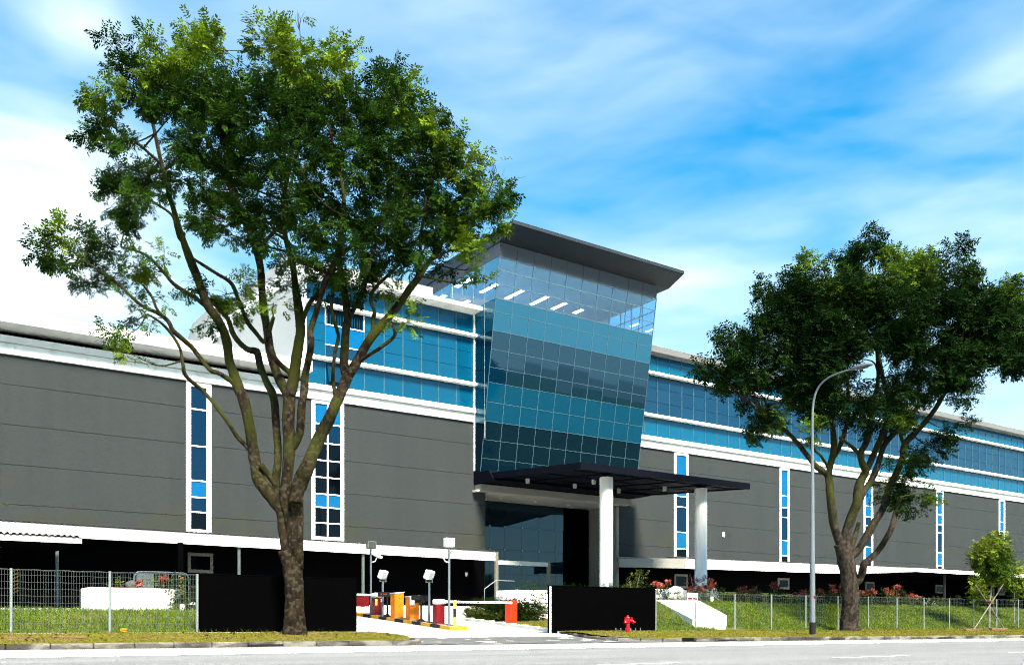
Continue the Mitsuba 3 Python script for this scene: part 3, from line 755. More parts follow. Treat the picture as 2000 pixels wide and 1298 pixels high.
# tree tables: each limb is rows of (across, depth, height, radius), each clump (across, depth, height, half width, half height, kind)
LEFT_LIMBS = [
    ('trunk', [(np.float64(0.02),np.float64(0.0),np.float64(0.32),np.float64(0.447)),(np.float64(0.02),np.float64(0.0),np.float64(0.55),np.float64(0.38)),(np.float64(0.02),np.float64(0.0),np.float64(0.96),np.float64(0.331)),(np.float64(-0.02),np.float64(0.0),np.float64(1.79),np.float64(0.306)),(np.float64(-0.07),np.float64(0.0),np.float64(2.45),np.float64(0.314)),(np.float64(-0.15),np.float64(0.0),np.float64(3.03),np.float64(0.331))]),
    ('limb', [(np.float64(-0.15),np.float64(0.0),np.float64(2.78),np.float64(0.248)),(np.float64(-0.32),np.float64(0.1),np.float64(3.62),np.float64(0.232)),(np.float64(-0.4),np.float64(0.14),np.float64(4.29),np.float64(0.241)),(np.float64(-0.6),np.float64(0.09),np.float64(4.58),np.float64(0.232)),(np.float64(-0.96),np.float64(0.08),np.float64(5.03),np.float64(0.224)),(np.float64(-1.19),np.float64(0.2),np.float64(5.33),np.float64(0.216)),(np.float64(-1.38),np.float64(0.4),np.float64(5.96),np.float64(0.209)),(np.float64(-1.47),np.float64(0.41),np.float64(6.5),np.float64(0.201)),(np.float64(-1.5),np.float64(0.23),np.float64(6.97),np.float64(0.192)),(np.float64(-1.63),np.float64(0.15),np.float64(7.71),np.float64(0.183)),(np.float64(-1.99),np.float64(0.46),np.float64(8.56),np.float64(0.176)),(np.float64(-2.32),np.float64(0.75),np.float64(9.31),np.float64(0.169)),(np.float64(-2.4),np.float64(0.67),np.float64(10.0),np.float64(0.161)),(np.float64(-2.53),np.float64(0.42),np.float64(10.49),np.float64(0.151)),(np.float64(-2.95),np.float64(0.44),np.float64(11.1),np.float64(0.143)),(np.float64(-3.32),np.float64(0.78),np.float64(11.95),np.float64(0.144)),(np.float64(-3.67),np.float64(1.01),np.float64(12.71),np.float64(0.145)),(np.float64(-3.88),np.float64(0.87),np.float64(13.34),np.float64(0.119)),(np.float64(-4.05),np.float64(0.65),np.float64(14.05),np.float64(0.101)),(np.float64(-4.38),np.float64(0.8),np.float64(15.06),np.float64(0.085)),(np.float64(-4.79),np.float64(1.21),np.float64(16.32),np.float64(0.072)),(np.float64(-4.99),np.float64(1.29),np.float64(17.15),np.float64(0.06)),(np.float64(-5.08),np.float64(1.05),np.float64(17.83),np.float64(0.043)),(np.float64(-5.29),np.float64(0.95),np.float64(18.54),np.float64(0.026))]),
    ('limb', [(np.float64(-1.54),np.float64(0.41),np.float64(6.33),np.float64(0.092)),(np.float64(-1.71),np.float64(0.37),np.float64(6.53),np.float64(0.084)),(np.float64(-1.93),np.float64(0.27),np.float64(6.76),np.float64(0.075)),(np.float64(-2.13),np.float64(-0.07),np.float64(7.15),np.float64(0.069)),(np.float64(-2.53),np.float64(-0.11),np.float64(7.7),np.float64(0.066)),(np.float64(-2.96),np.float64(-0.05),np.float64(8.18),np.float64(0.066)),(np.float64(-3.28),np.float64(-0.62),np.float64(8.49),np.float64(0.068)),(np.float64(-3.31),np.float64(-0.84),np.float64(8.83),np.float64(0.058)),(np.float64(-3.48),np.float64(-0.64),np.float64(9.39),np.float64(0.052)),(np.float64(-3.76),np.float64(-0.75),np.float64(9.86),np.float64(0.048)),(np.float64(-3.91),np.float64(-1.25),np.float64(10.03),np.float64(0.041)),(np.float64(-4.21),np.float64(-1.39),np.float64(10.2),np.float64(0.032))]),
    ('limb', [(np.float64(-1.95),np.float64(0.46),np.float64(8.19),np.float64(0.101)),(np.float64(-2.1),np.float64(0.39),np.float64(8.54),np.float64(0.092)),(np.float64(-2.29),np.float64(0.3),np.float64(8.68),np.float64(0.083)),(np.float64(-2.49),np.float64(0.09),np.float64(8.79),np.float64(0.083)),(np.float64(-2.71),np.float64(-0.02),np.float64(8.85),np.float64(0.083)),(np.float64(-3.08),np.float64(0.05),np.float64(9.28),np.float64(0.083)),(np.float64(-3.34),np.float64(0.04),np.float64(9.61),np.float64(0.083)),(np.float64(-3.48),np.float64(-0.36),np.float64(9.73),np.float64(0.082)),(np.float64(-3.69),np.float64(-0.67),np.float64(9.93),np.float64(0.074)),(np.float64(-3.89),np.float64(-0.54),np.float64(10.27),np.float64(0.071)),(np.float64(-4.28),np.float64(-0.4),np.float64(10.57),np.float64(0.065)),(np.float64(-4.53),np.float64(-0.68),np.float64(10.62),np.float64(0.058)),(np.float64(-4.75),np.float64(-1.15),np.float64(10.77),np.float64(0.051)),(np.float64(-5.17),np.float64(-1.17),np.float64(11.19),np.float64(0.045)),(np.float64(-5.68),np.float64(-1.02),np.float64(11.55),np.float64(0.035)),(np.float64(-6.1),np.float64(-1.5),np.float64(11.79),np.float64(0.025))]),
    ('limb', [(np.float64(-3.89),np.float64(-0.54),np.float64(10.27),np.float64(0.055)),(np.float64(-4.14),np.float64(-0.77),np.float64(10.55),np.float64(0.048)),(np.float64(-4.31),np.float64(-0.76),np.float64(10.95),np.float64(0.048)),(np.float64(-4.45),np.float64(-1.14),np.float64(11.2),np.float64(0.035))]),
    ('limb', [(np.float64(-2.95),np.float64(0.44),np.float64(11.03),np.float64(0.075)),(np.float64(-3.46),np.float64(0.6),np.float64(11.43),np.float64(0.067)),(np.float64(-3.99),np.float64(0.32),np.float64(11.73),np.float64(0.067)),(np.float64(-4.57),np.float64(0.77),np.float64(12.37),np.float64(0.058)),(np.float64(-5.0),np.float64(0.79),np.float64(12.8),np.float64(0.051)),(np.float64(-5.29),np.float64(0.49),np.float64(12.89),np.float64(0.044)),(np.float64(-5.98),np.float64(0.91),np.float64(13.2),np.float64(0.034))]),
    ('limb', [(np.float64(-3.86),np.float64(0.87),np.float64(13.33),np.float64(0.085)),(np.float64(-4.0),np.float64(0.8),np.float64(13.45),np.float64(0.068)),(np.float64(-3.96),np.float64(0.4),np.float64(13.62),np.float64(0.059)),(np.float64(-4.03),np.float64(0.18),np.float64(13.94),np.float64(0.05)),(np.float64(-4.47),np.float64(-0.21),np.float64(14.18),np.float64(0.036)),(np.float64(-4.75),np.float64(-0.73),np.float64(14.19),np.float64(0.024))]),
    ('limb', [(np.float64(-4.7),np.float64(1.21),np.float64(16.03),np.float64(0.06)),(np.float64(-5.18),np.float64(0.76),np.float64(16.4),np.float64(0.044)),(np.float64(-5.81),np.float64(0.65),np.float64(16.81),np.float64(0.034)),(np.float64(-6.15),np.float64(0.06),np.float64(16.96),np.float64(0.025))]),
    ('limb', [(np.float64(-0.4),np.float64(0.14),np.float64(4.42),np.float64(0.15)),(np.float64(-0.55),np.float64(0.23),np.float64(4.72),np.float64(0.142)),(np.float64(-0.68),np.float64(0.33),np.float64(5.23),np.float64(0.134)),(np.float64(-0.63),np.float64(0.28),np.float64(5.72),np.float64(0.137)),(np.float64(-0.62),np.float64(0.38),np.float64(6.21),np.float64(0.137)),(np.float64(-0.79),np.float64(0.86),np.float64(7.1),np.float64(0.136)),(np.float64(-0.86),np.float64(0.87),np.float64(7.95),np.float64(0.136)),(np.float64(-0.88),np.float64(0.65),np.float64(8.27),np.float64(0.135)),(np.float64(-1.08),np.float64(0.77),np.float64(8.64),np.float64(0.129)),(np.float64(-1.42),np.float64(1.22),np.float64(9.29),np.float64(0.127)),(np.float64(-1.55),np.float64(1.34),np.float64(9.78),np.float64(0.124)),(np.float64(-1.58),np.float64(1.12),np.float64(9.79),np.float64(0.12)),(np.float64(-1.86),np.float64(0.97),np.float64(9.85),np.float64(0.094)),(np.float64(-2.33),np.float64(1.28),np.float64(10.37),np.float64(0.09)),(np.float64(-2.65),np.float64(1.67),np.float64(11.03),np.float64(0.087)),(np.float64(-2.93),np.float64(1.61),np.float64(11.36),np.float64(0.078)),(np.float64(-3.16),np.float64(1.39),np.float64(11.65),np.float64(0.069))]),
    ('limb', [(np.float64(-0.37),np.float64(0.23),np.float64(4.72),np.float64(0.1)),(np.float64(-0.56),np.float64(0.26),np.float64(5.05),np.float64(0.1)),(np.float64(-0.84),np.float64(0.25),np.float64(5.43),np.float64(0.1)),(np.float64(-1.09),np.float64(0.06),np.float64(5.8),np.float64(0.099))]),
    ('limb', [(np.float64(-0.02),np.float64(0.0),np.float64(2.95),np.float64(0.215)),(np.float64(-0.08),np.float64(0.0),np.float64(3.61),np.float64(0.223)),(np.float64(-0.18),np.float64(0.0),np.float64(4.27),np.float64(0.223)),(np.float64(-0.28),np.float64(0.0),np.float64(4.68),np.float64(0.215)),(np.float64(-0.21),np.float64(0.0),np.float64(5.64),np.float64(0.207)),(np.float64(-0.17),np.float64(0.0),np.float64(6.4),np.float64(0.207)),(np.float64(-0.2),np.float64(0.0),np.float64(7.17),np.float64(0.198)),(np.float64(-0.17),np.float64(0.0),np.float64(7.74),np.float64(0.207)),(np.float64(-0.2),np.float64(0.0),np.float64(8.16),np.float64(0.198))]),
    ('limb', [(np.float64(-0.2),np.float64(0.0),np.float64(8.04),np.float64(0.174)),(np.float64(-0.39),np.float64(0.1),np.float64(8.37),np.float64(0.166)),(np.float64(-0.63),np.float64(0.22),np.float64(8.83),np.float64(0.167)),(np.float64(-0.84),np.float64(0.25),np.float64(9.5),np.float64(0.158)),(np.float64(-1.0),np.float64(0.41),np.float64(10.36),np.float64(0.151)),(np.float64(-1.27),np.float64(0.93),np.float64(11.44),np.float64(0.145)),(np.float64(-1.37),np.float64(1.05),np.float64(12.52),np.float64(0.128)),(np.float64(-1.48),np.float64(0.87),np.float64(13.09),np.float64(0.119)),(np.float64(-1.73),np.float64(1.05),np.float64(13.69),np.float64(0.111)),(np.float64(-2.24),np.float64(1.62),np.float64(14.83),np.float64(0.096)),(np.float64(-2.66),np.float64(1.75),np.float64(15.67),np.float64(0.087)),(np.float64(-3.07),np.float64(1.6),np.float64(16.56),np.float64(0.07)),(np.float64(-3.53),np.float64(1.89),np.float64(17.46),np.float64(0.061)),(np.float64(-4.13),np.float64(2.43),np.float64(18.58),np.float64(0.043))]),
    ('limb', [(np.float64(-0.98),np.float64(0.41),np.float64(10.19),np.float64(0.084)),(np.float64(-1.14),np.float64(0.63),np.float64(9.95),np.float64(0.084)),(np.float64(-1.45),np.float64(0.75),np.float64(10.29),np.float64(0.076)),(np.float64(-1.76),np.float64(0.8),np.float64(10.7),np.float64(0.076)),(np.float64(-2.26),np.float64(1.59),np.float64(11.65),np.float64(0.073)),(np.float64(-2.55),np.float64(1.67),np.float64(12.27),np.float64(0.07)),(np.float64(-3.12),np.float64(1.77),np.float64(12.66),np.float64(0.063)),(np.float64(-4.15),np.float64(2.65),np.float64(13.47),np.float64(0.05))]),
    ('limb', [(np.float64(-1.44),np.float64(0.87),np.float64(13.02),np.float64(0.094)),(np.float64(-1.22),np.float64(1.18),np.float64(13.52),np.float64(0.077)),(np.float64(-0.81),np.float64(1.26),np.float64(14.07),np.float64(0.069)),(np.float64(-0.69),np.float64(1.87),np.float64(15.2),np.float64(0.061)),(np.float64(-0.55),np.float64(2.36),np.float64(16.5),np.float64(0.046)),(np.float64(-0.44),np.float64(2.67),np.float64(17.72),np.float64(0.036))]),
    ('limb', [(np.float64(-0.17),np.float64(0.0),np.float64(7.99),np.float64(0.19)),(np.float64(-0.07),np.float64(0.01),np.float64(8.44),np.float64(0.19)),(np.float64(0.04),np.float64(-0.02),np.float64(8.95),np.float64(0.182)),(np.float64(0.18),np.float64(-0.21),np.float64(9.65),np.float64(0.164)),(np.float64(0.24),np.float64(-0.24),np.float64(10.07),np.float64(0.156)),(np.float64(0.14),np.float64(-0.04),np.float64(10.84),np.float64(0.149)),(np.float64(0.03),np.float64(-0.0),np.float64(11.61),np.float64(0.132)),(np.float64(0.03),np.float64(-0.35),np.float64(12.08),np.float64(0.114)),(np.float64(-0.12),np.float64(-0.52),np.float64(12.74),np.float64(0.098)),(np.float64(-0.32),np.float64(-0.26),np.float64(13.59),np.float64(0.085)),(np.float64(-0.28),np.float64(-0.14),np.float64(14.46),np.float64(0.072)),(np.float64(0.03),np.float64(-0.6),np.float64(15.55),np.float64(0.055)),(np.float64(0.11),np.float64(-0.69),np.float64(16.63),np.float64(0.042)),(np.float64(-0.08),np.float64(-0.37),np.float64(18.11),np.float64(0.026))]),
    ('limb', [(np.float64(-0.05),np.float64(0.01),np.float64(8.69),np.float64(0.099)),(np.float64(-0.3),np.float64(-0.05),np.float64(8.89),np.float64(0.092)),(np.float64(-0.44),np.float64(-0.55),np.float64(9.01),np.float64(0.088)),(np.float64(-0.61),np.float64(-0.45),np.float64(9.37),np.float64(0.081)),(np.float64(-0.7),np.float64(-0.54),np.float64(9.73),np.float64(0.075)),(np.float64(-0.39),np.float64(-1.13),np.float64(10.18),np.float64(0.057))]),
    ('limb', [(np.float64(-0.2),np.float64(0.0),np.float64(6.32),np.float64(0.116)),(np.float64(-0.08),np.float64(-0.02),np.float64(6.35),np.float64(0.132)),(np.float64(0.04),np.float64(-0.04),np.float64(6.48),np.float64(0.14)),(np.float64(0.22),np.float64(-0.18),np.float64(6.85),np.float64(0.14)),(np.float64(0.33),np.float64(-0.43),np.float64(7.58),np.float64(0.134)),(np.float64(0.39),np.float64(-0.36),np.float64(8.1),np.float64(0.131)),(np.float64(0.41),np.float64(-0.31),np.float64(8.57),np.float64(0.128)),(np.float64(0.61),np.float64(-0.66),np.float64(9.05),np.float64(0.116)),(np.float64(0.76),np.float64(-0.99),np.float64(9.42),np.float64(0.112)),(np.float64(0.71),np.float64(-0.91),np.float64(9.81),np.float64(0.104)),(np.float64(0.85),np.float64(-0.73),np.float64(10.46),np.float64(0.097)),(np.float64(1.18),np.float64(-1.09),np.float64(11.22),np.float64(0.092)),(np.float64(1.6),np.float64(-1.56),np.float64(11.74),np.float64(0.082)),(np.float64(2.03),np.float64(-1.5),np.float64(12.19),np.float64(0.069)),(np.float64(2.39),np.float64(-1.33),np.float64(12.6),np.float64(0.057)),(np.float64(3.29),np.float64(-1.8),np.float64(13.08),np.float64(0.04))]),
    ('limb', [(np.float64(0.27),np.float64(-0.24),np.float64(9.99),np.float64(0.09)),(np.float64(0.31),np.float64(-0.14),np.float64(10.46),np.float64(0.082)),(np.float64(0.61),np.float64(-0.46),np.float64(10.89),np.float64(0.075)),(np.float64(0.83),np.float64(-0.23),np.float64(11.27),np.float64(0.066)),(np.float64(1.27),np.float64(-0.13),np.float64(11.99),np.float64(0.056)),(np.float64(1.47),np.float64(-0.33),np.float64(12.74),np.float64(0.046))]),
    ('limb', [(np.float64(0.08),np.float64(0.0),np.float64(2.45),np.float64(0.215)),(np.float64(0.13),np.float64(-0.22),np.float64(3.26),np.float64(0.213)),(np.float64(0.11),np.float64(-0.03),np.float64(4.1),np.float64(0.231)),(np.float64(0.17),np.float64(-0.44),np.float64(4.63),np.float64(0.228))]),
    ('limb', [(np.float64(0.13),np.float64(-0.44),np.float64(4.46),np.float64(0.245)),(np.float64(0.16),np.float64(-0.35),np.float64(4.85),np.float64(0.245)),(np.float64(0.34),np.float64(-0.42),np.float64(5.28),np.float64(0.245)),(np.float64(0.57),np.float64(-0.57),np.float64(5.7),np.float64(0.235)),(np.float64(0.68),np.float64(-0.16),np.float64(6.32),np.float64(0.222)),(np.float64(1.0),np.float64(-0.22),np.float64(6.92),np.float64(0.213)),(np.float64(1.35),np.float64(-0.51),np.float64(7.46),np.float64(0.203)),(np.float64(1.54),np.float64(-0.08),np.float64(8.17),np.float64(0.198)),(np.float64(1.73),np.float64(-0.04),np.float64(8.64),np.float64(0.198))]),
    ('limb', [(np.float64(1.71),np.float64(-0.04),np.float64(8.53),np.float64(0.157)),(np.float64(1.59),np.float64(0.08),np.float64(8.97),np.float64(0.149)),(np.float64(1.59),np.float64(0.17),np.float64(9.52),np.float64(0.15)),(np.float64(1.64),np.float64(0.15),np.float64(10.27),np.float64(0.15)),(np.float64(1.67),np.float64(0.27),np.float64(10.69),np.float64(0.142)),(np.float64(1.43),np.float64(0.81),np.float64(11.91),np.float64(0.127)),(np.float64(1.31),np.float64(0.77),np.float64(12.69),np.float64(0.11)),(np.float64(1.38),np.float64(0.66),np.float64(13.64),np.float64(0.084)),(np.float64(1.39),np.float64(1.18),np.float64(14.89),np.float64(0.069)),(np.float64(1.12),np.float64(1.52),np.float64(16.26),np.float64(0.052)),(np.float64(0.81),np.float64(1.36),np.float64(17.57),np.float64(0.035))]),
    ('limb', [(np.float64(1.67),np.float64(0.27),np.float64(10.56),np.float64(0.092)),(np.float64(1.82),np.float64(0.47),np.float64(10.96),np.float64(0.087)),(np.float64(2.09),np.float64(0.56),np.float64(11.51),np.float64(0.088)),(np.float64(2.26),np.float64(0.77),np.float64(12.42),np.float64(0.078)),(np.float64(2.38),np.float64(1.38),np.float64(13.29),np.float64(0.069)),(np.float64(2.63),np.float64(1.31),np.float64(14.26),np.float64(0.055)),(np.float64(2.8),np.float64(2.01),np.float64(15.8),np.float64(0.039))]),
    ('limb', [(np.float64(1.71),np.float64(-0.04),np.float64(8.59),np.float64(0.165)),(np.float64(1.88),np.float64(-0.04),np.float64(8.86),np.float64(0.157)),(np.float64(2.17),np.float64(-0.11),np.float64(9.33),np.float64(0.148)),(np.float64(2.48),np.float64(-0.34),np.float64(9.74),np.float64(0.147)),(np.float64(2.84),np.float64(-0.31),np.float64(10.19),np.float64(0.139)),(np.float64(3.3),np.float64(-0.09),np.float64(10.82),np.float64(0.124)),(np.float64(3.8),np.float64(-0.46),np.float64(11.35),np.float64(0.114)),(np.float64(4.07),np.float64(-0.72),np.float64(11.56),np.float64(0.105)),(np.float64(4.32),np.float64(-0.55),np.float64(12.01),np.float64(0.081)),(np.float64(4.74),np.float64(-0.36),np.float64(12.73),np.float64(0.065)),(np.float64(5.26),np.float64(-0.78),np.float64(13.2),np.float64(0.048)),(np.float64(5.75),np.float64(-0.99),np.float64(13.91),np.float64(0.032))]),
    ('limb', [(np.float64(2.12),np.float64(-0.11),np.float64(9.12),np.float64(0.074)),(np.float64(2.45),np.float64(-0.32),np.float64(9.24),np.float64(0.065)),(np.float64(2.93),np.float64(-1.08),np.float64(9.26),np.float64(0.064)),(np.float64(3.27),np.float64(-1.01),np.float64(9.54),np.float64(0.064)),(np.float64(3.44),np.float64(-1.48),np.float64(9.57),np.float64(0.066)),(np.float64(3.45),np.float64(-1.81),np.float64(9.57),np.float64(0.047)),(np.float64(3.36),np.float64(-1.69),np.float64(9.85),np.float64(0.034))]),
    ('limb', [(np.float64(2.58),np.float64(-0.34),np.float64(9.95),np.float64(0.074)),(np.float64(2.58),np.float64(-0.22),np.float64(10.4),np.float64(0.069)),(np.float64(2.64),np.float64(-0.41),np.float64(10.62),np.float64(0.065)),(np.float64(2.53),np.float64(-0.43),np.float64(10.97),np.float64(0.065)),(np.float64(2.58),np.float64(-0.03),np.float64(11.45),np.float64(0.063)),(np.float64(3.04),np.float64(-0.38),np.float64(11.74),np.float64(0.052)),(np.float64(3.57),np.float64(-0.09),np.float64(12.42),np.float64(0.043))]),
    ('limb', [(np.float64(3.99),np.float64(-0.72),np.float64(11.45),np.float64(0.065)),(np.float64(4.09),np.float64(-0.4),np.float64(12.22),np.float64(0.059)),(np.float64(4.13),np.float64(-0.48),np.float64(13.0),np.float64(0.049)),(np.float64(4.19),np.float64(0.33),np.float64(14.34),np.float64(0.04)),(np.float64(4.34),np.float64(0.15),np.float64(15.26),np.float64(0.03))]),
    ('limb', [(np.float64(1.34),np.float64(-0.08),np.float64(7.97),np.float64(0.073)),(np.float64(1.28),np.float64(-0.14),np.float64(8.45),np.float64(0.069)),(np.float64(1.34),np.float64(-0.45),np.float64(8.7),np.float64(0.065)),(np.float64(1.43),np.float64(-0.64),np.float64(9.21),np.float64(0.065)),(np.float64(1.51),np.float64(-0.46),np.float64(9.75),np.float64(0.068)),(np.float64(1.52),np.float64(-0.87),np.float64(9.95),np.float64(0.058)),(np.float64(1.43),np.float64(-1.18),np.float64(10.36),np.float64(0.054)),(np.float64(1.42),np.float64(-0.95),np.float64(11.03),np.float64(0.048))]),
]
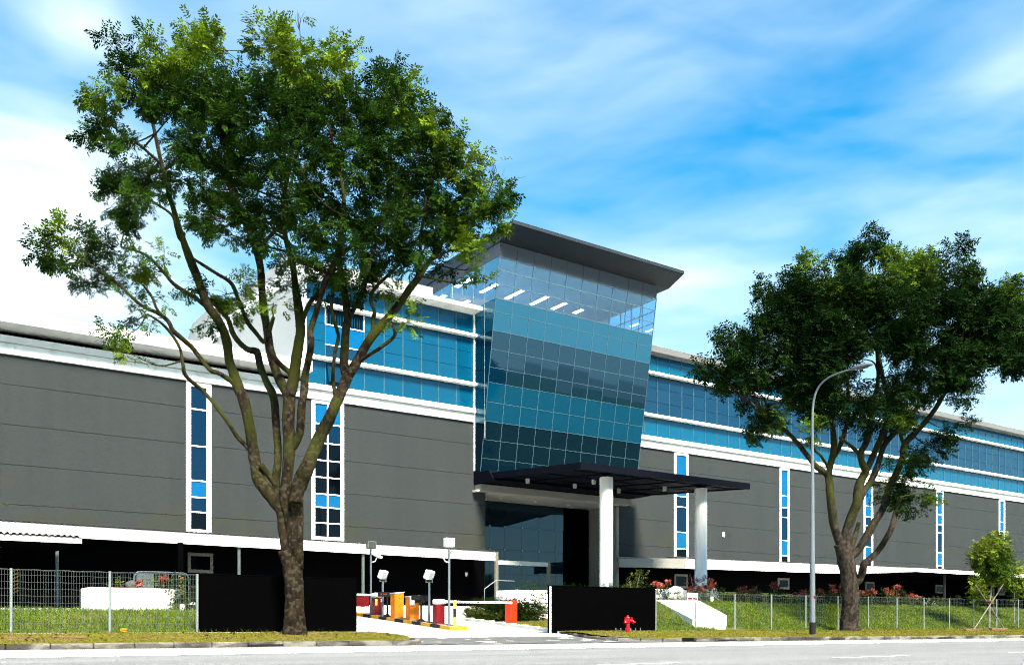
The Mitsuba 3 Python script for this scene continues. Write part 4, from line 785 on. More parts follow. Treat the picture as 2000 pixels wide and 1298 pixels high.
LEFT_CLUMPS = [(np.float64(-6.27),np.float64(0.63),np.float64(19.79),np.float64(0.39),np.float64(0.3),0),(np.float64(-5.37),np.float64(1.12),np.float64(20.1),np.float64(0.25),np.float64(0.31),0),(np.float64(-4.37),np.float64(0.31),np.float64(19.51),np.float64(0.33),np.float64(0.3),1),(np.float64(-2.47),np.float64(-1.31),np.float64(18.36),np.float64(0.57),np.float64(0.55),1),(np.float64(-3.53),np.float64(2.06),np.float64(20.72),np.float64(0.64),np.float64(0.61),1),(np.float64(-2.53),np.float64(-1.12),np.float64(18.95),np.float64(0.39),np.float64(0.26),1),(np.float64(-3.31),np.float64(0.89),np.float64(20.12),np.float64(0.42),np.float64(0.28),1),(np.float64(-3.54),np.float64(0.93),np.float64(20.74),np.float64(0.28),np.float64(0.28),2),(np.float64(-1.39),np.float64(-0.04),np.float64(18.72),np.float64(0.24),np.float64(0.3),2),(np.float64(-0.33),np.float64(-1.93),np.float64(18.36),np.float64(0.46),np.float64(0.38),1),(np.float64(-1.23),np.float64(1.55),np.float64(20.59),np.float64(0.51),np.float64(0.43),1),(np.float64(0.05),np.float64(-2.19),np.float64(17.82),np.float64(0.5),np.float64(0.45),1),(np.float64(-0.76),np.float64(1.23),np.float64(20.1),np.float64(0.56),np.float64(0.51),1),(np.float64(0.09),np.float64(0.1),np.float64(20.41),np.float64(0.1),np.float64(0.19),2),(np.float64(0.67),np.float64(-1.88),np.float64(17.55),np.float64(0.66),np.float64(0.59),1),(np.float64(-0.55),np.float64(2.0),np.float64(19.89),np.float64(0.75),np.float64(0.66),1),(np.float64(-6.19),np.float64(-0.04),np.float64(17.98),np.float64(0.57),np.float64(0.49),1),(np.float64(-6.83),np.float64(0.36),np.float64(17.45),np.float64(0.36),np.float64(0.6),1),(np.float64(-6.04),np.float64(-0.18),np.float64(16.58),np.float64(0.57),np.float64(0.54),0),(np.float64(-5.86),np.float64(0.78),np.float64(18.78),np.float64(0.5),np.float64(0.31),0),(np.float64(-5.39),np.float64(0.87),np.float64(18.75),np.float64(0.56),np.float64(0.39),0),(np.float64(-4.28),np.float64(-1.32),np.float64(16.93),np.float64(0.54),np.float64(0.52),0),(np.float64(-5.31),np.float64(1.25),np.float64(18.33),np.float64(0.59),np.float64(0.56),0),(np.float64(-3.54),np.float64(-1.41),np.float64(17.51),np.float64(0.65),np.float64(0.52),1),(np.float64(-4.6),np.float64(0.93),np.float64(19.09),np.float64(0.7),np.float64(0.56),1),(np.float64(-3.23),np.float64(-1.4),np.float64(16.72),np.float64(0.71),np.float64(0.6),0),(np.float64(-4.12),np.float64(1.34),np.float64(18.43),np.float64(0.78),np.float64(0.65),0),(np.float64(-2.13),np.float64(-2.35),np.float64(16.73),np.float64(0.63),np.float64(0.53),0),(np.float64(-3.45),np.float64(1.71),np.float64(19.14),np.float64(0.72),np.float64(0.6),0),(np.float64(-1.75),np.float64(-2.11),np.float64(16.18),np.float64(0.63),np.float64(0.56),0),(np.float64(-3.21),np.float64(1.58),np.float64(18.24),np.float64(0.71),np.float64(0.63),0),(np.float64(-2.62),np.float64(-2.15),np.float64(15.23),np.float64(0.43),np.float64(0.5),0),(np.float64(-4.1),np.float64(1.82),np.float64(17.38),np.float64(0.49),np.float64(0.57),0),(np.float64(-3.1),np.float64(-1.86),np.float64(14.76),np.float64(0.38),np.float64(0.53),0),(np.float64(-4.62),np.float64(2.68),np.float64(17.3),np.float64(0.44),np.float64(0.62),0),(np.float64(-2.1),np.float64(-1.47),np.float64(15.27),np.float64(0.59),np.float64(0.54),0),(np.float64(-3.36),np.float64(2.52),np.float64(17.4),np.float64(0.68),np.float64(0.62),0),(np.float64(-4.62),np.float64(-1.66),np.float64(15.48),np.float64(0.33),np.float64(0.26),0),(np.float64(-6.09),np.float64(1.84),np.float64(17.22),np.float64(0.37),np.float64(0.29),0),(np.float64(-6.55),np.float64(0.23),np.float64(16.38),np.float64(0.33),np.float64(0.33),0),(np.float64(-3.35),np.float64(-1.49),np.float64(17.78),np.float64(0.39),np.float64(0.31),1),(np.float64(-4.3),np.float64(1.36),np.float64(19.56),np.float64(0.43),np.float64(0.34),1),(np.float64(-1.5),np.float64(-1.89),np.float64(17.23),np.float64(0.33),np.float64(0.33),0),(np.float64(-2.66),np.float64(2.26),np.float64(19.56),np.float64(0.38),np.float64(0.38),0),(np.float64(-5.04),np.float64(-0.63),np.float64(14.88),np.float64(0.74),np.float64(0.42),0),(np.float64(-6.12),np.float64(1.64),np.float64(16.03),np.float64(0.8),np.float64(0.46),0),(np.float64(-5.56),np.float64(-0.53),np.float64(14.31),np.float64(0.53),np.float64(0.48),0),(np.float64(-4.31),np.float64(-1.86),np.float64(13.49),np.float64(0.56),np.float64(0.46),0),(np.float64(-5.15),np.float64(0.85),np.float64(14.71),np.float64(0.61),np.float64(0.5),0),(np.float64(-5.62),np.float64(-0.52),np.float64(13.56),np.float64(0.43),np.float64(0.37),0),(np.float64(-4.18),np.float64(-0.97),np.float64(14.43),np.float64(0.39),np.float64(0.47),0),(np.float64(-5.18),np.float64(1.5),np.float64(15.75),np.float64(0.43),np.float64(0.51),0),(np.float64(-5.81),np.float64(1.07),np.float64(14.12),np.float64(0.36),np.float64(0.31),0),(np.float64(-7.28),np.float64(-1.96),np.float64(12.23),np.float64(0.36),np.float64(0.43),0),(np.float64(-6.84),np.float64(-1.75),np.float64(12.4),np.float64(0.46),np.float64(0.46),1),(np.float64(-6.5),np.float64(-1.14),np.float64(12.57),np.float64(0.55),np.float64(0.52),0),(np.float64(-5.94),np.float64(-0.97),np.float64(12.56),np.float64(0.42),np.float64(0.47),0),(np.float64(-6.73),np.float64(-1.66),np.float64(11.77),np.float64(0.44),np.float64(0.33),0),(np.float64(-7.31),np.float64(-1.59),np.float64(11.84),np.float64(0.26),np.float64(0.23),0),(np.float64(-6.54),np.float64(-0.16),np.float64(11.74),np.float64(0.38),np.float64(0.49),0),(np.float64(-6.22),np.float64(0.05),np.float64(11.43),np.float64(0.35),np.float64(0.27),0),(np.float64(-5.47),np.float64(-1.01),np.float64(11.42),np.float64(0.31),np.float64(0.39),0),(np.float64(-4.92),np.float64(-0.53),np.float64(10.63),np.float64(0.29),np.float64(0.32),0),(np.float64(-4.16),np.float64(-1.15),np.float64(10.02),np.float64(0.26),np.float64(0.23),2),(np.float64(-5.11),np.float64(-0.04),np.float64(12.28),np.float64(0.41),np.float64(0.37),1),(np.float64(-4.76),np.float64(0.55),np.float64(12.25),np.float64(0.39),np.float64(0.36),1),(np.float64(-4.09),np.float64(-0.44),np.float64(12.37),np.float64(0.23),np.float64(0.19),1),(np.float64(-4.07),np.float64(-0.5),np.float64(11.0),np.float64(0.21),np.float64(0.17),2),(np.float64(-5.43),np.float64(-1.23),np.float64(9.76),np.float64(0.34),np.float64(0.26),0),(np.float64(-5.22),np.float64(-1.05),np.float64(9.58),np.float64(0.2),np.float64(0.2),0),(np.float64(-4.75),np.float64(-1.44),np.float64(8.98),np.float64(0.26),np.float64(0.23),1),(np.float64(-3.63),np.float64(0.6),np.float64(11.76),np.float64(0.33),np.float64(0.3),0),(np.float64(-2.72),np.float64(1.59),np.float64(11.86),np.float64(0.37),np.float64(0.4),1),(np.float64(-3.01),np.float64(0.36),np.float64(10.54),np.float64(0.27),np.float64(0.27),0),(np.float64(-1.57),np.float64(-0.13),np.float64(11.5),np.float64(0.3),np.float64(0.41),1),(np.float64(-0.43),np.float64(-0.71),np.float64(10.73),np.float64(0.24),np.float64(0.21),1),(np.float64(-1.67),np.float64(0.66),np.float64(11.02),np.float64(0.36),np.float64(0.28),1),(np.float64(-2.53),np.float64(1.85),np.float64(11.34),np.float64(0.26),np.float64(0.29),1),(np.float64(-1.08),np.float64(-2.27),np.float64(15.48),np.float64(0.69),np.float64(0.58),0),(np.float64(-2.48),np.float64(2.5),np.float64(18.23),np.float64(0.81),np.float64(0.68),0),(np.float64(-0.26),np.float64(-2.5),np.float64(16.11),np.float64(0.65),np.float64(0.57),0),(np.float64(-1.68),np.float64(1.86),np.float64(18.51),np.float64(0.75),np.float64(0.66),0),(np.float64(0.34),np.float64(-2.44),np.float64(15.76),np.float64(0.7),np.float64(0.57),0),(np.float64(-0.77),np.float64(2.42),np.float64(18.23),np.float64(0.82),np.float64(0.67),0),(np.float64(1.13),np.float64(-1.86),np.float64(16.62),np.float64(0.66),np.float64(0.59),0),(np.float64(0.3),np.float64(2.1),np.float64(18.76),np.float64(0.75),np.float64(0.67),0),(np.float64(1.73),np.float64(-2.19),np.float64(17.06),np.float64(0.5),np.float64(0.45),1),(np.float64(0.69),np.float64(1.74),np.float64(19.13),np.float64(0.57),np.float64(0.52),1),(np.float64(1.96),np.float64(-0.36),np.float64(18.61),np.float64(0.32),np.float64(0.4),2),(np.float64(1.53),np.float64(-1.11),np.float64(18.4),np.float64(0.34),np.float64(0.31),1),(np.float64(1.03),np.float64(1.67),np.float64(20.11),np.float64(0.37),np.float64(0.34),1),(np.float64(1.56),np.float64(-2.47),np.float64(15.22),np.float64(0.72),np.float64(0.62),0),(np.float64(0.63),np.float64(2.34),np.float64(17.72),np.float64(0.85),np.float64(0.73),0),(np.float64(0.69),np.float64(-3.32),np.float64(14.19),np.float64(0.66),np.float64(0.56),0),(np.float64(-0.6),np.float64(2.26),np.float64(17.15),np.float64(0.8),np.float64(0.67),0),(np.float64(-0.71),np.float64(-1.96),np.float64(14.55),np.float64(0.63),np.float64(0.58),0),(np.float64(-1.74),np.float64(1.96),np.float64(16.35),np.float64(0.72),np.float64(0.66),0),(np.float64(2.47),np.float64(-2.49),np.float64(15.74),np.float64(0.62),np.float64(0.57),0),(np.float64(1.98),np.float64(1.83),np.float64(18.09),np.float64(0.72),np.float64(0.66),0),(np.float64(2.76),np.float64(-2.38),np.float64(16.49),np.float64(0.45),np.float64(0.43),0),(np.float64(1.99),np.float64(2.46),np.float64(19.05),np.float64(0.53),np.float64(0.5),0),(np.float64(3.21),np.float64(-1.14),np.float64(17.34),np.float64(0.47),np.float64(0.5),0),(np.float64(2.61),np.float64(1.56),np.float64(19.0),np.float64(0.51),np.float64(0.54),0),(np.float64(3.52),np.float64(-2.12),np.float64(17.17),np.float64(0.3),np.float64(0.28),0),(np.float64(2.94),np.float64(0.78),np.float64(18.53),np.float64(0.33),np.float64(0.31),0),(np.float64(3.74),np.float64(-1.57),np.float64(16.71),np.float64(0.46),np.float64(0.44),1),(np.float64(3.34),np.float64(2.7),np.float64(19.08),np.float64(0.53),np.float64(0.5),1),(np.float64(3.12),np.float64(-2.74),np.float64(14.93),np.float64(0.68),np.float64(0.62),0),(np.float64(2.33),np.float64(1.96),np.float64(17.37),np.float64(0.79),np.float64(0.72),0),(np.float64(3.96),np.float64(-2.22),np.float64(15.43),np.float64(0.63),np.float64(0.53),0),(np.float64(3.83),np.float64(2.02),np.float64(17.65),np.float64(0.72),np.float64(0.61),0),(np.float64(4.51),np.float64(-1.43),np.float64(16.23),np.float64(0.39),np.float64(0.31),0),(np.float64(3.95),np.float64(2.21),np.float64(18.24),np.float64(0.44),np.float64(0.35),0),(np.float64(4.94),np.float64(-2.0),np.float64(15.54),np.float64(0.43),np.float64(0.33),1),(np.float64(4.41),np.float64(1.35),np.float64(17.27),np.float64(0.48),np.float64(0.37),1),(np.float64(5.12),np.float64(0.13),np.float64(16.83),np.float64(0.25),np.float64(0.25),2),(np.float64(2.33),np.float64(-2.52),np.float64(14.13),np.float64(0.7),np.float64(0.57),0),(np.float64(1.44),np.float64(2.28),np.float64(16.39),np.float64(0.82),np.float64(0.67),0),(np.float64(1.18),np.float64(-2.11),np.float64(13.95),np.float64(0.71),np.float64(0.58),0),(np.float64(0.39),np.float64(2.07),np.float64(15.95),np.float64(0.81),np.float64(0.67),0),(np.float64(3.34),np.float64(-2.17),np.float64(13.99),np.float64(0.71),np.float64(0.58),0),(np.float64(2.82),np.float64(2.29),np.float64(15.86),np.float64(0.82),np.float64(0.67),0),(np.float64(4.38),np.float64(-1.71),np.float64(14.76),np.float64(0.67),np.float64(0.56),0),(np.float64(4.24),np.float64(1.43),np.float64(16.41),np.float64(0.74),np.float64(0.62),0),(np.float64(5.15),np.float64(-1.6),np.float64(15.01),np.float64(0.51),np.float64(0.41),0),(np.float64(4.82),np.float64(2.16),np.float64(16.96),np.float64(0.58),np.float64(0.46),0),(np.float64(5.52),np.float64(-0.19),np.float64(15.95),np.float64(0.27),np.float64(0.27),2),(np.float64(5.86),np.float64(-1.66),np.float64(14.47),np.float64(0.51),np.float64(0.41),1),(np.float64(5.86),np.float64(1.81),np.float64(16.32),np.float64(0.57),np.float64(0.46),1),(np.float64(6.51),np.float64(-0.84),np.float64(15.03),np.float64(0.32),np.float64(0.26),2),(np.float64(6.6),np.float64(0.83),np.float64(15.16),np.float64(0.42),np.float64(0.42),1),(np.float64(6.09),np.float64(-1.64),np.float64(13.62),np.float64(0.51),np.float64(0.46),0),(np.float64(6.32),np.float64(0.59),np.float64(14.46),np.float64(0.55),np.float64(0.5),0),(np.float64(5.14),np.float64(-1.46),np.float64(13.94),np.float64(0.65),np.float64(0.54),0),(np.float64(5.07),np.float64(1.58),np.float64(15.17),np.float64(0.71),np.float64(0.6),0),(np.float64(4.19),np.float64(-1.44),np.float64(13.47),np.float64(0.65),np.float64(0.52),0),(np.float64(4.08),np.float64(1.74),np.float64(14.63),np.float64(0.72),np.float64(0.57),0),(np.float64(3.32),np.float64(-2.02),np.float64(12.83),np.float64(0.61),np.float64(0.51),0),(np.float64(2.9),np.float64(2.18),np.float64(14.87),np.float64(0.7),np.float64(0.58),0),(np.float64(2.27),np.float64(-2.2),np.float64(12.83),np.float64(0.63),np.float64(0.53),0),(np.float64(1.89),np.float64(1.37),np.float64(14.32),np.float64(0.71),np.float64(0.6),0),(np.float64(1.14),np.float64(-1.91),np.float64(12.88),np.float64(0.58),np.float64(0.51),0),(np.float64(-0.08),np.float64(2.62),np.float64(14.77),np.float64(0.68),np.float64(0.59),0),(np.float64(0.21),np.float64(-1.93),np.float64(13.41),np.float64(0.64),np.float64(0.53),0),(np.float64(-0.53),np.float64(2.08),np.float64(15.12),np.float64(0.72),np.float64(0.61),0),(np.float64(-0.69),np.float64(-2.04),np.float64(13.28),np.float64(0.56),np.float64(0.51),0),(np.float64(-2.18),np.float64(2.65),np.float64(15.5),np.float64(0.65),np.float64(0.59),0),(np.float64(-1.51),np.float64(-1.86),np.float64(14.3),np.float64(0.53),np.float64(0.53),0),(np.float64(-3.01),np.float64(2.5),np.float64(16.35),np.float64(0.62),np.float64(0.62),0),(np.float64(-1.49),np.float64(-2.44),np.float64(12.95),np.float64(0.42),np.float64(0.42),0),(np.float64(-2.75),np.float64(1.72),np.float64(14.47),np.float64(0.49),np.float64(0.49),0),(np.float64(-2.27),np.float64(-2.38),np.float64(13.59),np.float64(0.38),np.float64(0.38),0),(np.float64(-3.35),np.float64(1.8),np.float64(15.49),np.float64(0.43),np.float64(0.43),0),(np.float64(-2.4),np.float64(-1.76),np.float64(13.09),np.float64(0.33),np.float64(0.36),0),(np.float64(-3.56),np.float64(2.06),np.float64(14.72),np.float64(0.38),np.float64(0.41),0),(np.float64(-1.74),np.float64(-2.36),np.float64(12.38),np.float64(0.35),np.float64(0.25),0),(np.float64(-3.04),np.float64(2.06),np.float64(14.12),np.float64(0.41),np.float64(0.29),0),(np.float64(-0.21),np.float64(-2.09),np.float64(12.3),np.float64(0.43),np.float64(0.35),0),(np.float64(-1.39),np.float64(2.03),np.float64(14.05),np.float64(0.49),np.float64(0.41),0),(np.float64(1.34),np.float64(-1.35),np.float64(11.85),np.float64(0.44),np.float64(0.44),0),(np.float64(0.8),np.float64(1.72),np.float64(12.81),np.float64(0.49),np.float64(0.49),0),(np.float64(2.42),np.float64(-2.18),np.float64(11.76),np.float64(0.5),np.float64(0.45),0),(np.float64(2.1),np.float64(1.97),np.float64(13.27),np.float64(0.58),np.float64(0.52),0),(np.float64(3.13),np.float64(-1.12),np.float64(12.18),np.float64(0.52),np.float64(0.47),0),(np.float64(2.56),np.float64(1.72),np.float64(13.46),np.float64(0.57),np.float64(0.52),0),(np.float64(4.04),np.float64(-1.46),np.float64(12.36),np.float64(0.52),np.float64(0.46),0),(np.float64(3.78),np.float64(1.45),np.float64(13.57),np.float64(0.57),np.float64(0.51),0),(np.float64(4.81),np.float64(-1.33),np.float64(12.97),np.float64(0.54),np.float64(0.49),0),(np.float64(4.55),np.float64(1.61),np.float64(14.38),np.float64(0.6),np.float64(0.54),0),(np.float64(5.59),np.float64(-1.08),np.float64(13.2),np.float64(0.52),np.float64(0.47),1),(np.float64(5.24),np.float64(0.51),np.float64(13.55),np.float64(0.55),np.float64(0.5),1),(np.float64(6.22),np.float64(-0.63),np.float64(13.35),np.float64(0.4),np.float64(0.4),1),(np.float64(5.93),np.float64(-1.59),np.float64(12.15),np.float64(0.39),np.float64(0.39),1),(np.float64(5.22),np.float64(-0.1),np.float64(12.83),np.float64(0.46),np.float64(0.41),0),(np.float64(4.86),np.float64(0.22),np.float64(12.38),np.float64(0.27),np.float64(0.25),0),(np.float64(5.79),np.float64(0.07),np.float64(12.07),np.float64(0.22),np.float64(0.3),1),(np.float64(6.14),np.float64(-0.58),np.float64(11.53),np.float64(0.19),np.float64(0.19),1),(np.float64(3.48),np.float64(-0.08),np.float64(11.02),np.float64(0.3),np.float64(0.3),1),(np.float64(3.89),np.float64(-1.52),np.float64(9.93),np.float64(0.21),np.float64(0.21),1),(np.float64(3.38),np.float64(-1.86),np.float64(9.98),np.float64(0.15),np.float64(0.15),1),(np.float64(6.87),np.float64(-0.57),np.float64(13.26),np.float64(0.19),np.float64(0.11),1),(np.float64(1.05),np.float64(-1.84),np.float64(12.05),np.float64(0.28),np.float64(0.28),0),(np.float64(0.04),np.float64(2.44),np.float64(13.71),np.float64(0.32),np.float64(0.32),0),(np.float64(1.23),np.float64(-0.77),np.float64(11.35),np.float64(0.34),np.float64(0.34),0),(np.float64(-0.2),np.float64(-0.56),np.float64(11.43),np.float64(0.24),np.float64(0.24),0),(np.float64(0.45),np.float64(-2.94),np.float64(11.39),np.float64(0.25),np.float64(0.32),0),(np.float64(-0.69),np.float64(1.64),np.float64(13.3),np.float64(0.29),np.float64(0.37),0),(np.float64(1.95),np.float64(0.74),np.float64(11.98),np.float64(0.42),np.float64(0.36),0),(np.float64(2.72),np.float64(0.68),np.float64(12.0),np.float64(0.36),np.float64(0.36),0),(np.float64(0.49),np.float64(-0.35),np.float64(11.09),np.float64(0.19),np.float64(0.27),0),(np.float64(1.76),np.float64(-0.14),np.float64(11.25),np.float64(0.3),np.float64(0.3),0),(np.float64(3.81),np.float64(-0.84),np.float64(11.65),np.float64(0.29),np.float64(0.26),0)]
RIGHT_LIMBS = [
    ('trunk', [(np.float64(0.03),np.float64(0.0),np.float64(0.34),np.float64(0.613)),(np.float64(0.0),np.float64(0.0),np.float64(0.6),np.float64(0.485)),(np.float64(0.0),np.float64(0.0),np.float64(1.29),np.float64(0.421)),(np.float64(-0.03),np.float64(0.0),np.float64(2.44),np.float64(0.396)),(np.float64(-0.13),np.float64(0.0),np.float64(3.46),np.float64(0.396)),(np.float64(-0.28),np.float64(0.0),np.float64(4.23),np.float64(0.396)),(np.float64(-0.41),np.float64(0.0),np.float64(4.69),np.float64(0.383))]),
    ('limb', [(np.float64(-0.38),np.float64(0.0),np.float64(4.58),np.float64(0.255)),(np.float64(-0.62),np.float64(-0.02),np.float64(4.99),np.float64(0.243)),(np.float64(-0.9),np.float64(-0.17),np.float64(5.77),np.float64(0.229)),(np.float64(-1.18),np.float64(-0.54),np.float64(7.01),np.float64(0.215)),(np.float64(-1.16),np.float64(-0.26),np.float64(7.89),np.float64(0.203)),(np.float64(-1.34),np.float64(-0.28),np.float64(8.17),np.float64(0.165)),(np.float64(-1.88),np.float64(-0.66),np.float64(8.41),np.float64(0.151)),(np.float64(-2.37),np.float64(-0.86),np.float64(8.87),np.float64(0.14)),(np.float64(-2.76),np.float64(-0.59),np.float64(9.55),np.float64(0.126)),(np.float64(-3.45),np.float64(-0.71),np.float64(10.16),np.float64(0.106)),(np.float64(-4.01),np.float64(-1.1),np.float64(10.23),np.float64(0.087)),(np.float64(-4.44),np.float64(-1.19),np.float64(10.61),np.float64(0.062))]),
    ('limb', [(np.float64(-1.16),np.float64(-0.26),np.float64(7.81),np.float64(0.178)),(np.float64(-1.06),np.float64(-0.1),np.float64(8.45),np.float64(0.178)),(np.float64(-0.89),np.float64(-0.15),np.float64(9.28),np.float64(0.163)),(np.float64(-0.89),np.float64(-0.13),np.float64(10.03),np.float64(0.143)),(np.float64(-0.79),np.float64(0.37),np.float64(10.87),np.float64(0.129)),(np.float64(-1.02),np.float64(0.23),np.float64(12.2),np.float64(0.092)),(np.float64(-1.33),np.float64(0.71),np.float64(14.13),np.float64(0.062))]),
    ('limb', [(np.float64(-0.98),np.float64(-0.1),np.float64(8.81),np.float64(0.127)),(np.float64(-0.57),np.float64(0.21),np.float64(9.35),np.float64(0.123)),(np.float64(-0.25),np.float64(0.23),np.float64(10.1),np.float64(0.118)),(np.float64(0.15),np.float64(0.85),np.float64(11.16),np.float64(0.109)),(np.float64(0.33),np.float64(1.2),np.float64(11.89),np.float64(0.105)),(np.float64(0.37),np.float64(1.47),np.float64(13.56),np.float64(0.079))]),
    ('limb', [(np.float64(-1.08),np.float64(-0.1),np.float64(8.35),np.float64(0.087)),(np.float64(-1.38),np.float64(-0.39),np.float64(8.68),np.float64(0.076)),(np.float64(-1.82),np.float64(-1.02),np.float64(8.92),np.float64(0.07)),(np.float64(-2.12),np.float64(-0.95),np.float64(9.21),np.float64(0.06)),(np.float64(-2.55),np.float64(-1.85),np.float64(9.48),np.float64(0.049))]),
    ('limb', [(np.float64(-0.33),np.float64(0.0),np.float64(4.35),np.float64(0.281)),(np.float64(-0.17),np.float64(0.01),np.float64(5.35),np.float64(0.268)),(np.float64(0.06),np.float64(-0.12),np.float64(6.13),np.float64(0.255)),(np.float64(0.22),np.float64(-0.32),np.float64(6.66),np.float64(0.254)),(np.float64(0.33),np.float64(-0.22),np.float64(7.34),np.float64(0.242)),(np.float64(0.57),np.float64(0.02),np.float64(7.91),np.float64(0.23)),(np.float64(0.71),np.float64(-0.08),np.float64(8.28),np.float64(0.204)),(np.float64(0.4),np.float64(-0.43),np.float64(8.75),np.float64(0.165)),(np.float64(0.32),np.float64(-0.52),np.float64(9.11),np.float64(0.157)),(np.float64(0.75),np.float64(-0.26),np.float64(9.8),np.float64(0.152)),(np.float64(0.97),np.float64(-0.14),np.float64(10.66),np.float64(0.143)),(np.float64(0.9),np.float64(-0.46),np.float64(11.22),np.float64(0.132)),(np.float64(1.11),np.float64(-0.7),np.float64(12.73),np.float64(0.101)),(np.float64(1.16),np.float64(-0.37),np.float64(14.34),np.float64(0.076))]),
    ('limb', [(np.float64(0.71),np.float64(-0.08),np.float64(8.25),np.float64(0.178)),(np.float64(1.01),np.float64(0.03),np.float64(8.78),np.float64(0.174)),(np.float64(1.22),np.float64(0.06),np.float64(9.22),np.float64(0.169)),(np.float64(1.54),np.float64(-0.05),np.float64(10.04),np.float64(0.153)),(np.float64(1.95),np.float64(0.27),np.float64(10.93),np.float64(0.144)),(np.float64(2.24),np.float64(0.55),np.float64(11.74),np.float64(0.134)),(np.float64(1.82),np.float64(0.28),np.float64(12.68),np.float64(0.118)),(np.float64(1.64),np.float64(0.41),np.float64(13.79),np.float64(0.103)),(np.float64(1.68),np.float64(0.85),np.float64(14.67),np.float64(0.078)),(np.float64(1.53),np.float64(0.73),np.float64(16.22),np.float64(0.057))]),
    ('limb', [(np.float64(0.32),np.float64(-0.52),np.float64(9.04),np.float64(0.101)),(np.float64(0.15),np.float64(-0.5),np.float64(9.19),np.float64(0.101)),(np.float64(-0.4),np.float64(-0.82),np.float64(9.51),np.float64(0.095)),(np.float64(-0.93),np.float64(-1.14),np.float64(9.75),np.float64(0.075))]),
    ('limb', [(np.float64(-0.23),np.float64(0.0),np.float64(3.72),np.float64(0.23)),(np.float64(-0.02),np.float64(0.01),np.float64(4.02),np.float64(0.217)),(np.float64(0.36),np.float64(-0.0),np.float64(4.33),np.float64(0.209)),(np.float64(0.76),np.float64(-0.14),np.float64(5.03),np.float64(0.204)),(np.float64(1.12),np.float64(-0.22),np.float64(5.76),np.float64(0.193)),(np.float64(1.6),np.float64(-0.02),np.float64(6.42),np.float64(0.184)),(np.float64(1.95),np.float64(0.03),np.float64(7.45),np.float64(0.184)),(np.float64(2.16),np.float64(-0.33),np.float64(8.13),np.float64(0.178)),(np.float64(2.38),np.float64(-0.47),np.float64(8.84),np.float64(0.172)),(np.float64(2.64),np.float64(-0.21),np.float64(9.63),np.float64(0.163)),(np.float64(3.22),np.float64(-0.05),np.float64(10.22),np.float64(0.153)),(np.float64(3.77),np.float64(-0.37),np.float64(10.91),np.float64(0.142)),(np.float64(4.21),np.float64(-0.63),np.float64(11.69),np.float64(0.131)),(np.float64(4.8),np.float64(-0.4),np.float64(12.6),np.float64(0.111)),(np.float64(5.17),np.float64(-0.2),np.float64(13.29),np.float64(0.092)),(np.float64(5.35),np.float64(-0.5),np.float64(14.3),np.float64(0.066))]),
    ('limb', [(np.float64(2.64),np.float64(-0.21),np.float64(9.55),np.float64(0.107)),(np.float64(2.4),np.float64(-0.36),np.float64(9.9),np.float64(0.096)),(np.float64(2.18),np.float64(-0.72),np.float64(10.33),np.float64(0.086)),(np.float64(2.16),np.float64(-1.14),np.float64(10.87),np.float64(0.065))]),
    ('limb', [(np.float64(0.37),np.float64(-0.32),np.float64(6.87),np.float64(0.178)),(np.float64(0.69),np.float64(-0.15),np.float64(7.4),np.float64(0.168)),(np.float64(0.99),np.float64(-0.09),np.float64(7.79),np.float64(0.163)),(np.float64(1.33),np.float64(-0.12),np.float64(8.6),np.float64(0.158)),(np.float64(1.81),np.float64(0.37),np.float64(9.64),np.float64(0.154)),(np.float64(2.38),np.float64(0.63),np.float64(10.26),np.float64(0.145)),(np.float64(2.85),np.float64(0.42),np.float64(10.78),np.float64(0.129)),(np.float64(3.37),np.float64(0.54),np.float64(11.37),np.float64(0.119)),(np.float64(4.16),np.float64(1.1),np.float64(12.15),np.float64(0.099)),(np.float64(5.09),np.float64(1.13),np.float64(13.47),np.float64(0.073))]),
    ('limb', [(np.float64(1.86),np.float64(0.37),np.float64(9.71),np.float64(0.103)),(np.float64(2.04),np.float64(0.7),np.float64(10.45),np.float64(0.099)),(np.float64(2.14),np.float64(0.82),np.float64(11.33),np.float64(0.088)),(np.float64(2.53),np.float64(1.26),np.float64(12.72),np.float64(0.068))]),
    ('limb', [(np.float64(-0.15),np.float64(0.01),np.float64(4.1),np.float64(0.166)),(np.float64(0.18),np.float64(0.27),np.float64(4.71),np.float64(0.154)),(np.float64(0.59),np.float64(0.84),np.float64(5.33),np.float64(0.13)),(np.float64(0.75),np.float64(0.86),np.float64(5.85),np.float64(0.104))]),
    ('limb', [(np.float64(-0.03),np.float64(0.0),np.float64(2.69),np.float64(0.23)),(np.float64(0.26),np.float64(-0.05),np.float64(2.72),np.float64(0.204)),(np.float64(0.46),np.float64(-0.22),np.float64(3.09),np.float64(0.188)),(np.float64(0.46),np.float64(-0.6),np.float64(3.63),np.float64(0.177)),(np.float64(0.8),np.float64(-0.52),np.float64(3.93),np.float64(0.167)),(np.float64(1.22),np.float64(-0.48),np.float64(4.34),np.float64(0.162)),(np.float64(1.38),np.float64(-1.1),np.float64(4.89),np.float64(0.15)),(np.float64(1.6),np.float64(-1.28),np.float64(5.47),np.float64(0.159)),(np.float64(1.81),np.float64(-1.13),np.float64(6.21),np.float64(0.11)),(np.float64(1.84),np.float64(-1.67),np.float64(6.81),np.float64(0.074))]),
]
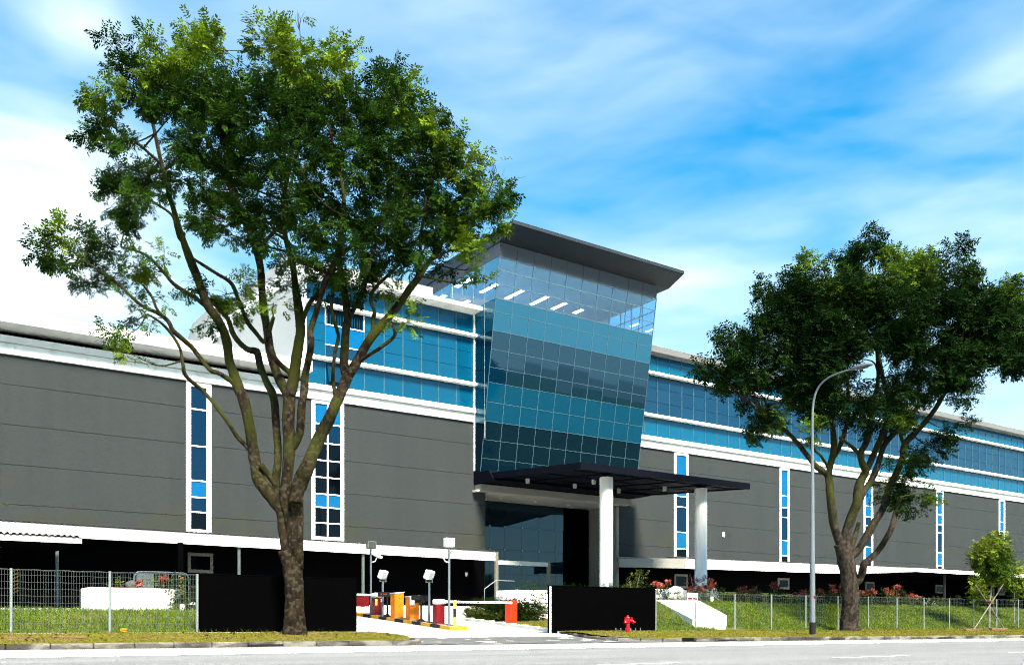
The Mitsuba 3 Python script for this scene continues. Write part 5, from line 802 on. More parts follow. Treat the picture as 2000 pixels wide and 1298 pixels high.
RIGHT_CLUMPS = [(np.float64(-7.16),np.float64(-0.51),np.float64(13.16),np.float64(0.58),np.float64(0.58),0),(np.float64(-7.84),np.float64(-1.54),np.float64(13.13),np.float64(0.26),np.float64(0.3),0),(np.float64(-6.48),np.float64(-1.61),np.float64(14.66),np.float64(0.43),np.float64(0.3),0),(np.float64(-5.77),np.float64(1.17),np.float64(15.22),np.float64(0.46),np.float64(0.32),0),(np.float64(-5.32),np.float64(-2.21),np.float64(14.77),np.float64(0.56),np.float64(0.47),0),(np.float64(-4.32),np.float64(2.18),np.float64(16.32),np.float64(0.61),np.float64(0.52),0),(np.float64(-6.17),np.float64(-2.19),np.float64(13.56),np.float64(0.73),np.float64(0.73),0),(np.float64(-5.08),np.float64(1.42),np.float64(14.2),np.float64(0.79),np.float64(0.79),0),(np.float64(-5.4),np.float64(-2.51),np.float64(12.86),np.float64(0.89),np.float64(0.85),0),(np.float64(-3.59),np.float64(1.98),np.float64(13.78),np.float64(0.98),np.float64(0.94),0),(np.float64(-5.93),np.float64(-1.2),np.float64(12.6),np.float64(0.7),np.float64(0.57),0),(np.float64(-5.45),np.float64(1.64),np.float64(13.29),np.float64(0.74),np.float64(0.6),0),(np.float64(-4.8),np.float64(-0.68),np.float64(11.48),np.float64(0.71),np.float64(0.71),0),(np.float64(-4.08),np.float64(-0.79),np.float64(10.82),np.float64(0.88),np.float64(0.62),1),(np.float64(-4.64),np.float64(-1.01),np.float64(10.27),np.float64(0.62),np.float64(0.44),0),(np.float64(-6.62),np.float64(-0.93),np.float64(12.54),np.float64(0.44),np.float64(0.35),0),(np.float64(-4.33),np.float64(-1.24),np.float64(16.44),np.float64(0.61),np.float64(0.48),0),(np.float64(-3.04),np.float64(3.33),np.float64(18.57),np.float64(0.67),np.float64(0.53),0),(np.float64(-3.89),np.float64(-2.32),np.float64(16.68),np.float64(0.68),np.float64(0.56),0),(np.float64(-2.2),np.float64(2.37),np.float64(18.18),np.float64(0.76),np.float64(0.61),0),(np.float64(-3.36),np.float64(-2.56),np.float64(15.62),np.float64(0.98),np.float64(0.85),0),(np.float64(-1.99),np.float64(1.98),np.float64(16.69),np.float64(1.08),np.float64(0.94),0),(np.float64(-4.38),np.float64(-2.06),np.float64(15.3),np.float64(0.77),np.float64(0.77),0),(np.float64(-2.84),np.float64(2.57),np.float64(17.17),np.float64(0.85),np.float64(0.85),0),(np.float64(-2.32),np.float64(-1.96),np.float64(17.54),np.float64(0.6),np.float64(0.52),1),(np.float64(-1.31),np.float64(1.72),np.float64(19.47),np.float64(0.65),np.float64(0.56),1),(np.float64(-0.66),np.float64(-2.12),np.float64(18.21),np.float64(0.43),np.float64(0.56),0),(np.float64(0.48),np.float64(1.46),np.float64(19.65),np.float64(0.46),np.float64(0.6),0),(np.float64(0.16),np.float64(-1.54),np.float64(18.88),np.float64(0.48),np.float64(0.57),0),(np.float64(1.81),np.float64(1.76),np.float64(20.36),np.float64(0.51),np.float64(0.61),0),(np.float64(1.27),np.float64(0.59),np.float64(20.26),np.float64(0.27),np.float64(0.27),0),(np.float64(-0.54),np.float64(-2.45),np.float64(17.35),np.float64(0.6),np.float64(0.55),0),(np.float64(0.89),np.float64(2.1),np.float64(18.98),np.float64(0.66),np.float64(0.61),0),(np.float64(-2.28),np.float64(-2.96),np.float64(15.97),np.float64(1.05),np.float64(0.88),0),(np.float64(-0.85),np.float64(2.79),np.float64(17.85),np.float64(1.19),np.float64(1.0),0),(np.float64(-1.07),np.float64(-2.24),np.float64(16.46),np.float64(0.98),np.float64(0.86),1),(np.float64(0.55),np.float64(2.29),np.float64(18.23),np.float64(1.08),np.float64(0.94),1),(np.float64(-2.59),np.float64(-3.16),np.float64(14.47),np.float64(1.17),np.float64(0.96),0),(np.float64(-0.32),np.float64(3.36),np.float64(16.65),np.float64(1.35),np.float64(1.11),0),(np.float64(-3.75),np.float64(-2.26),np.float64(14.02),np.float64(1.07),np.float64(0.98),0),(np.float64(-2.77),np.float64(2.06),np.float64(15.27),np.float64(1.17),np.float64(1.08),0),(np.float64(-3.45),np.float64(-2.06),np.float64(12.62),np.float64(1.07),np.float64(0.9),0),(np.float64(-1.92),np.float64(2.01),np.float64(13.41),np.float64(1.17),np.float64(0.98),0),(np.float64(-2.37),np.float64(-2.5),np.float64(13.22),np.float64(1.11),np.float64(0.98),0),(np.float64(-0.62),np.float64(2.67),np.float64(14.22),np.float64(1.24),np.float64(1.09),0),(np.float64(-1.14),np.float64(-2.42),np.float64(14.7),np.float64(1.17),np.float64(1.07),0),(np.float64(0.94),np.float64(3.3),np.float64(16.27),np.float64(1.32),np.float64(1.2),0),(np.float64(-0.05),np.float64(-2.75),np.float64(15.56),np.float64(1.16),np.float64(1.06),0),(np.float64(2.38),np.float64(3.35),np.float64(17.91),np.float64(1.32),np.float64(1.2),0),(np.float64(1.29),np.float64(-2.12),np.float64(17.92),np.float64(0.52),np.float64(0.52),1),(np.float64(3.69),np.float64(2.46),np.float64(19.6),np.float64(0.57),np.float64(0.57),1),(np.float64(1.25),np.float64(-2.51),np.float64(16.97),np.float64(0.89),np.float64(0.77),1),(np.float64(3.22),np.float64(2.24),np.float64(18.69),np.float64(0.99),np.float64(0.85),1),(np.float64(2.22),np.float64(-2.49),np.float64(17.58),np.float64(0.72),np.float64(0.55),1),(np.float64(4.18),np.float64(1.71),np.float64(19.29),np.float64(0.79),np.float64(0.61),1),(np.float64(3.58),np.float64(-1.36),np.float64(17.76),np.float64(0.57),np.float64(0.52),0),(np.float64(4.92),np.float64(1.83),np.float64(18.72),np.float64(0.61),np.float64(0.56),0),(np.float64(4.94),np.float64(-0.74),np.float64(19.01),np.float64(0.44),np.float64(0.4),0),(np.float64(4.61),np.float64(-1.34),np.float64(18.22),np.float64(0.31),np.float64(0.26),0),(np.float64(6.03),np.float64(2.13),np.float64(19.8),np.float64(0.33),np.float64(0.28),0),(np.float64(4.76),np.float64(-2.01),np.float64(17.03),np.float64(0.6),np.float64(0.77),0),(np.float64(6.8),np.float64(2.03),np.float64(18.37),np.float64(0.66),np.float64(0.84),0),(np.float64(5.68),np.float64(-0.97),np.float64(17.96),np.float64(0.26),np.float64(0.35),2),(np.float64(3.93),np.float64(-2.99),np.float64(15.72),np.float64(0.67),np.float64(0.67),0),(np.float64(6.47),np.float64(2.1),np.float64(17.42),np.float64(0.75),np.float64(0.75),0),(np.float64(2.95),np.float64(-2.49),np.float64(16.13),np.float64(0.98),np.float64(0.94),0),(np.float64(5.49),np.float64(2.39),np.float64(18.11),np.float64(1.09),np.float64(1.04),0),(np.float64(1.14),np.float64(-3.36),np.float64(15.0),np.float64(1.15),np.float64(1.04),0),(np.float64(3.97),np.float64(3.02),np.float64(16.83),np.float64(1.32),np.float64(1.2),0),(np.float64(2.79),np.float64(-2.85),np.float64(14.33),np.float64(1.16),np.float64(0.97),0),(np.float64(5.4),np.float64(2.79),np.float64(16.17),np.float64(1.31),np.float64(1.1),0),(np.float64(4.54),np.float64(-2.21),np.float64(14.64),np.float64(1.07),np.float64(0.9),0),(np.float64(7.27),np.float64(2.9),np.float64(15.93),np.float64(1.19),np.float64(1.0),0),(np.float64(6.48),np.float64(-0.77),np.float64(16.43),np.float64(0.62),np.float64(0.53),2),(np.float64(6.41),np.float64(-2.12),np.float64(15.28),np.float64(0.77),np.float64(0.77),0),(np.float64(9.11),np.float64(2.55),np.float64(16.16),np.float64(0.85),np.float64(0.85),0),(np.float64(7.32),np.float64(-1.79),np.float64(16.33),np.float64(0.39),np.float64(0.52),0),(np.float64(9.47),np.float64(2.08),np.float64(17.79),np.float64(0.42),np.float64(0.56),0),(np.float64(7.35),np.float64(-2.31),np.float64(14.74),np.float64(0.73),np.float64(0.9),0),(np.float64(10.21),np.float64(2.49),np.float64(16.54),np.float64(0.8),np.float64(0.99),0),(np.float64(5.66),np.float64(-2.4),np.float64(13.74),np.float64(0.98),np.float64(0.85),0),(np.float64(8.29),np.float64(2.34),np.float64(15.05),np.float64(1.09),np.float64(0.94),0),(np.float64(7.0),np.float64(-2.15),np.float64(13.57),np.float64(0.82),np.float64(0.64),0),(np.float64(8.8),np.float64(1.27),np.float64(14.46),np.float64(0.88),np.float64(0.69),0),(np.float64(4.2),np.float64(-2.92),np.float64(12.98),np.float64(0.97),np.float64(0.76),0),(np.float64(7.23),np.float64(3.17),np.float64(15.21),np.float64(1.1),np.float64(0.86),0),(np.float64(3.01),np.float64(-2.37),np.float64(12.9),np.float64(1.07),np.float64(0.9),0),(np.float64(5.27),np.float64(2.37),np.float64(14.04),np.float64(1.18),np.float64(0.99),0),(np.float64(1.57),np.float64(-2.61),np.float64(13.92),np.float64(0.85),np.float64(0.76),0),(np.float64(3.12),np.float64(2.11),np.float64(15.5),np.float64(0.94),np.float64(0.85),0),(np.float64(-0.47),np.float64(-3.24),np.float64(13.85),np.float64(0.71),np.float64(0.71),0),(np.float64(1.58),np.float64(2.94),np.float64(16.33),np.float64(0.81),np.float64(0.81),0),(np.float64(-1.35),np.float64(-3.04),np.float64(13.07),np.float64(0.93),np.float64(0.76),0),(np.float64(0.58),np.float64(2.9),np.float64(14.67),np.float64(1.05),np.float64(0.86),0),(np.float64(-1.87),np.float64(-0.97),np.float64(12.16),np.float64(0.79),np.float64(0.7),0),(np.float64(-0.93),np.float64(2.24),np.float64(13.22),np.float64(0.85),np.float64(0.75),0),(np.float64(-3.17),np.float64(-1.95),np.float64(11.54),np.float64(0.78),np.float64(0.56),0),(np.float64(-2.57),np.float64(1.22),np.float64(12.62),np.float64(0.83),np.float64(0.6),0),(np.float64(-0.33),np.float64(-2.21),np.float64(11.48),np.float64(0.56),np.float64(0.51),0),(np.float64(1.36),np.float64(2.6),np.float64(12.45),np.float64(0.62),np.float64(0.57),0),(np.float64(-1.25),np.float64(-2.06),np.float64(11.64),np.float64(0.64),np.float64(0.52),0),(np.float64(-0.06),np.float64(2.63),np.float64(13.11),np.float64(0.71),np.float64(0.57),0),(np.float64(1.59),np.float64(-1.98),np.float64(11.78),np.float64(0.73),np.float64(0.65),0),(np.float64(3.07),np.float64(2.33),np.float64(12.82),np.float64(0.8),np.float64(0.71),0),(np.float64(2.37),np.float64(-2.44),np.float64(11.79),np.float64(0.77),np.float64(0.6),0),(np.float64(4.41),np.float64(2.56),np.float64(13.02),np.float64(0.85),np.float64(0.66),0),(np.float64(3.98),np.float64(-1.84),np.float64(12.31),np.float64(0.86),np.float64(0.65),0),(np.float64(6.22),np.float64(2.59),np.float64(13.52),np.float64(0.95),np.float64(0.71),0),(np.float64(4.74),np.float64(-2.03),np.float64(11.77),np.float64(0.56),np.float64(0.39),0),(np.float64(6.24),np.float64(1.87),np.float64(13.04),np.float64(0.61),np.float64(0.42),0),(np.float64(0.89),np.float64(-2.21),np.float64(10.87),np.float64(0.69),np.float64(0.47),0),(np.float64(2.77),np.float64(1.31),np.float64(11.33),np.float64(0.74),np.float64(0.51),0),(np.float64(-2.22),np.float64(-2.04),np.float64(10.91),np.float64(0.56),np.float64(0.43),0),(np.float64(-1.15),np.float64(1.37),np.float64(11.83),np.float64(0.6),np.float64(0.46),0),(np.float64(-1.3),np.float64(-1.11),np.float64(11.0),np.float64(0.53),np.float64(0.48),0),(np.float64(-0.32),np.float64(1.56),np.float64(11.44),np.float64(0.56),np.float64(0.51),0),(np.float64(4.66),np.float64(-0.8),np.float64(10.32),np.float64(0.6),np.float64(0.6),0),(np.float64(3.5),np.float64(-0.11),np.float64(9.32),np.float64(0.85),np.float64(0.49),0),(np.float64(4.49),np.float64(0.37),np.float64(9.46),np.float64(0.36),np.float64(0.29),0),(np.float64(2.5),np.float64(-0.69),np.float64(8.2),np.float64(0.75),np.float64(0.71),0),(np.float64(2.68),np.float64(-1.32),np.float64(7.23),np.float64(0.66),np.float64(0.57),0),(np.float64(2.23),np.float64(0.41),np.float64(7.4),np.float64(0.59),np.float64(0.59),1),(np.float64(2.45),np.float64(-1.1),np.float64(6.56),np.float64(0.48),np.float64(0.35),0),(np.float64(3.19),np.float64(-1.52),np.float64(6.95),np.float64(0.35),np.float64(0.26),1),(np.float64(-2.61),np.float64(-2.09),np.float64(9.68),np.float64(0.37),np.float64(0.47),1),(np.float64(2.19),np.float64(-1.41),np.float64(10.68),np.float64(0.52),np.float64(0.39),1),(np.float64(3.14),np.float64(1.32),np.float64(11.05),np.float64(0.55),np.float64(0.42),1),(np.float64(0.05),np.float64(-1.83),np.float64(10.59),np.float64(0.56),np.float64(0.39),0),(np.float64(1.64),np.float64(1.99),np.float64(11.04),np.float64(0.61),np.float64(0.42),0),(np.float64(5.27),np.float64(-2.44),np.float64(15.66),np.float64(0.77),np.float64(0.64),0),(np.float64(7.71),np.float64(2.37),np.float64(17.53),np.float64(0.85),np.float64(0.71),0),(np.float64(5.62),np.float64(-3.18),np.float64(15.13),np.float64(0.67),np.float64(0.63),0),(np.float64(8.22),np.float64(2.23),np.float64(17.0),np.float64(0.75),np.float64(0.71),0),(np.float64(5.22),np.float64(-2.21),np.float64(14.64),np.float64(0.86),np.float64(0.73),0),(np.float64(7.32),np.float64(2.47),np.float64(15.94),np.float64(0.95),np.float64(0.8),0),(np.float64(6.65),np.float64(-2.13),np.float64(16.13),np.float64(0.52),np.float64(0.52),1),(np.float64(8.85),np.float64(1.77),np.float64(17.65),np.float64(0.56),np.float64(0.56),1),(np.float64(8.6),np.float64(-1.47),np.float64(15.5),np.float64(0.87),np.float64(0.87),0),(np.float64(10.59),np.float64(2.2),np.float64(16.74),np.float64(0.94),np.float64(0.94),0),(np.float64(8.42),np.float64(-1.58),np.float64(13.98),np.float64(0.87),np.float64(0.76),0),(np.float64(10.19),np.float64(1.75),np.float64(14.59),np.float64(0.93),np.float64(0.82),0),(np.float64(9.61),np.float64(-1.0),np.float64(14.9),np.float64(0.66),np.float64(0.88),0)]

# ------------------------------------------------------------------ fences
def wires(x0, x1, y, z0, z1, dx, dz, r):
    """a welded wire panel: upright and level wires as thin square bars"""
    ms = []
    for x in np.arange(x0 + dx / 2, x1, dx):
        ms.append(box(x - r, x + r, y - r, y + r, z0, z1))
    for z in np.append(np.arange(z0 + .03, z1 - .03, dz), z1 - .015):
        ms.append(box(x0, x1, y + r + .0005, y + 3 * r, z - r, z + r))
    return cat(ms)


def fence(xs, y, z0, zt, wire, label, dx, dz, r, pr):
    f = thing('wire_fence', label, 'fence')
    for x in xs:
        p = obj('post', cyl(x, y, z0 - .1, zt(x) + .03, pr, sides=12), 'galv', f, smooth=40)
    for a, b in zip(xs[:-1], xs[1:]):
        t = (zt(a) + zt(b)) / 2
        tag(obj('wire_panel', wires(a + pr, b - pr, y, z0 + .04, t, dx, dz, r), wire, f), kind='stuff')
        obj('top_rail', tube([[a, y - .012, t + .005], [b, y - .012, t + .005]], r * 2.2, 6), wire, f)
    return f


fence([-9.5, -6.9, -4.3, -1.7, .95, 3.6, 6.25, 8.86], 30.3, .40, lambda x: 2.22, 'wire', 'grey welded wire fence on the grass left of the black entrance wall', .075, .20, .0030, .040)
fence([28.7] + [31.17 + 2.58 * k for k in range(25)], 30.3, .38, lambda x: 2.06 + .0055 * (x - 31), 'wire', 'long grey wire fence along the foot of the grass bank right of the entrance', .15, .30, .0024, .032)
# folded strips at the top of the left fence
# private property sign on the right fence
sg = thing('warning_sign', 'white and red private property notice on the wire fence', 'sign')
obj('plate', rbox(30.55, 31.22, 30.22, 30.24, 1.67, 2.09, .004), 'white_plain', sg)


def text(s, x, y, z, h, m, parent, key='lettering', bold=False, width=None):
    t = meshkit.text_mesh(s, h, .003, bold)
    v = np.array(t.vertices)
    if width:
        v[:, 0] *= width / v[:, 0].max()
    t = trimesh.Trimesh(np.column_stack([x + v[:, 0], y - v[:, 2], z + v[:, 1]]), t.faces)
    return obj(key, t, m, parent)


text('PRIVATE', 30.64, 30.219, 2.005, .055, 'green_text', sg, width=.48)
text('PROPERTY', 30.61, 30.219, 1.91, .055, 'green_text', sg, width=.54)
obj('red_band', box(30.60, 31.16, 30.214, 30.2195, 1.785, 1.865), 'red', sg)
obj('band_symbol', box(30.84, 30.91, 30.209, 30.2135, 1.795, 1.855), 'white_plain', sg)
obj('red_line', box(30.62, 31.14, 30.214, 30.2195, 1.72, 1.745), 'red', sg)

# ------------------------------------------------------------------ black entrance walls
w = thing('entrance_wall', 'long black wall left of the driveway behind the big tree trunk', 'wall')
obj('slab', rbox(8.93, 14.36, 30.22, 30.5, .1, 2.24, .012), 'black_panel', w)
obj('coping', box(8.90, 14.39, 30.20, 30.52, 2.242, 2.265), 'dark', w)
w = thing('entrance_wall', 'black wall right of the driveway behind the red fire hydrant', 'wall')
obj('slab', rbox(22.93, 28.62, 30.22, 30.5, .1, 2.22, .012), 'black_panel', w)
obj('coping', box(22.9, 28.65, 30.20, 30.52, 2.222, 2.24), 'dark', w)
tag(obj('end_post', box(22.86, 22.92, 30.24, 30.30, .2, 2.20), 'white_plain', w), 'narrow white post at the wall end')
obj('bottom_grille', cat([box(26.3 + .28 * k, 26.34 + .28 * k, 30.205, 30.218, .33, .52) for k in range(6)]), 'roofgray', w)

# ------------------------------------------------------------------ traffic island
isl = thing('traffic_island', 'concrete traffic island with black and yellow painted kerb blocks', 'traffic island')


def zd(y):
    return float(z_drive(np.array(20.4), np.array(float(y))))


def slope_block(x0, x1, y0, y1, lo, hi):
    return hexa([(x0, y0, zd(y0) + lo), (x1, y0, zd(y0) + lo), (x1, y1, zd(y1) + lo), (x0, y1, zd(y1) + lo)], [(x0, y0, zd(y0) + hi), (x1, y0, zd(y0) + hi), (x1, y1, zd(y1) + hi), (x0, y1, zd(y1) + hi)])


IX0, IX1 = 20.0, 20.85
obj('deck', slope_block(IX0 + .13, IX1 - .13, 33.45, 42.1, -.1, .13), 'plaster', isl)
n = 11
ys = np.linspace(33.3, 42.2, n + 1)
for k in range(n):
    c = 'amber' if k % 2 == 0 else 'black_paint'
    for a, b in ((IX0, IX0 + .128), (IX1 - .128, IX1)):
        obj('kerb_block', slope_block(a, b, ys[k] + .006, ys[k + 1] - .006, -.1, .15), c, isl)
obj('kerb_nose', slope_block(IX0 + .131, IX1 - .131, 33.3, 33.45, -.1, .15), 'amber', isl)
obj('kerb_nose', slope_block(IX0 + .131, IX1 - .131, 42.1, 42.2, -.1, .15), 'amber', isl)


def zi(y):
    return zd(y) + .13


def barrier(x, y, arm_to, label, yellow):
    b = thing('boom_barrier', label, 'barrier')
    z = zi(y)
    obj('cabinet', rbox(x - .20, x + .20, y - .18, y + .18, z, z + .84, .02), 'red', b)
    obj('head', rbox(x - .225, x + .225, y - .20, y + .20, z + .842, z + 1.07, .05), 'white_plain', b)
    obj('base_plate', box(x - .23, x + .23, y - .21, y + .21, z - .01, z + .02), 'roofgray', b)
    s = 1 if arm_to > x else -1
    tag(obj('arm', rbox(*sorted((x + s * .12, arm_to)), y - .275, y - .215, z + .905, z + 1.005, .015), 'white_plain', b), 'long white horizontal boom')
    obj('arm_clamp', rbox(x + s * .1 - .1, x + s * .1 + .1, y - .30, y - .203, z + .87, z + 1.03, .015), 'lightgray', b)
    for k in range(1, 4):
        xx = x + (arm_to - x) * k / 4
        obj('arm_reflector', box(xx - .05, xx + .05, y - .279, y - .2755, z + .925, z + .985), 'red', b)
    if yellow:
        obj('notice', box(x - .19, x - .08, y - .186, y - .181, z + .48, z + .78), 'yellow', b)
        for k in range(4):
            obj('notice_mark', box(x - .17, x - .10, y - .189, y - .1865, z + .52 + k * .065, z + .54 + k * .065), 'orange', b)
        text('1', x + .07, y - .181, z + .66, .11, 'white_plain', b, bold=True)
        sgn = obj('hanging_board', box(x - 3.4, x - .55, y - .262, y - .232, z + .40, z + .895), 'red', b)
        obj('board_text', box(x - 2.4, x - 1.5, y - .266, y - .2625, z + .62, z + .70), 'black_paint', sgn)
    return b


barrier(20.4, 40.7, 15.0, 'dark red boom barrier numbered 1 with its white arm to the left', True)
barrier(20.45, 34.95, 24.1, 'dark red boom barrier at the near island end, white arm to the right', False)


def ticket(x, y, h, wd, face, label, second):
    t = thing('ticket_machine', label, 'ticket machine', None)
    z = zi(y)
    obj('body', hexa([(x - wd / 2, y - .22, z), (x + wd / 2, y - .22, z), (x + wd / 2, y + .22, z), (x - wd / 2, y + .22, z)], [(x - wd / 2, y - .22, z + h - .05), (x + wd / 2, y - .22, z + h), (x + wd / 2, y + .22, z + h), (x - wd / 2, y + .22, z + h - .05)]), 'orange', t)
    obj('top_cap', hexa([(x - wd / 2 - .02, y - .25, z + h - .048), (x + wd / 2 + .02, y - .25, z + h + .004), (x + wd / 2 + .02, y + .25, z + h + .004), (x - wd / 2 - .02, y + .25, z + h - .048)], [(x - wd / 2 - .02, y - .25, z + h - .01), (x + wd / 2 + .02, y - .25, z + h + .05), (x + wd / 2 + .02, y + .25, z + h + .05), (x - wd / 2 - .02, y + .25, z + h - .01)]), 'lightgray', t)
    for k in range(3):
        obj('lock', cyl(0, 0, 0, .012, .018).apply_transform(trimesh.transformations.rotation_matrix(PI / 2, [1, 0, 0])).apply_translation([x, y - .222, z + .15 + k * .38]), 'red', t)
    obj('door_seam', box(x - .006, x + .006, y - .2235, y - .2205, z + .04, z + h - .08), 'amber', t)
    obj('base', box(x - wd / 2 - .02, x + wd / 2 + .02, y - .24, y + .24, z - .01, z + .03), 'roofgray', t)
    if second:
        obj('reader_head', rbox(x - wd / 2 - .04, x - .03, y - .30, y - .225, z + h - .42, z + h - .04, .02), 'lightgray', t)
        obj('screen_hood', rbox(x - .02, x + .46, y - .36, y - .226, z + h - .30, z + h - .03, .015), 'black_metal', t)
    return t


ticket(20.42, 38.7, 1.16, .46, 0, 'plain orange ticket machine with sloping grey cap, the farther of two on the island', False)
ticket(20.45, 37.3, 1.08, .46, 0, 'orange ticket machine with grey reader head and black hood, the nearer of two', True)


def reader(x, y, label, lit):
    t = thing('display_stand', label, 'display stand')
    z = zi(y)
    obj('post', box(x - .03, x + .03, y - .03, y + .03, z + .02, z + 1.0), 'black_metal', t)
    obj('foot', hexa([(x - .17, y - .14, z), (x + .17, y - .14, z), (x + .17, y + .14, z), (x - .17, y + .14, z)], [(x - .035, y - .035, z + .14), (x + .035, y - .035, z + .14), (x + .035, y + .035, z + .14), (x - .035, y + .035, z + .14)]), 'black_metal', t)
    dd = obj('display_box', rbox(x - .46, x + .46, y - .08, y + .08, z + .94, z + 1.16, .012), 'black_metal', t)
    if lit:
        for k in range(3):
            bar = box(x - .38 + k * .13, x - .32 + k * .13, y - .086, y - .0815, z + 1.03 + .008 * (k % 2), z + 1.075)
            put('lit_digit', {**mikit.ply(bar, M['red']), 'emitter': {'type': 'area', 'radiance': rgb(.35, .004, .004)}}, dd)
    return t


reader(20.38, 39.6, 'black display stand with glowing red digits beside the far barrier', True)
reader(20.42, 36.45, 'black display stand with an unlit board beside the near lamp post', False)


def sensor_post(x, y, h, label):
    t = thing('floodlight_post', label, 'floodlight')
    z = zi(y)
    obj('post', cyl(x, y, z, z + h - .3, .05, sides=14), 'pole', t, smooth=40)
    obj('flange', cyl(x, y, z - .005, z + .02, .12, sides=14), 'pole', t)
    b = rbox(-.22, .22, -.13, .13, -.20, .20, .03)
    R_ = trimesh.transformations.rotation_matrix(math.radians(24), [1, 0, 0])
    R2 = trimesh.transformations.rotation_matrix(math.radians(24), [0, 0, 1])
    b.apply_transform(R_).apply_transform(R2).apply_translation([x, y, z + h])
    obj('housing', b, 'housing', t)
    ln_ = rbox(-.17, .17, -.134, -.131, -.15, .15, .001)
    ln_.apply_transform(R_).apply_transform(R2).apply_translation([x, y, z + h])
    obj('lens_plate', ln_, 'lightgray', t)
    obj('bracket', cat([box(x - .17, x - .14, y - .03, y + .03, z + h - .34, z + h - .12), box(x + .14, x + .17, y - .03, y + .03, z + h - .34, z + h - .12), box(x - .139, x + .139, y - .03, y + .03, z + h - .34, z + h - .31)]), 'pole', t)
    obj('junction_box', box(x - .09, x + .09, y - .07, y + .07, z + h - .305, z + h - .22), 'black_metal', t)
    return t


sensor_post(20.4, 40.1, 1.96, 'short grey post with a tilted white floodlight box beside the far barrier')
sensor_post(20.43, 35.75, 2.08, 'short grey post with a tilted white floodlight box beside the near barrier')


def camera_pole(x, y, h, s, dark, label):
    t = thing('camera_pole', label, 'camera pole')
    z = zi(y)
    obj('pole', cyl(x, y, z, z + h, .048, sides=14), 'pole', t, smooth=40)
    obj('flange', cyl(x, y, z - .005, z + .02, .12, sides=14), 'pole', t)
    hd = obj('floodlight', rbox(x - .22, x + .22, y - .14, y + .12, z + h + .02, z + h + .40, .03), 'lens' if dark else 'housing', t)
    if not dark:
        obj('visor', box(x - .20, x + .20, y - .144, y - .1405, z + h + .29, z + h + .38), 'white_plain', hd)
    else:
        obj('rim', cat([box(x - .22, x - .19, y - .15, y - .141, z + h + .04, z + h + .38), box(x + .19, x + .22, y - .15, y - .141, z + h + .04, z + h + .38), box(x - .189, x + .189, y - .15, y - .141, z + h + .35, z + h + .38)]), 'roofgray', hd)
    obj('cable', tube(spline([[x - .02, y - .03, z + h + .03], [x - s * .06, y - .06, z + h - .12], [x - s * .02, y - .06, z + h - .28], [x, y - .04, z + h - .34]], 6), .014, 6), 'black_metal', t)
    cm = rbox(-.26, .22, -.075, .075, -.06, .075, .02)
    cm.apply_transform(trimesh.transformations.rotation_matrix(math.radians(20), [0, 1, 0]))
    if s < 0:
        cm.apply_transform(np.diag([-1., 1, 1, 1]))
        cm.invert()
    cm.apply_translation([x + s * .36, y - .04, z + h - .32])
    obj('camera_housing', cm, 'white_plain', t)
    obj('camera_arm', tube(spline([[x + s * .04, y, z + h - .62], [x + s * .2, y - .02, z + h - .58], [x + s * .3, y - .03, z + h - .40]], 6), .022, 8), 'white_plain', t)
    return t


camera_pole(20.42, 41.4, 3.15, 1, True, 'slim grey pole with dark floodlight and white camera at the far island end')
camera_pole(20.42, 34.05, 3.28, -1, False, 'slim grey pole with white floodlight and white camera at the near island end')
bo = thing('bollard', 'yellow bollard with a black band standing beside the near camera pole', 'bollard')
z = zi(33.85)
for k, c in enumerate(('yellow', 'black_paint', 'yellow')):
    obj('band', cyl(20.58, 33.85, z + k * .36 + (.002 if k else 0), z + (k + 1) * .36, .07, sides=18), c, bo, smooth=40)

# orange-red cabinet by the shrub bed
t = thing('red_cabinet', 'bright orange-red upright cabinet beside the shrub bed', 'cabinet')
z = zd(35.6) + .1
obj('body', rbox(24.42, 24.80, 35.3, 35.75, z, z + 1.05, .012), 'orange_red', t)
obj('door', rbox(24.54, 24.79, 35.285, 35.298, z + .05, z + 1.02, .004), 'orange_red', t)
obj('handle', box(24.65, 24.71, 35.27, 35.284, z + .60, z + .66), 'black_metal', t)
obj('top_box', box(24.5, 24.64, 35.4, 35.6, z + 1.052, z + 1.09), 'red', t)

# hydrant
t = thing('fire_hydrant', 'red two-armed fire hydrant in front of the right black wall', 'fire hydrant')
hx, hy, hz = 25.95, 29.05, .30
prof = [(0, .11), (.03, .11), (.035, .085), (.40, .075), (.42, .10), (.45, .10), (.46, .085), (.58, .09), (.62, .10), (.66, .085), (.70, .05), (.735, .035), (.74, .001)]
obj('barrel', tube([[hx, hy, hz + a] for a, _ in prof], [b for _, b in prof], 20), 'hydrant_red', t, smooth=40)
for s in (-1, 1):
    a = obj('outlet_arm', tube(spline([[hx + s * .04, hy - .02, hz + .50], [hx + s * .14, hy - .05, hz + .52], [hx + s * .20, hy - .08, hz + .50], [hx + s * .23, hy - .11, hz + .46]], 5), [.06, .06, .058, .056, .056, .056, .056, .056, .056, .056, .055, .055, .055, .055, .055, .055], 12), 'hydrant_red', t, smooth=40)
    obj('outlet_cap', tube([[hx + s * .222, hy - .105, hz + .475], [hx + s * .245, hy - .125, hz + .415]], [.075, .07], 12), 'hydrant_red', a)
    obj('valve_wheel', tube([[hx + s * .17, hy - .05, hz + .57], [hx + s * .17, hy - .05, hz + .66], [hx + s * .17, hy - .05, hz + .67]], [.03, .055, .02], 10), 'hydrant_red', a)

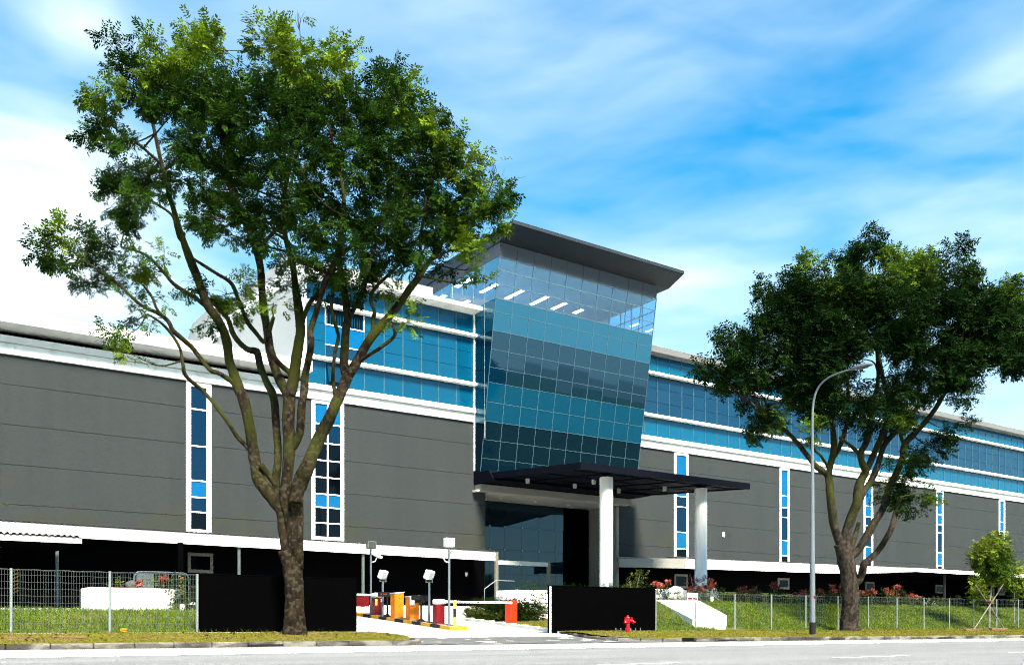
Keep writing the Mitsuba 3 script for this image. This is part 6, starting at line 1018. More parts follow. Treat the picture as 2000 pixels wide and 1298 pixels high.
# ------------------------------------------------------------------ street lamp
t = thing('street_lamp', 'tall grey street lamp with curved arm beside the right tree', 'street lamp')
lx, ly = 34.36, 26.4
obj('base_collar', cyl(lx, ly, .25, .76, .140, .135, 20), 'black_paint', t, smooth=40)
mast = spline([[lx, ly, .75, 0.119], [lx, ly, 3.8, 0.102], [lx, ly, 4.3, 0.097], [lx, ly, 9.2, 0.056], [lx, ly - .01, 9.9, 0.051], [lx, ly - .05, 10.35, 0.048], [lx, ly - .19, 10.8, 0.045], [lx, ly - .46, 11.1, 0.043], [lx, ly - .9, 11.3, 0.039], [lx, ly - 1.5, 11.38, 0.036], [lx, ly - 1.95, 11.39, 0.034]], 6)
obj('mast', tube(mast[:, :3], mast[:, 3], 20), 'lamp_pole', t, smooth=40)
obj('mast_joint', cyl(lx, ly, 3.95, 4.0, .108, .108, 20), 'roofgray', t)
hd = trimesh.creation.icosphere(3, 1.0)
v = np.array(hd.vertices)
v = v * [.19, .56, .12]
v[:, 2] = np.where(v[:, 2] < 0, v[:, 2] * .45, v[:, 2])
v[:, 0] *= 1 - .25 * (v[:, 1] > 0) * np.abs(v[:, 1]) / .62
obj('lamp_head', trimesh.Trimesh(v + [lx, ly - 2.45, 11.38], hd.faces), 'pole', t, smooth=60)
lens = trimesh.creation.icosphere(2, 1.0)
obj('lamp_glass', trimesh.Trimesh(np.array(lens.vertices) * [.12, .33, .065] + [lx, ly - 2.52, 11.35], lens.faces), 'lens', t, smooth=60)
obj('mast_mark', box(lx - .05, lx + .05, ly - .122, ly - .108, 1.80, 1.92), 'red', t)

# ------------------------------------------------------------------ planters, slab and other things near the building
t = thing('white_planter', 'long white planter box behind the left wire fence', 'planter')
obj('wall', rbox(6.75, 9.72, 36.1, 37.6, 1.0, 1.98, .02), 'white_plain', t)
obj('plinth', box(5.2, 11.5, 35.9, 36.08, 1.0, 1.2), 'plaster', t)
obj('soil_top', box(6.85, 9.62, 36.2, 37.5, 1.981, 2.0), 'wood', t)
t = thing('white_planter', 'white planter wall with hedge on top beside the entrance', 'planter')
obj('wall', rbox(32.2, 40.0, 46.0, 48.1, 1.2, 2.76, .02), 'white_plain', t)
obj('step_block', box(31.92, 32.19, 47.5, 48.1, 1.2, 2.15), 'white_plain', t)
t = thing('concrete_slab', 'white sloping concrete slab lying on the right grass bank', 'slab')
sp = [(32.95, 34.75), (36.0, 34.75), (34.35, 31.35), (33.6, 30.75), (32.3, 30.78), (31.9, 31.2)]
zz_ = [1.76, 1.78, .98, .60, .58, .78]
obj('slab', trimesh.convex.convex_hull(np.array([(x, y, z + d) for (x, y), z in zip(sp, zz_) for d in (-.25, .13)])), 'white_plain', t)
t = thing('low_wall', 'low white wall with a small blue box behind the right hedge', 'wall')
obj('wall', rbox(35.9, 38.4, 38.0, 38.25, 1.7, 2.62, .02), 'sheet', t)
obj('blue_box', box(36.5, 36.9, 37.9, 37.99, 2.1, 2.5), 'blue', t)


def lump(c, r, seed, amp=.35, sub=3, fr=1.6):
    m = trimesh.creation.icosphere(sub, 1.0)
    v = np.array(m.vertices)
    k = 1 + amp * (meshkit.fbm(v * fr + seed * 7.3, 3, seed) - .5) * 2
    return trimesh.Trimesh(v * k[:, None] * r + np.asarray(c), m.faces)


t = tag(obj('draped_sheet', lump((36.9, 37.4, 2.35), (.62, .35, .42), 3, .5), 'sheet', smooth=30), 'crumpled white sheet over plants near the right canopy column', 'sheet')
t = tag(obj('draped_sheet', lump((39.6, 37.4, 2.35), (.66, .35, .36), 5, .5), 'sheet', smooth=30), 'crumpled white sheet over plants right of the canopy column', 'sheet')
for x, y, lab in ((37.2, 35.0, 'short white marker post at the top of the right bank'), (9.44, 34.1, 'short white marker post at the top of the left bank')):
    z = 1.55 if x > 20 else .95
    t = thing('marker_post', lab, 'marker post')
    obj('post', rbox(x - .07, x + .07, y - .05, y + .05, z, z + .60 if x > 20 else z + .42, .012), 'white_plain', t)
    obj('mark', box(x - .03, x + .03, y - .054, y - .0505, z + .25, z + .32), 'black_paint', t)
ORD = ['first', 'second', 'third', 'fourth', 'fifth', 'sixth', 'seventh', 'eighth', 'ninth', 'tenth', 'eleventh', 'twelfth', 'thirteenth', 'fourteenth', 'last']
# yellow barriers behind the flowers
for k in range(5):
    x = 38.9 + 2.35 * k
    t = thing('yellow_barrier', f'low yellow road barrier, {ORD[k]} from the left in the row behind the red flowers', 'barrier', 'yellow barriers behind the flowers')
    obj('top_rail', rbox(x, x + 2.1, 38.3, 38.45, 2.40, 2.60, .02), 'yellow', t)
    for xx in (x + .25, x + 1.85):
        obj('leg', box(xx - .09, xx + .09, 38.26, 38.49, 1.75, 2.399), 'amber', t)
    obj('stripe', hexa([(x + .8, 38.294, 2.40), (x + 1.0, 38.294, 2.40), (x + 1.0, 38.299, 2.40), (x + .8, 38.299, 2.40)], [(x + 1.0, 38.294, 2.59), (x + 1.2, 38.294, 2.59), (x + 1.2, 38.299, 2.59), (x + 1.0, 38.299, 2.59)]), 'orange', t)
# crowd barrier and a board behind the left planter
t = thing('crowd_barrier', 'grey crowd barrier standing behind the left white planter', 'barrier')
fx0, fx1, fz0, fz1, fy = 8.85, 10.95, 1.3, 2.72, 38.6
obj('frame', tube(spline([[fx0, fy, fz0], [fx0, fy, fz1 - .35], [fx0 + .06, fy, fz1 - .10], [fx0 + .3, fy, fz1], [fx1 - .3, fy, fz1], [fx1 - .06, fy, fz1 - .10], [fx1, fy, fz1 - .35], [fx1, fy, fz0]], 6), .028, 8), 'pole', t, smooth=40)
for x in np.linspace(fx0 + .15, fx1 - .15, 12):
    obj('bar', cyl(x, fy, fz0 + .2, fz1 - .02, .011, sides=6), 'pole', t)
obj('cross_rail', tube([[fx0, fy, fz0 + .2], [fx1, fy, fz0 + .2]], .02, 8), 'pole', t)
obj('panel', box(fx0 + .1, fx0 + .75, fy + .03, fy + .045, fz1 - .75, fz1 - .06), 'pole', t)
t = thing('board', 'small white board with a ring mark by the fence end post', 'board')
obj('plate', box(9.35, 10.05, 36.3, 36.33, 1.62, 1.98), 'pole', t)
tor = trimesh.creation.torus(.085, .014, 20, 8)
tor.apply_transform(trimesh.transformations.rotation_matrix(PI / 2, [1, 0, 0])).apply_translation([9.72, 36.29, 1.80])
obj('ring', tor, 'black_paint', t)
obj('stand', cat([box(9.4, 9.44, 36.34, 36.38, 1.1, 1.95), box(9.95, 9.99, 36.34, 36.38, 1.1, 1.95)]), 'pole', t)
tag(obj('plastic_bag', lump((6.6, 30.02, .47), (.10, .07, .06), 8, .6), 'orange'), 'small orange plastic bag lying at the foot of the left fence', 'bag')
for i, (x, y, l, a, lab) in enumerate(((3.2, 28.2, 1.3, .06, 'old brown plank lying on the left verge, nearest the left edge'), (4.75, 28.0, .9, -.03, 'short brown plank lying on the left verge, second from the left edge'), (51.1, 28.5, 1.9, .05, 'brown timber lying at the foot of the staked sapling, left piece'), (53.6, 28.4, 1.6, -.04, 'thick brown timber lying at the foot of the staked sapling, right piece'))):
    z = float(z_verge(np.array([x]), np.array([y]))[0])
    hh = .05 if i < 2 else (.10 if i == 2 else .16)
    m = rbox(-l / 2, l / 2, -.09, .09, -.02, hh, .012)
    v = np.array(m.vertices)
    m.vertices = v + .02 * (meshkit.noise(v * 5 + i, 2)[:, None] - .5)
    m.apply_transform(trimesh.transformations.rotation_matrix(a, [0, 0, 1])).apply_translation([x, y, z])
    tag(obj('timber_piece', m, 'wood'), lab, 'timber')
# hand rail and small door things by the entrance
t = thing('handrail', 'thin grey stair handrail left of the white planter wall', 'handrail')
obj('rail', tube([[32.6, 50.0, 1.9], [32.6, 50.0, 2.95], [33.5, 50.0, 3.52], [34.9, 50.0, 3.5]], .028, 8), 'galv', t)
obj('post', cyl(33.5, 50.02, 1.9, 3.5, .022, sides=8), 'galv', t)
tag(obj('wall_lamp', rbox(33.0, 33.16, 52.9, 53.0, 3.9, 4.15, .02), 'housing'), 'small white wall lamp under the awning by the entrance', 'lamp')
tag(obj('bricks', cat([rbox(24.55 + .22 * k, 24.74 + .22 * k, 31.9, 32.0, .50 + .01 * k, .63, .01) for k in range(4)]), 'stone'), 'four loose pale bricks on the grass by the right black wall', 'bricks')
for k, (x, y, sx, sz) in enumerate(((28.9, 38.6, .42, .30), (29.9, 38.9, .30, .22), (36.6, 35.9, .25, .18))):
    z = float(z_garden(np.array(x), np.array(y))) if x < 31 else 1.82
    tag(obj('boulder', lump((x, y, z + sz * .6), (sx, sx * .8, sz), 20 + k, .3), 'stone', smooth=30), ('large pale boulder against the white planter wall', 'smaller pale boulder beside the larger one by the planter wall', 'pale boulder among the plants at the top of the right bank')[k], 'boulder')
m = [lump((26.6 + .32 * k, 36.2 + .12 * (k % 3), float(z_garden(np.array(26.6 + .3 * k), np.array(36.2))) + .10), (.32, .25, .13), 40 + k, .6, 2, 2.5) for k in range(7)]
tag(obj('crumpled_cloth', cat(m), 'rag', smooth=20), 'heap of crumpled pinkish cloth lying on the garden grass', 'cloth')


# ------------------------------------------------------------------ foliage
def leaves(clumps, per, size, pairs, colors, wd, seed, droop=.35, frame=(CR, CD), base=(0, 0), tuft=0):
    """pinnate leaves scattered through ellipsoidal clumps: returns (mesh, colours)"""
    g = np.random.default_rng(seed)
    P, A, C = [], [], []
    for c in clumps:
        u, w_, h, ru, rh, k = c
        n = int(per * (ru * rh + .12 * ru) * (.45 if k == 2 else 1))
        d = g.normal(size=(n, 3))
        d /= np.linalg.norm(d, axis=1, keepdims=True)
        r = g.random(n) ** .42
        # a ragged outline: the radius varies with direction
        r = r * (.72 + .62 * meshkit.noise(d * 2.1 + g.random(3) * 50, 1))
        tone = g.random(n) * .45 + g.random() * .3
        if tuft:                                    # rosettes: leaves radiate from twig tips spread through the clump
            nt = max(3, int(n / tuft))
            td = g.normal(size=(nt, 3))
            td /= np.linalg.norm(td, axis=1, keepdims=True)
            tr = g.random(nt) ** .40 * (.70 + .62 * meshkit.noise(td * 2.1 + g.random(3) * 50, 1))
            tc = td * tr[:, None] * [ru, max(ru, rh) * .85, rh]
            k_ = g.integers(nt, size=n)
            o = g.normal(size=(n, 3)) * [.8, .8, .6] + td[k_] * .65 + [0, 0, .15]
            o /= np.linalg.norm(o, axis=1, keepdims=True)
            loc = tc[k_] + o * (size * .12) + g.normal(size=(n, 3)) * size * .12
            o = o + [0, 0, -droop]
            d = td[k_]
            tone = tone * .6 + (g.random(nt)[k_]) ** 1.6 * .6
        else:
            loc = d * r[:, None] * [ru, max(ru, rh) * .85, rh]
            o = d * .8 + g.normal(size=(n, 3)) * .55 + [0, 0, -droop]
        P.append(loc + [u, w_, h])
        A.append(o / np.linalg.norm(o, axis=1, keepdims=True))
        t_ = np.clip(tone, 0, 1)[:, None]
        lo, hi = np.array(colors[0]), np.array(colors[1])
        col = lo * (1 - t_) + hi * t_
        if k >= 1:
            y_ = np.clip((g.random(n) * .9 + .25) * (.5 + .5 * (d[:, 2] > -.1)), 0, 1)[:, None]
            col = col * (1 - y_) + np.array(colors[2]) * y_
        C.append(col)
    P, A, C = np.vstack(P), np.vstack(A), np.vstack(C)
    n = len(P)
    rnd = g.normal(size=(n, 3)) * .45 + [0, 0, 1.0]
    S = np.cross(A, rnd)
    S /= np.linalg.norm(S, axis=1, keepdims=True) + 1e-9
    N = np.cross(S, A)
    L = size * (.75 + .5 * g.random(n))[:, None]
    V = []
    ll = size * .36
    for j in range(pairs * 2 + 1):
        s = .25 + .75 * (j // 2) / max(pairs - 1, 1) if j < 2 * pairs else 1.0
        sg_ = 0 if j == 2 * pairs else (1 if j % 2 else -1)
        dr_ = (S * sg_ * .85 + A * (.55 if sg_ else 1.0) - [0, 0, .25] + g.normal(size=(n, 3)) * .16)
        dr_ /= np.linalg.norm(dr_, axis=1, keepdims=True)
        q = np.cross(N, dr_)
        q /= np.linalg.norm(q, axis=1, keepdims=True) + 1e-9
        b = P + A * L * s
        le = ll * (.8 + .4 * g.random(n))[:, None]
        V.append(np.stack([b, b + dr_ * le * .5 + q * le * wd, b + dr_ * le, b + dr_ * le * .5 - q * le * wd], 1))
    V = np.concatenate(V, 1)                        # n, 4k, 3
    m = V.shape[1]
    col = np.repeat(C[:, None, :], m, 1) * (.85 + .3 * np.repeat(g.random((n, m // 4, 1)), 4, 1))
    V, col = V.reshape(-1, 3), col.reshape(-1, 3)
    i = np.arange(len(V) // 4)[:, None] * 4
    F_ = np.vstack([i + [0, 1, 2], i + [0, 2, 3]])
    if frame is not None:
        V = np.outer(V[:, 0], frame[0]) + np.outer(V[:, 1], frame[1]) + np.outer(V[:, 2], [0, 0, 1]) + [base[0], base[1], 0]
    return (V, F_), col


def big_tree(limbs, clumps, base, bark, label, per, size, pairs, colors, seed, twig_r, tuft):
    t = thing('street_tree', label, 'tree')

    def W(p):
        p = np.asarray(p, float)
        return np.outer(p[:, 0], CR) + np.outer(p[:, 1], CD) + np.outer(p[:, 2], [0, 0, 1]) + [base[0], base[1], 0]
    nodes = []
    for kind, rows in limbs:
        q = spline(rows, 5)
        p = W(q[:, :3])
        r = np.maximum(q[:, 3], .006) * (1 if kind == 'trunk' else .93)
        k = 14 if kind == 'trunk' else (10 if r[0] > .1 else 7)
        m = tube(p, r, k)
        v = np.array(m.vertices)
        nrm = np.array(m.vertex_normals)
        rr = np.concatenate([np.repeat(r, k), [r[0], r[-1]]])
        d = (meshkit.fbm(v * [6, 6, 2.4], 3, 2) - .5) * .30 + (meshkit.noise(v * [2.2, 2.2, 1.1], 5) - .5) * .28
        m = trimesh.Trimesh(v + nrm * (d * rr)[:, None], m.faces, process=False)
        obj(kind, m, bark, t, smooth=True)
        nodes.append(q[:, :4])
    nodes = np.vstack(nodes)
    nodes = nodes[nodes[:, 3] < twig_r * 6]
    g = np.random.default_rng(seed + 1)
    tw_ = []
    for c in clumps:
        u, w_, h, ru, rh, k = c
        d = np.linalg.norm((nodes[:, :3] - [u, w_, h + .25 * rh]) * [1, 1, 1.2], axis=1) + .6 * np.maximum(nodes[:, 2] - h, 0)
        a = nodes[int(np.argmin(d))]
        dist = np.linalg.norm(a[:3] - [u, w_, h])
        mid = (a[:3] + [u, w_, h]) / 2 + g.normal(size=3) * .10 * dist - [0, 0, .06 * dist]
        r0 = min(a[3] * .8, .018 + .012 * dist)
        tw_.append(tube(W(spline([a[:3], mid, [u, w_, h]], 4)), np.linspace(r0, .008, 9), 5))
        for _ in range(4):
            dv = g.normal(size=3) * [ru, ru, rh] * .6
            e = np.array([u, w_, h]) + dv
            s_ = mid * .4 + np.array([u, w_, h]) * .6
            tw_.append(tube(W([s_, (s_ + e) / 2 + g.normal(size=3) * .05, e]), [.010, .008, .004], 4))
    tag(obj('twigs', cat(tw_), bark, t), kind='stuff')
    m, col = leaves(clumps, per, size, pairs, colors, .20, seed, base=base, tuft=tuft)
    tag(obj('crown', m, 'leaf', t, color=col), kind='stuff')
    return t


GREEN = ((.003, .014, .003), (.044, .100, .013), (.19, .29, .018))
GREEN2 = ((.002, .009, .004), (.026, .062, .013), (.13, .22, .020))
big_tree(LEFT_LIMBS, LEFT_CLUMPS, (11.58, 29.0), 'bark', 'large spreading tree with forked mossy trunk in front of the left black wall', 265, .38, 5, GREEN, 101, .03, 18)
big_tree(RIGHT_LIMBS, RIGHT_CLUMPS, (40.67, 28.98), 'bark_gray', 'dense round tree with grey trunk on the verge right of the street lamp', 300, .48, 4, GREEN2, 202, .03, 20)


def small_plant(key, label, category, x, y, z, stems, clumps, per, size, pairs, colors, seed, group=None, flowers=None, wd=.24, bark='stake'):
    t = thing(key, label, category, group)
    sm_ = [tube(spline(s_, 4), np.linspace(r0, r1, len(spline(s_, 4))), 6) for s_, r0, r1 in stems]
    if sm_:
        obj('stem', cat(sm_), bark, t)
    m, col = leaves(clumps, per, size, pairs, colors, wd, seed, droop=.1, frame=(np.array([1., 0, 0]), np.array([0, 1., 0])), base=(0, 0))
    tag(obj('foliage', m, 'leaf', t, color=col), kind='stuff')
    if flowers:
        g = np.random.default_rng(seed + 5)
        vs, cs = [], []
        for (fx_, fy_, fz_, fr_) in flowers:
            n = 90
            d = g.normal(size=(n, 3))
            d /= np.linalg.norm(d, axis=1, keepdims=True)
            p = np.array([fx_, fy_, fz_]) + d * [fr_, fr_, fr_ * .5] * g.random((n, 1)) ** .4
            a_ = g.normal(size=(n, 3)) * .05
            b_ = g.normal(size=(n, 3)) * .05
            vs.append(np.stack([p, p + a_, p + a_ + b_, p + b_], 1).reshape(-1, 3))
            cs.append(np.repeat(np.array([.36, .055, .04]) * (.4 + .7 * g.random((n, 1))) + np.array([.08, .07, .05]) * g.random((n, 1)), 4, 0))
        V = np.vstack(vs)
        i = np.arange(len(V) // 4)[:, None] * 4
        tag(obj('flower_heads', (V, np.vstack([i + [0, 1, 2], i + [0, 2, 3]])), 'petal', t, color=np.vstack(cs)), 'coral red flower heads', kind='stuff')
    return t


YG = ((.022, .050, .006), (.065, .11, .012), (.19, .25, .03))
HG = ((.012, .028, .007), (.038, .065, .015), (.13, .16, .04))
# staked sapling on the right verge
sx, sy_, sz = 54.1, 29.2, .40


def sap(px, pz):
    return sx + px, pz


cl = [(sx - .35, sy_, 5.0, .50, .42, 1), (sx + .6, sy_ - .1, 5.25, .62, .45, 1), (sx + .1, sy_ + .3, 4.6, .80, .55, 1), (sx - .15, sy_ - .3, 4.25, .75, .45, 0), (sx + .75, sy_, 4.45, .70, .55, 0), (sx + .3, sy_ - .3, 3.85, .62, .38, 0), (sx + 1.15, sy_ + .1, 4.85, .40, .34, 1), (sx + .5, sy_, 3.4, .35, .25, 1), (sx + .6, sy_ - .2, 5.65, .45, .16, 1), (sx - .55, sy_ + .1, 4.55, .4, .3, 1)]
small_plant('sapling', 'young bushy sapling held by crossed wooden stakes on the right verge', 'tree', sx, sy_, sz, [([(sx, sy_, .3), (sx + .05, sy_, 1.8), (sx + .25, sy_, 3.0), (sx + .2, sy_, 4.2)], .065, .03), ([(sx + .24, sy_, 3.0), (sx + .6, sy_, 3.6), (sx + .9, sy_, 4.4)], .03, .012), ([(sx + .22, sy_, 3.1), (sx - .2, sy_, 3.8), (sx - .4, sy_, 4.6)], .03, .012)], cl, 420, .42, 4, YG, 31)
t = thing('tree_stakes', 'pair of crossed grey wooden stakes tied to the sapling', 'stakes')
obj('stake', tube([[sx - 2.0, sy_ - .15, .35], [sx + .1, sy_ - .12, 2.02], [sx + 1.35, sy_ - .1, 3.05]], .03, 7), 'stake', t)
obj('stake', tube([[sx + 2.2, sy_ + .22, .35], [sx + .1, sy_ + .20, 2.02], [sx - 1.15, sy_ + .18, 2.95]], .03, 7), 'stake', t)
obj('tie', tube([[sx - .02, sy_ - .2, 1.98], [sx + .2, sy_ + .28, 2.06]], .09, 8), 'wood', t)
small_plant('sapling', 'low yellow-green sapling behind the fence, half hidden by the staked sapling', 'tree', 0, 0, 0, [([(61.9, 34.2, 1.4), (62.0, 34.2, 2.4), (61.8, 34.2, 3.6)], .035, .012)], [(62.3, 34.2, 3.75, .50, .22, 1), (61.5, 34.1, 3.2, .42, .30, 1), (62.3, 34.2, 2.75, .40, .30, 1), (61.7, 34.3, 2.5, .36, .26, 1)], 300, .40, 4, YG, 33)
small_plant('sapling', 'leafy sapling cut off by the right edge of the picture', 'tree', 0, 0, 0, [([(61.6, 31.6, .5), (61.6, 31.6, 3.4)], .05, .02)], [(61.3, 31.6, 4.2, .6, .5, 1), (62.0, 31.6, 3.5, .7, .6, 1), (60.9, 31.6, 3.5, .4, .3, 1), (61.9, 31.6, 2.6, .4, .3, 0)], 200, .42, 4, YG, 34)
small_plant('sapling', 'young tree at the left edge of the picture, only leaf tips in view', 'tree', 0, 0, 0, [([(2.25, 31.2, .4), (2.2, 31.2, 3.6)], .05, .02)], [(2.42, 31.2, 4.10, .75, .35, 1), (2.3, 31.2, 3.6, .7, .4, 1), (2.5, 31.2, 2.55, .6, .3, 1)], 200, .5, 4, YG, 35)

# flowering shrubs and hedge along the top of the right bank
fl_x = [(35.2, 36.6, 2.7), (38.4, 37.0, 2.55), (39.2, 36.8, 2.95), (41.3, 36.8, 2.6), (42.6, 36.8, 2.75), (44.9, 37.0, 2.9), (46.3, 36.7, 2.65), (47.8, 36.6, 2.75), (49.2, 36.7, 2.7), (50.6, 36.8, 2.95), (52.4, 36.8, 2.65), (53.9, 36.8, 2.8), (55.4, 36.6, 2.85), (56.5, 36.6, 3.0), (57.6, 36.4, 2.6)]
for k, (x, y, z) in enumerate(fl_x):
    g = np.random.default_rng(60 + k)
    fls = [(x + g.normal() * .40, y - .1 + g.normal() * .15, z - .05 + g.normal() * .15, .13 + .08 * g.random()) for _ in range(4)]
    small_plant('flowering_shrub', f'red-flowered shrub, {ORD[k]} from the left in the planted row on the right bank', 'shrub', 0, 0, 0, [([(x, y, 1.7), (f[0], f[1], f[2])], .02, .01) for f in fls],
                [(x, y, z - .45, .60, .32, 0), (x + .4, y, z - .6, .5, .3, 1 if k % 3 == 0 else 0)] + [(f[0], f[1], f[2] - .13, .20, .10, 0) for f in fls], 170, .26, 3, HG, 70 + k, 'red flowering shrubs on the right bank', fls)
small_plant('purple_shrub', 'dark purple feathery shrub beside the right canopy column', 'shrub', 0, 0, 0, [([(37.9, 36.9, 1.8), (38.2, 36.9, 3.2)], .02, .01), ([(37.9, 36.9, 1.8), (37.6, 36.9, 3.3)], .02, .01)], [(37.9, 36.9, 2.75, .42, .32, 0), (38.3, 36.9, 2.9, .28, .32, 0), (37.5, 36.9, 2.9, .2, .3, 0)], 150, .30, 4, ((.05, .02, .025), (.13, .06, .05), (.2, .1, .08)), 90)
small_plant('tall_shrub', 'wispy green shrub rising behind the right black wall', 'shrub', 0, 0, 0, [([(33.4, 37.0, 1.7), (33.9, 37, 3.3)], .02, .01), ([(33.4, 37.0, 1.7), (33.2, 37, 2.9)], .02, .01)], [(33.8, 37, 3.05, .40, .42, 1), (33.3, 37, 2.7, .42, .30, 1), (34.1, 37, 2.6, .4, .3, 0), (32.6, 37, 2.6, .5, .2, 0)], 190, .26, 3, HG, 91)
hx_ = []
g = np.random.default_rng(77)
for x in np.arange(30.6, 62, .62):
    hx_.append((x + g.normal() * .12, 35.75 + g.normal() * .22, 2.05 + g.normal() * .09, .48, .30 + .08 * g.random(), 1 if g.random() < .18 else 0))
m, col = leaves(hx_, 300, .20, 3, ((.022, .035, .015), (.06, .08, .035), (.26, .29, .19)), .24, 78, droop=0, frame=(np.array([1., 0, 0]), np.array([0, 1., 0])))
tag(obj('hedge', m, 'leaf', color=col), 'low grey-green hedge along the top of the right bank', 'hedge', kind='stuff')
# shrub bed by the driveway
bed = []
for k in range(26):
    y = 35.9 + 4.1 * g.random()
    x = 25.05 + .2 * max(0, y - 38.5) + 1.5 * g.random()
    bed.append((x, y, float(z_garden(np.array(x), np.array(y))) + .40, .42, .40, 0))
for k in range(22):
    y = 36.0 + 4.0 * k / 21
    bed.append((24.72 + .22 * max(0, y - 38.8), y, float(z_garden(np.array(24.8), np.array(y))) + .12, .22, .16, 1 if k % 2 else 0))
m, col = leaves(bed, 1000, .17, 3, ((.006, .015, .003), (.022, .040, .007), (.11, .13, .03)), .26, 79, droop=-.2, frame=(np.array([1., 0, 0]), np.array([0, 1., 0])))
tag(obj('shrub_bed', m, 'leaf', color=col), 'dense dark green shrubs in the kerbed bed right of the driveway', 'shrubs', kind='stuff')
small_plant('broadleaf_plant', 'upright broad-leaved plant against the white planter wall', 'plant', 0, 0, 0, [], [(28.0, 38.2, 1.62, .28, .30, 1), (28.35, 38.2, 1.75, .2, .25, 0)], 300, .42, 2, HG, 92)
small_plant('broadleaf_plant', 'yellow-green plant just right of the orange-red cabinet', 'plant', 0, 0, 0, [], [(26.2, 37.3, 1.3, .22, .36, 1), (26.9, 37.6, 1.25, .3, .2, 0)], 300, .40, 2, HG, 93)
small_plant('purple_shrub', 'dusky purple shrub at the left end of the right black wall', 'shrub', 0, 0, 0, [([(27.5, 36.0, 1.2), (27.6, 36.0, 2.3)], .02, .01)], [(27.5, 36.0, 2.05, .35, .30, 0), (27.75, 36.0, 1.6, .3, .3, 0)], 260, .20, 3, ((.04, .03, .045), (.13, .10, .13), (.3, .25, .3)), 94)
m, col = leaves([(33.0 + .55 * k, 47.2 + g.normal() * .3, 2.95 + .08 * g.normal(), .42, .24, 0) for k in range(13)], 260, .2, 3, ((.012, .028, .006), (.035, .06, .012), (.1, .12, .03)), .24, 80, droop=0, frame=(np.array([1., 0, 0]), np.array([0, 1., 0])))
tag(obj('planter_hedge', m, 'leaf', color=col), 'dark hedge growing on the white planter wall at the entrance', 'hedge', kind='stuff')
# plants behind the left fence
small_plant('potted_plant', 'small round green plant on the left end of the white planter', 'plant', 0, 0, 0, [], [(7.9, 36.9, 2.15, .24, .16, 1)], 500, .16, 3, YG, 95)
small_plant('flowering_shrub', 'red and green shrub on the left white planter', 'shrub', 0, 0, 0, [([(9.2, 36.8, 1.9), (9.5, 36.8, 2.3)], .015, .01)], [(9.0, 36.8, 2.12, .30, .20, 1), (9.6, 36.8, 2.2, .38, .22, 1)], 320, .2, 3, YG, 96, None, [(8.6, 36.7, 2.18, .12), (9.5, 36.6, 2.38, .16)])
small_plant('spiky_plant', 'leafy green plants between the left planter and the black wall', 'plant', 0, 0, 0, [], [(9.98, 36.6, 1.9, .30, .45, 0), (10.15, 36.2, 1.55, .45, .35, 0), (9.85, 35.9, 1.5, .2, .3, 1)], 300, .36, 3, HG, 97)
tag(obj('gray_rock', lump((8.45, 37.2, 2.12), (.22, .18, .18), 61, .25), 'gray_stone', smooth=30), 'grey rock resting on the left white planter', 'rock')


# ------------------------------------------------------------------ grass blades
def blades(xy, zf, h0, h1, wd, colors, seed):
    g = np.random.default_rng(seed)
    n = len(xy)
    z = zf(xy[:, 0], xy[:, 1]) - .01
    a = g.random(n) * 2 * PI
    h = h0 + (h1 - h0) * g.random(n)
    d = np.column_stack([np.cos(a), np.sin(a), 0 * a])
    s = np.column_stack([-np.sin(a), np.cos(a), 0 * a]) * wd
    b = np.column_stack([xy, z])
    mid = b + d * (h * .18)[:, None] + np.column_stack([0 * h, 0 * h, h * .6])
    tip = b + d * (h * .65)[:, None] + np.column_stack([0 * h, 0 * h, h])
    V = np.stack([b - s, b + s, mid + s * .7, mid - s * .7, tip], 1).reshape(-1, 3)
    i = np.arange(n)[:, None] * 5
    F_ = np.vstack([i + [0, 1, 2], i + [0, 2, 3], i + [3, 2, 4]])
    k = (.6 * meshkit.fbm(np.column_stack([xy * 1.3, 0 * z]), 3, seed) + .5 * g.random(n) - .05)[:, None].clip(0, 1)
    c = np.array(colors[0]) * (1 - k) + np.array(colors[1]) * k
    dry = (g.random(n) < .14)[:, None]
    c = np.where(dry, np.array(colors[2]), c)
    return (V, F_), np.repeat(c, 5, 0)


from shapely import contains_xy
gg = np.random.default_rng(5)


def pts(x0, x1, y0, y1, n):
    return np.column_stack([x0 + (x1 - x0) * gg.random(n), y0 + (y1 - y0) * gg.random(n)])


GC = ((.055, .115, .007), (.18, .26, .028), (.21, .20, .06))
m, col = blades(pts(-4, 14.1, 30.2, 34.2, 26000), z_left, .06, .20, .010, GC, 1)
tag(obj('bank_grass', m, 'leaf', color=col), 'bright green grass growing on the left bank', 'grass', kind='stuff')
q = pts(28.7, 68, 30.2, 35.0, 62000)
q = q[~contains_xy(Polygon(sp).buffer(.08).union(sbox(32.6, 30.2, 35.0, 31.0)), q[:, 0], q[:, 1])]
m, col = blades(q, z_right, .07, .22, .013, GC, 2)
tag(obj('bank_grass', m, 'leaf', color=col), 'bright green grass growing on the right bank', 'grass', kind='stuff')
VC = ((.12, .135, .010), (.23, .215, .022), (.20, .14, .045))
q = pts(-4, 15.1, 26, 30.1, 42000)
q = q[contains_xy(vl.buffer(-.03), q[:, 0], q[:, 1])]
m, col = blades(q, z_verge, .02, .065, .006, VC, 3)
tag(obj('verge_grass', m, 'leaf', color=col), 'short yellowish grass on the left verge', 'grass', kind='stuff')
q = pts(23, 66, 22, 30.1, 90000)
q = q[contains_xy(vr.buffer(-.03), q[:, 0], q[:, 1])]
m, col = blades(q, z_verge, .02, .07, .008, VC, 4)
tag(obj('verge_grass', m, 'leaf', color=col), 'short yellowish grass on the right verge', 'grass', kind='stuff')
q = pts(24.4, 28.5, 31.4, 36.5, 9000)
q = q[contains_xy(gd.buffer(-.03), q[:, 0], q[:, 1])]
m, col = blades(q, z_garden, .03, .09, .008, ((.11, .13, .02), (.23, .24, .04), (.2, .14, .06)), 6)
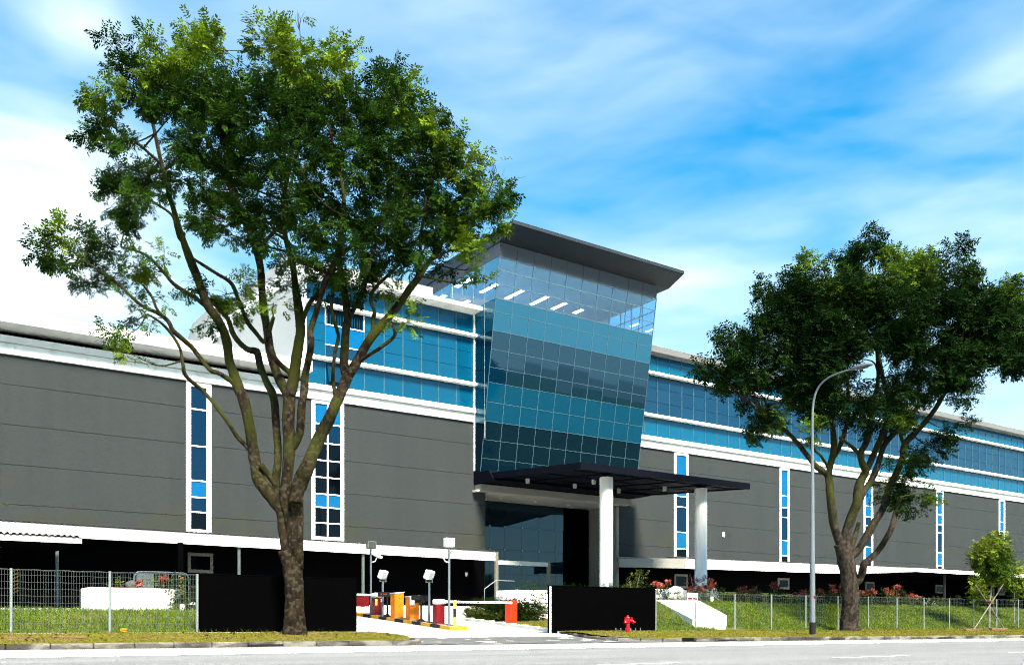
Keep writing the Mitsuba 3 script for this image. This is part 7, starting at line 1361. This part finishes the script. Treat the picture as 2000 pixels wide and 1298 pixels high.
tag(obj('garden_grass', m, 'leaf', color=col), 'rough grass in the garden bed behind the right black wall', 'grass', kind='stuff')
# fallen brown leaves on the verges, the apron and the bank foot
q = np.vstack([pts(0, 15, 27.2, 30.2, 420), pts(24, 60, 26, 30.2, 300)])
z = z_verge(q[:, 0], q[:, 1]) + .03
n = len(q)
a = gg.random(n) * 6.28
dx = np.column_stack([np.cos(a), np.sin(a), .3 * gg.normal(size=n)]) * .06
dy = np.column_stack([-np.sin(a), np.cos(a), .3 * gg.normal(size=n)]) * .03
b = np.column_stack([q, z])
V = np.stack([b - dx, b - dy, b + dx, b + dy], 1).reshape(-1, 3)
i = np.arange(n)[:, None] * 4
tag(obj('fallen_leaves', (V, np.vstack([i + [0, 1, 2], i + [0, 2, 3]])), 'wood'), 'scattered brown fallen leaves on the verges', 'leaves', kind='stuff')

# ------------------------------------------------------------------ what stands across the road, behind the camera (seen as reflections in the glass)
t = thing('factory_building', 'pale factory across the road, seen only mirrored in the glass tower', 'building')
obj('wall', box(-40, 75, -62, -38, -1, 12.6), 'factory_wall', t)
obj('roof', hexa([(-41, -63, 12.6), (76, -63, 12.6), (76, -37, 12.6), (-41, -37, 12.6)], [(-41, -50.5, 15.6), (76, -50.5, 15.6), (76, -49.5, 15.6), (-41, -49.5, 15.6)]), 'roofgray', t)
for x in np.arange(-36, 72, 6.0):
    for z0, z1 in ((8.6, 11.2), (4.8, 7.2), (1.2, 3.6)):
        piece('window', x, x + 3.4, -38.02, -37.95, z0, z1, 'slot_dark', t)
rt = []
g = np.random.default_rng(9)
for x in np.arange(-30, 80, 4.5):
    rt.append((x + g.normal(), -22 + g.normal() * 1.5, 4.2 + g.random() * 1.4, 2.9, 4.0 + 1.2 * g.random(), 0))
m, col = leaves(rt, 30, 1.1, 3, GREEN2, .3, 10, frame=(np.array([1., 0, 0]), np.array([0, 1., 0])))
tag(obj('roadside_trees', m, 'leaf', color=col), 'row of leafy trees across the road behind the viewpoint', 'trees', kind='stuff')
